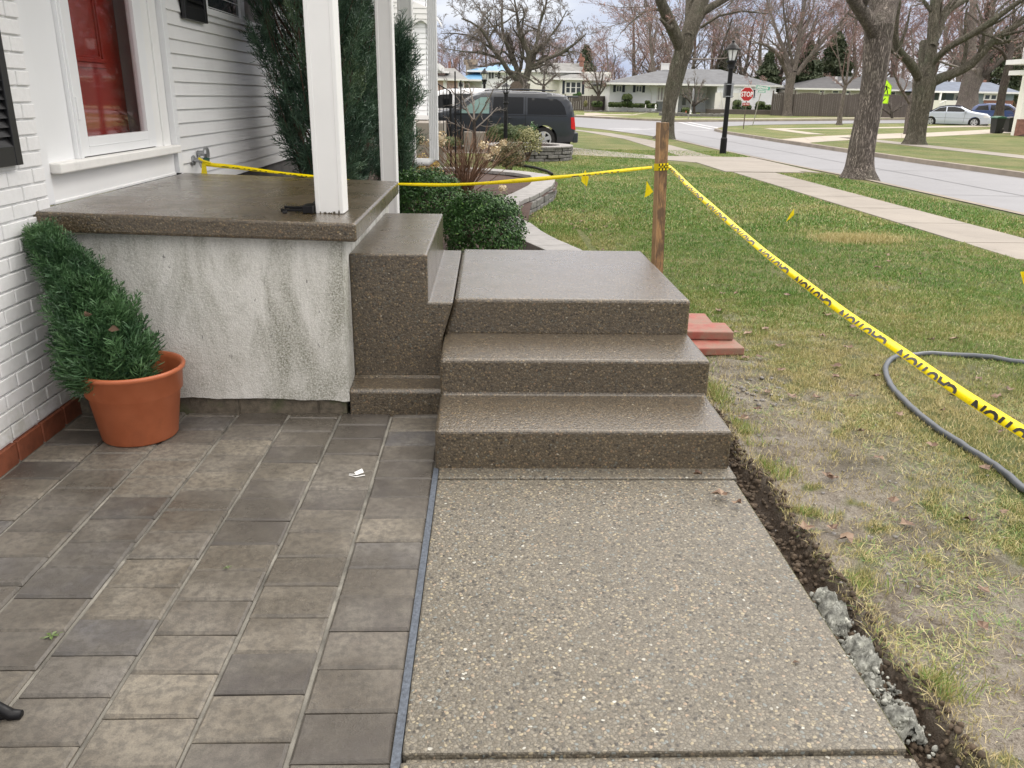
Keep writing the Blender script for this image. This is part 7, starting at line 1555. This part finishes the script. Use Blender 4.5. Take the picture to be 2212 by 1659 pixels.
def lump(P, R, seed, amp=.10, n=26, flare=1.0):
    """rough trunk surface: ridges and knots modelled in the mesh"""
    d = np.r_[0, np.cumsum(np.linalg.norm(np.diff(P, axis=0), axis=1))]; s = np.arange(0, d[-1], .045); Q = np.column_stack([np.interp(s, d, P[:, i]) for i in range(3)]); Q = smooth(Q, 30); Rr = np.interp(s, d, R); Rr = np.convolve(np.pad(Rr, 3, 'edge'), np.ones(7)/7, 'valid')
    V, F = tube_arr(Q, Rr, n); V = V.reshape(len(s), n, 3); a = np.arange(n)*2*PI/n
    A, Sg = np.meshgrid(a, s); ca, sa = np.cos(A), np.sin(A); ns = noise2(ca*2.2+5+seed, sa*2.2+Sg*.55, seed, 4, 1.2)-.5+.35*(noise2(ca*7+3, sa*7+Sg*.8, seed+5, 3, 1.5)-.5)
    k = 1+amp*2*ns; V = Q[:, None, :]+(V-Q[:, None, :])*k[:, :, None]
    return V.reshape(-1, 3), F
def px_path(pts, Y, dy=None):
    """pts: (px, py, px_width) -> 3D points at depth Y and radii"""
    P = []; R = []
    for i, q in enumerate(pts):
        yy = Y+(dy[i] if dy is not None else 0); p = AY(q[0], q[1], yy); P.append(p); w_ = (p-_C) @ _F; R.append(q[2]/2*w_/CF)
    return np.array(P), np.array(R)
BIG = dict(lv=4, n=[0, 5, 5, 5, 5], t0=.25, ang=(.45, 1.05), up=.10, up2=.03, len=[1, .55, .5, .48, .45], rr=.55, rmin=.008, seg=.5, jit=.16)
def big_tree(name_label, Y, trunk, limbs, seed, cfg, bark_m='bark_grey', tw='twig', bud=None, amp=.09, flare_pts=None, cat='tree', group=None, extend=True):
    P, R = px_path(trunk, Y); root = empty('tree', tuple(P[0]), name_label, cat, group); tb = TreeB(seed)
    V, F = lump(P, R, seed, amp, 30); tb.T[0].append(V); tb.T[1].append(F); tb.T[2] += len(V)
    for li in limbs:
        pts = li[0]; dy = np.linspace(0, li[1], len(pts)); Pl, Rl = px_path(pts, Y, dy)
        if Rl[0] > .12: V, F = lump(Pl, Rl, seed+7, amp*.7, 18); q = tb.T; q[0].append(V); q[1].append(F+q[2]); q[2] += len(V)
        else: Q = smooth(np.array(Pl), 2); tb.tube(Q, Rl)
        c = dict(cfg); 
        if len(li) > 2: c.update(li[2])
        tb.kids(Pl, Rl, 1, c)
    tb.finish(root, bark_m, tw, bud, P[0]); return root
# roots flare helper: first points widen
c1 = dict(BIG, n=[0, 4, 4, 4, 4], rmin=.009)
big_tree('leaning grey maple trunk rising behind the wooden stake', 34.8,
    [(1436, 306, 62), (1438, 300, 48), (1441, 288, 33), (1443, 262, 28), (1446, 223, 29), (1454, 190, 33), (1464, 149, 36), (1473, 118, 37), (1478, 100, 40), (1482, 85, 34)],
    [([(1474, 112, 24), (1462, 82, 27), (1450, 55, 27), (1441, 35, 25), (1428, 5, 22), (1412, -40, 19), (1395, -90, 15), (1380, -160, 8)], -2), ([(1480, 105, 30), (1485, 78, 33), (1496, 50, 35), (1508, 20, 33), (1520, -10, 30), (1545, -70, 24), (1570, -140, 16), (1590, -220, 8)], 1.5),
     ([(1486, 80, 20), (1490, 45, 22), (1492, 0, 22), (1500, -60, 17), (1500, -150, 9)], 3), ([(1440, 25, 7), (1415, 8, 6), (1390, 18, 5), (1362, 50, 3), (1340, 72, 2)], -3, dict(n=[0, 9, 5, 4, 3], up=-.05)), ([(1492, 128, 4), (1530, 118, 3), (1560, 140, 2), (1600, 120, 1.5)], 2),
     ([(1514, 60, 6), (1548, 20, 5), (1600, 12, 4), (1660, 30, 2)], -2, dict(n=[0, 9, 5, 4, 3])), ([(1468, 108, 8), (1455, 75, 6), (1445, 50, 5), (1420, 0, 4)], 3)], 61, c1, 'bark_green', 'twig', ('bud_red', .018, 3, .05), .08)
big_tree('thick rough barked maple trunk on the near verge', 17.6,
    [(1853, 392, 100), (1853, 386, 82), (1855, 372, 64), (1858, 345, 56), (1862, 315, 54), (1870, 275, 52), (1877, 235, 50), (1884, 195, 49), (1889, 160, 50), (1893, 125, 54), (1896, 95, 56), (1899, 70, 60), (1900, 50, 62)],
    [([(1893, 78, 34), (1876, 45, 32), (1858, 20, 30), (1838, -10, 27), (1805, -60, 22), (1780, -120, 12)], -1.5), ([(1902, 75, 48), (1908, 45, 48), (1915, 15, 47), (1922, -15, 46), (1935, -70, 36), (1950, -150, 20)], 1), ([(1900, 60, 30), (1895, 20, 34), (1890, -30, 30), (1880, -100, 18)], 2)], 62, dict(c1, n=[0, 5, 4, 4, 3]), 'bark_grey', 'twig', ('bud_red', .014, 2, .04), .11)
big_tree('big maple across the street with long limbs spreading right', 33.0,
    [(1974, 317, 66), (1974, 312, 52), (1977, 300, 42), (1982, 275, 39), (1987, 245, 38), (1992, 215, 40), (1997, 190, 45), (1999, 175, 46), (2001, 166, 40)],
    [([(1990, 175, 22), (1978, 153, 20), (1966, 135, 18), (1948, 118, 16), (1937, 102, 15), (1933, 75, 14), (1936, 45, 11), (1942, 10, 9), (1945, -50, 5)], -1.5),
     ([(1996, 172, 20), (1994, 140, 19), (1994, 110, 18), (1995, 92, 17)], 1), ([(2004, 172, 27), (2009, 130, 24), (2014, 90, 23), (2016, 50, 22), (2021, 0, 20), (2026, -60, 15)], .5), ([(2014, 100, 14), (2028, 70, 15), (2035, 40, 16), (2050, 20, 14), (2075, 5, 12), (2100, -10, 10), (2150, -45, 6)], 2),
     ([(2012, 140, 14), (2035, 112, 13), (2065, 92, 14), (2100, 74, 14), (2140, 48, 13), (2186, 14, 11), (2225, -12, 9), (2290, -60, 6)], -2.5), ([(2008, 180, 24), (2035, 167, 21), (2070, 155, 19), (2098, 140, 18), (2118, 118, 17), (2140, 92, 15), (2170, 70, 13), (2212, 45, 11), (2270, 20, 8), (2330, 0, 5)], -1),
     ([(2022, 130, 5), (2045, 140, 5), (2080, 152, 4), (2110, 150, 2)], 2)], 63, dict(c1, n=[0, 6, 4, 4, 3]), 'bark_green', 'twig', ('bud_red', .018, 2, .05), .09)
# bare spreading tree in the middle: gnarled
gn = dict(lv=4, n=[0, 12, 8, 6, 6], t0=.12, ang=(.5, 1.25), up=.05, up2=.02, len=[1, .42, .48, .50, .50], rr=.6, rmin=.013, seg=.45, jit=.30)
Zc = lambda L: [(zC(x, y)[0], zC(x, y)[1], w_*.248) for x, y, w_ in L]
big_tree('wide bare spreading tree with gnarled twigs behind the black van', 62,
    [(1131, 222, 34), (1131, 212, 28), (1132, 200, 24), (1133, 188, 22), (1135, 178, 22)],
    [(Zc([(1235, 745, 60), (1180, 690, 52), (1110, 620, 44), (1050, 520, 38), (980, 440, 32), (930, 340, 28), (870, 250, 22), (780, 190, 16), (700, 160, 10)]), -3), (Zc([(1245, 735, 60), (1190, 620, 48), (1150, 500, 42), (1100, 400, 34), (1060, 280, 28), (1050, 150, 20), (1060, 50, 14), (1050, -60, 9)]), 2),
     (Zc([(1260, 700, 66), (1285, 600, 56), (1290, 480, 44), (1240, 350, 34), (1200, 230, 28), (1180, 100, 20), (1160, -20, 12)]), -1), (Zc([(1280, 640, 50), (1330, 500, 38), (1360, 360, 30), (1380, 220, 24), (1420, 100, 18), (1450, -30, 10)]), 3), (Zc([(1290, 600, 44), (1360, 560, 36), (1450, 510, 32), (1560, 470, 28), (1650, 410, 22), (1720, 360, 16), (1790, 290, 9)]), -2),
     (Zc([(1050, 520, 26), (940, 460, 22), (840, 440, 18), (740, 470, 13), (640, 440, 9), (560, 420, 6)]), 2), (Zc([(980, 440, 22), (880, 330, 18), (760, 280, 14), (640, 290, 10), (520, 290, 6)]), -2), (Zc([(1300, 520, 26), (1400, 400, 22), (1500, 300, 18), (1580, 190, 13), (1620, 90, 8)]), 1), (Zc([(1120, 420, 22), (1000, 250, 18), (900, 130, 14), (820, 40, 9), (780, -30, 6)]), 1)], 64, gn, 'bark_green', 'twig', None, .06)
md = dict(lv=4, n=[0, 7, 5, 5, 4], t0=.18, ang=(.35, .85), up=.16, up2=.05, len=[1, .5, .5, .5, .45], rr=.55, rmin=.014, seg=.6, jit=.14)
Z4 = lambda L: [(z4(x, y)[0], z4(x, y)[1], w_*.248) for x, y, w_ in L]
big_tree('upright many limbed street tree right of the street name sign', 76,
    [(1700, 257, 34), (1700, 252, 24), (1701, 240, 19), (1702, 215, 17), (1705, 190, 18), (1708, 168, 20), (1710, 155, 20)],
    [(Z4([(2010, 700, 40), (1960, 560, 36), (1880, 440, 30), (1800, 390, 24), (1720, 370, 16), (1680, 380, 9)]), -2), (Z4([(2030, 640, 44), (1980, 480, 36), (1900, 280, 28), (1850, 120, 22), (1800, -40, 14)]), 2), (Z4([(2050, 620, 50), (2090, 420, 42), (2100, 250, 34), (2130, 100, 28), (2160, -60, 18)]), 0), (Z4([(2070, 650, 44), (2150, 540, 38), (2220, 460, 34), (2330, 320, 28), (2450, 200, 22), (2560, 60, 14)]), -1), (Z4([(2040, 560, 26), (1990, 300, 22), (1960, 100, 16), (1950, -60, 10)]), -2), (Z4([(2110, 330, 24), (2200, 180, 20), (2230, 40, 14), (2240, -60, 9)]), 2), (Z4([(2330, 320, 18), (2440, 280, 14), (2540, 170, 9)]), 1)], 65, md, 'bark_grey', 'twig', ('bud_red', .03, 1, .08), .07)
big_tree('massive grey trunk behind the silver sedan', 74,
    [(2088, 248, 66), (2088, 235, 50), (2090, 220, 42), (2092, 200, 38), (2098, 180, 40), (2104, 165, 44)],
    [([(2098, 172, 30), (2092, 140, 26), (2098, 100, 22), (2100, 50, 18), (2105, -20, 12)], 2), ([(2108, 172, 26), (2118, 140, 22), (2130, 100, 18), (2140, 40, 14), (2150, -30, 9)], -2), ([(2090, 170, 10), (2072, 140, 9), (2050, 110, 7), (2040, 60, 5)], 1), ([(2112, 168, 14), (2140, 150, 11), (2175, 120, 8), (2210, 95, 5)], -3)], 66, md, 'bark_grey', 'twig_red', ('bud_red', .035, 1, .1), .07)
big_tree('dark tree trunk in front of the right hand house corner', 58, [(2156, 262, 26), (2159, 240, 18), (2164, 205, 16), (2172, 170, 17), (2180, 140, 15)], [([(2178, 148, 12), (2184, 110, 10), (2190, 60, 8), (2190, 0, 5)], 2), ([(2180, 140, 8), (2165, 110, 6), (2140, 95, 5), (2110, 100, 3)], -2)], 67, md, 'bark_dark', 'twig', None, .06)
yg = dict(lv=3, n=[0, 7, 5, 4], t0=.15, ang=(.3, .7), up=.2, up2=.04, len=[1, .5, .5, .45], rr=.5, rmin=.010, seg=.5, jit=.10)
big_tree('slender young tree on the corner lawn before the brown fence', 58.5, [(1812, 272, 18), (1813, 267, 12), (1815, 245, 9), (1820, 215, 8), (1825, 190, 8), (1827, 182, 7)], [([(1826, 186, 6), (1815, 160, 4), (1808, 120, 3), (1805, 70, 2), (1800, 20, 1.5)], -1), ([(1827, 184, 6), (1832, 150, 4), (1838, 100, 3), (1850, 40, 2), (1855, -10, 1.5)], 1), ([(1826, 188, 5), (1845, 170, 4), (1862, 140, 3), (1870, 100, 2)], -1), ([(1824, 190, 4), (1808, 175, 3), (1795, 165, 2)], 1)], 68, yg, 'bark_grey', 'twig_red', ('bud_red', .02, 1, .06), .04)
big_tree('slim forked tree just left of the big maple across the street', 44, [(1957, 292, 14), (1958, 285, 11), (1960, 255, 10), (1966, 225, 9), (1972, 200, 8)], [([(1966, 225, 7), (1950, 200, 6), (1935, 175, 5), (1928, 150, 3)], -1), ([(1972, 205, 6), (1978, 170, 5), (1975, 120, 4), (1968, 60, 3)], 1), ([(1970, 215, 4), (1985, 190, 3), (1990, 160, 2)], 1)], 69, yg, 'bark_grey', 'twig_red', None, .04)
sm = dict(lv=3, n=[0, 9, 6, 4], t0=.15, ang=(.4, 1.0), up=.12, up2=.03, len=[1, .45, .5, .5], rr=.55, rmin=.012, seg=.4, jit=.22)
ZB = lambda L: [(zB(x, y)[0], zB(x, y)[1], w_*.1736) for x, y, w_ in L]
big_tree('small bare ornamental tree between split level and ranch house', 80, ZB([(180, 620, 60), (180, 600, 48), (178, 560, 42), (178, 530, 40)]), [(ZB([(172, 545, 26), (120, 470, 20), (70, 400, 16), (20, 330, 10), (-20, 300, 6)]), -1), (ZB([(178, 535, 26), (170, 440, 20), (150, 330, 16), (120, 200, 10), (100, 80, 6)]), 1), (ZB([(185, 540, 26), (220, 450, 20), (230, 330, 15), (240, 200, 10), (250, 60, 6)]), -1), (ZB([(188, 550, 24), (250, 480, 18), (300, 400, 14), (320, 300, 9)]), 1)], 70, sm, 'bark_dark', 'twig', ('bud_red', .03, 1, .08), .04)
big_tree('small bare round tree on the island bed in front of the garage', 73, ZB([(1372, 790, 50), (1368, 770, 38), (1366, 720, 34), (1365, 690, 32)]), [(ZB([(1360, 700, 22), (1320, 620, 18), (1260, 560, 14), (1200, 540, 9)]), -1), (ZB([(1364, 690, 22), (1350, 600, 18), (1310, 480, 13), (1280, 380, 8)]), 1), (ZB([(1370, 690, 24), (1410, 640, 19), (1470, 620, 14), (1530, 590, 9)]), -1), (ZB([(1370, 700, 20), (1410, 580, 16), (1450, 470, 12), (1480, 370, 8)]), 1), (ZB([(1366, 690, 18), (1380, 560, 14), (1390, 450, 10), (1370, 330, 7)]), 0)], 71, sm, 'bark_dark', 'twig', None, .04)
big_tree('thin bare tree in front of the split level garage', 86, [(zA(1550, 790)[0], 203, 8), (zA(1550, 0)[0], 190, 7), (zA(1552, 0)[0], 180, 6)], [([(1174, 186, 4), (1160, 172, 3), (1145, 160, 2)], 1), ([(1174, 184, 4), (1176, 165, 3), (1178, 140, 2)], -1), ([(1175, 186, 4), (1190, 170, 3), (1205, 158, 2)], 0)], 72, sm, 'bark_dark', 'twig', None, .04)
bs = dict(lv=3, n=[0, 6, 4, 3], t0=.15, ang=(.4, 1.1), up=.1, up2=.02, len=[1, .5, .5, .5], rr=.6, rmin=.0045, seg=.12, jit=.26)
q = [(1026, 330, 9), (1025, 305, 8), (1025, 275, 7), (1024, 255, 7)]
big_tree('bare knobbly ornamental shrub in front of the black van', 17.0, q, [([(1024, 268, 5), (1012, 245, 4), (1000, 222, 3.4), (995, 200, 3)], -.2), ([(1024, 258, 5), (1026, 235, 4), (1022, 208, 3.4), (1012, 180, 2.6)], .3), ([(1025, 262, 5), (1042, 240, 4), (1058, 215, 3.2), (1066, 192, 2.4)], -.3), ([(1024, 285, 4), (1004, 280, 3.4), (985, 268, 3), (968, 262, 2.4)], .2), ([(1025, 280, 4), (1045, 262, 3.4), (1062, 250, 3), (1075, 232, 2.2)], .3), ([(1024, 262, 4), (1005, 232, 3), (980, 205, 2.4), (965, 180, 2)], -.4)], 73, bs, 'bark_dark', 'twig', ('bud_tan', .006, 1, .01), .04, cat='shrub')
big_tree('bare gnarled bush against the long brown fence', 74, [(zR(0, 0)[0]-18, 262, 6), (1925, 250, 5), (1926, 240, 4)], [([(1926, 250, 3), (1912, 238, 2.5), (1898, 230, 2)], 0), ([(1926, 245, 3), (1940, 232, 2.5), (1955, 226, 2)], 0), ([(1926, 245, 3), (1925, 228, 2.5), (1915, 215, 2)], 0)], 74, sm, 'bark_dark', 'twig', None, .04, cat='shrub')
# brown bushy shrub at the right edge
bq = AY(2196, 262, 45.0); rb = empty('brown_shrub', (bq[0]+.6, 45.0, 0), 'brown leafless bushy shrub by the bins at the right edge', 'shrub'); stems('stems', rb, 130, 1.0, 1.0, 1.75, .010, M['bark_twig'], 12, 4, 1.2)
m = MB(); m.lathe([(.001, .32), (.8, .26), (1.6, .1), (2.2, -.05)], (0, 0, 0), 24); o = m.build('mulch_mound', M['mulch'], smooth=True); o.location = (bq[0]+1.5, 43.5, 0); tag(o, kind='structure')

# ---------------------------------------------------------------- background woods: individual trees behind the houses
def forest_proto(seed, H_, cfg, bark_m, tw, bud, label):
    r = np.random.RandomState(seed); root = empty('bare_tree', (0, 0, 0), label, 'tree', None); tb = TreeB(seed, .09)
    P = [np.array([0, 0, -.3])]; d = np.array([0, 0, 1.0]); n = 8
    for i in range(n): d = d+r.normal(size=3)*.05; d /= np.linalg.norm(d); P.append(P[-1]+d*H_*.85/n)
    P = np.array(P); R = np.linspace(.26, .05, n+1)*H_/15; tb.tube(P, R, 7); tb.kids(P, R, 1, cfg); tb.finish(root, bark_m, tw, bud); return root
fc = dict(lv=4, n=[0, 11, 6, 5, 5], t0=.16, ang=(.40, .95), up=.10, up2=.045, len=[1, .56, .52, .5, .5], rr=.45, rmin=.022, seg=.9, jit=.12)
LAB = ['tall bare grey tree in the woods behind the houses', 'tall bare tree with reddish spring buds in the woods behind the houses', 'slimmer bare tree with a pink haze of buds in the woods behind the houses']
protos = [forest_proto(101, 17, fc, 'bark_dark', 'twig', None, LAB[0]), forest_proto(102, 16, fc, 'bark_grey', 'twig_red', ('bud_red', .04, 1, .2), LAB[1]), forest_proto(103, 14, dict(fc, n=[0, 13, 6, 5, 5], ang=(.3, .75)), 'bark_dark', 'twig_red', ('bud_red', .045, 1, .25), LAB[2]), forest_proto(104, 18, dict(fc, jit=.16), 'bark_dark', 'twig_red', None, LAB[0])]
GR = 'bare trees in the woods behind the houses'
for p in protos: p['group'] = GR
r = np.random.RandomState(5); spots = []
for row, (Yr, n, x0_, x1_) in enumerate(((104, 25, -12, 88), (113, 25, -14, 100), (124, 24, -18, 112), (138, 22, -20, 126))):
    for i in range(n): spots.append((x0_+(x1_-x0_)*(i+r.uniform(.1, .9))/n, Yr+r.uniform(-3.5, 3.5)))
for i, (x, y) in enumerate(spots):
    k = [0, 1, 2, 3][r.randint(4)]; p = protos[k]; first = not p.get('used'); o = p if first else copy_tree(p); p['used'] = 1
    if 'used' in o.keys() and o is not p: del o['used']
    o.location = (x, y, .35); o.rotation_euler = (0, 0, r.uniform(0, 6.28)); s = r.uniform(.72, 1.05)*(1.0 if y > 108 else .9)*(1.0 if 1053+1880*x/y > 1340 else .62); o.scale = (s*1.45, s*1.45, s*r.uniform(.95, 1.1))
for p in protos:
    if 'used' in p.keys(): del p['used']
# evergreens among them
def conifer(loc, H_, R_, label, seed, mat='pine', n=9000):
    r = np.random.RandomState(seed); root = empty('pine_tree', loc, label, 'evergreen', None); m = MB(); m.tube([(0, 0, -.2), (0, 0, H_*.95)], [.25, .04], 7); m.build('trunk', M['bark_dark'], root)
    t = r.rand(n)**.8; lay = noise2(t*14, t*0, seed, 2, 1); a = r.uniform(0, 6.28, n); lobes = .7+.5*noise2(np.cos(a)*2+t*4+7, np.sin(a)*2, seed, 3, 1); rad = R_*(1-t)**.75*(.45+.75*lay)*lobes*np.sqrt(r.uniform(.15, 1, n)); z = H_*(.14+.86*t)-rad*.18
    p = np.column_stack([np.cos(a)*rad, np.sin(a)*rad, z]); leaf_cloud('foliage', p, r.normal(size=(n, 3))+[0, 0, .8], .42, .45, M[mat], root, r, np.clip(.2+.5*lay+.3*(r.rand(n)-.3), 0, 1), 1.2)
for i, (px, Y, ytop, R_, lab) in enumerate(((1650, 100, 112, 3.4, 'dark evergreen behind the ranch roof right of the lamp'), (1262, 104, 100, 2.6, 'dark pointed evergreen behind the red brick chimney'), (1735, 100, 92, 4.2, 'evergreen tree behind the brown fence beside the many limbed tree'), (1790, 106, 70, 4.2, 'broad evergreen between the young tree and the many limbed tree'), (2140, 106, 60, 6.5, 'large dark pine behind the blue grey house'), (2185, 112, 78, 6.0, 'dark pine at the right edge behind the pale roof'), (1560, 104, 104, 3.0, 'loose evergreen behind the ranch roof just left of the lamp'))):
    p = AY(px, 240, Y); H_ = AY(px, ytop, Y)[2]-.3; conifer((p[0], Y, .3), H_, R_, lab, 200+i)
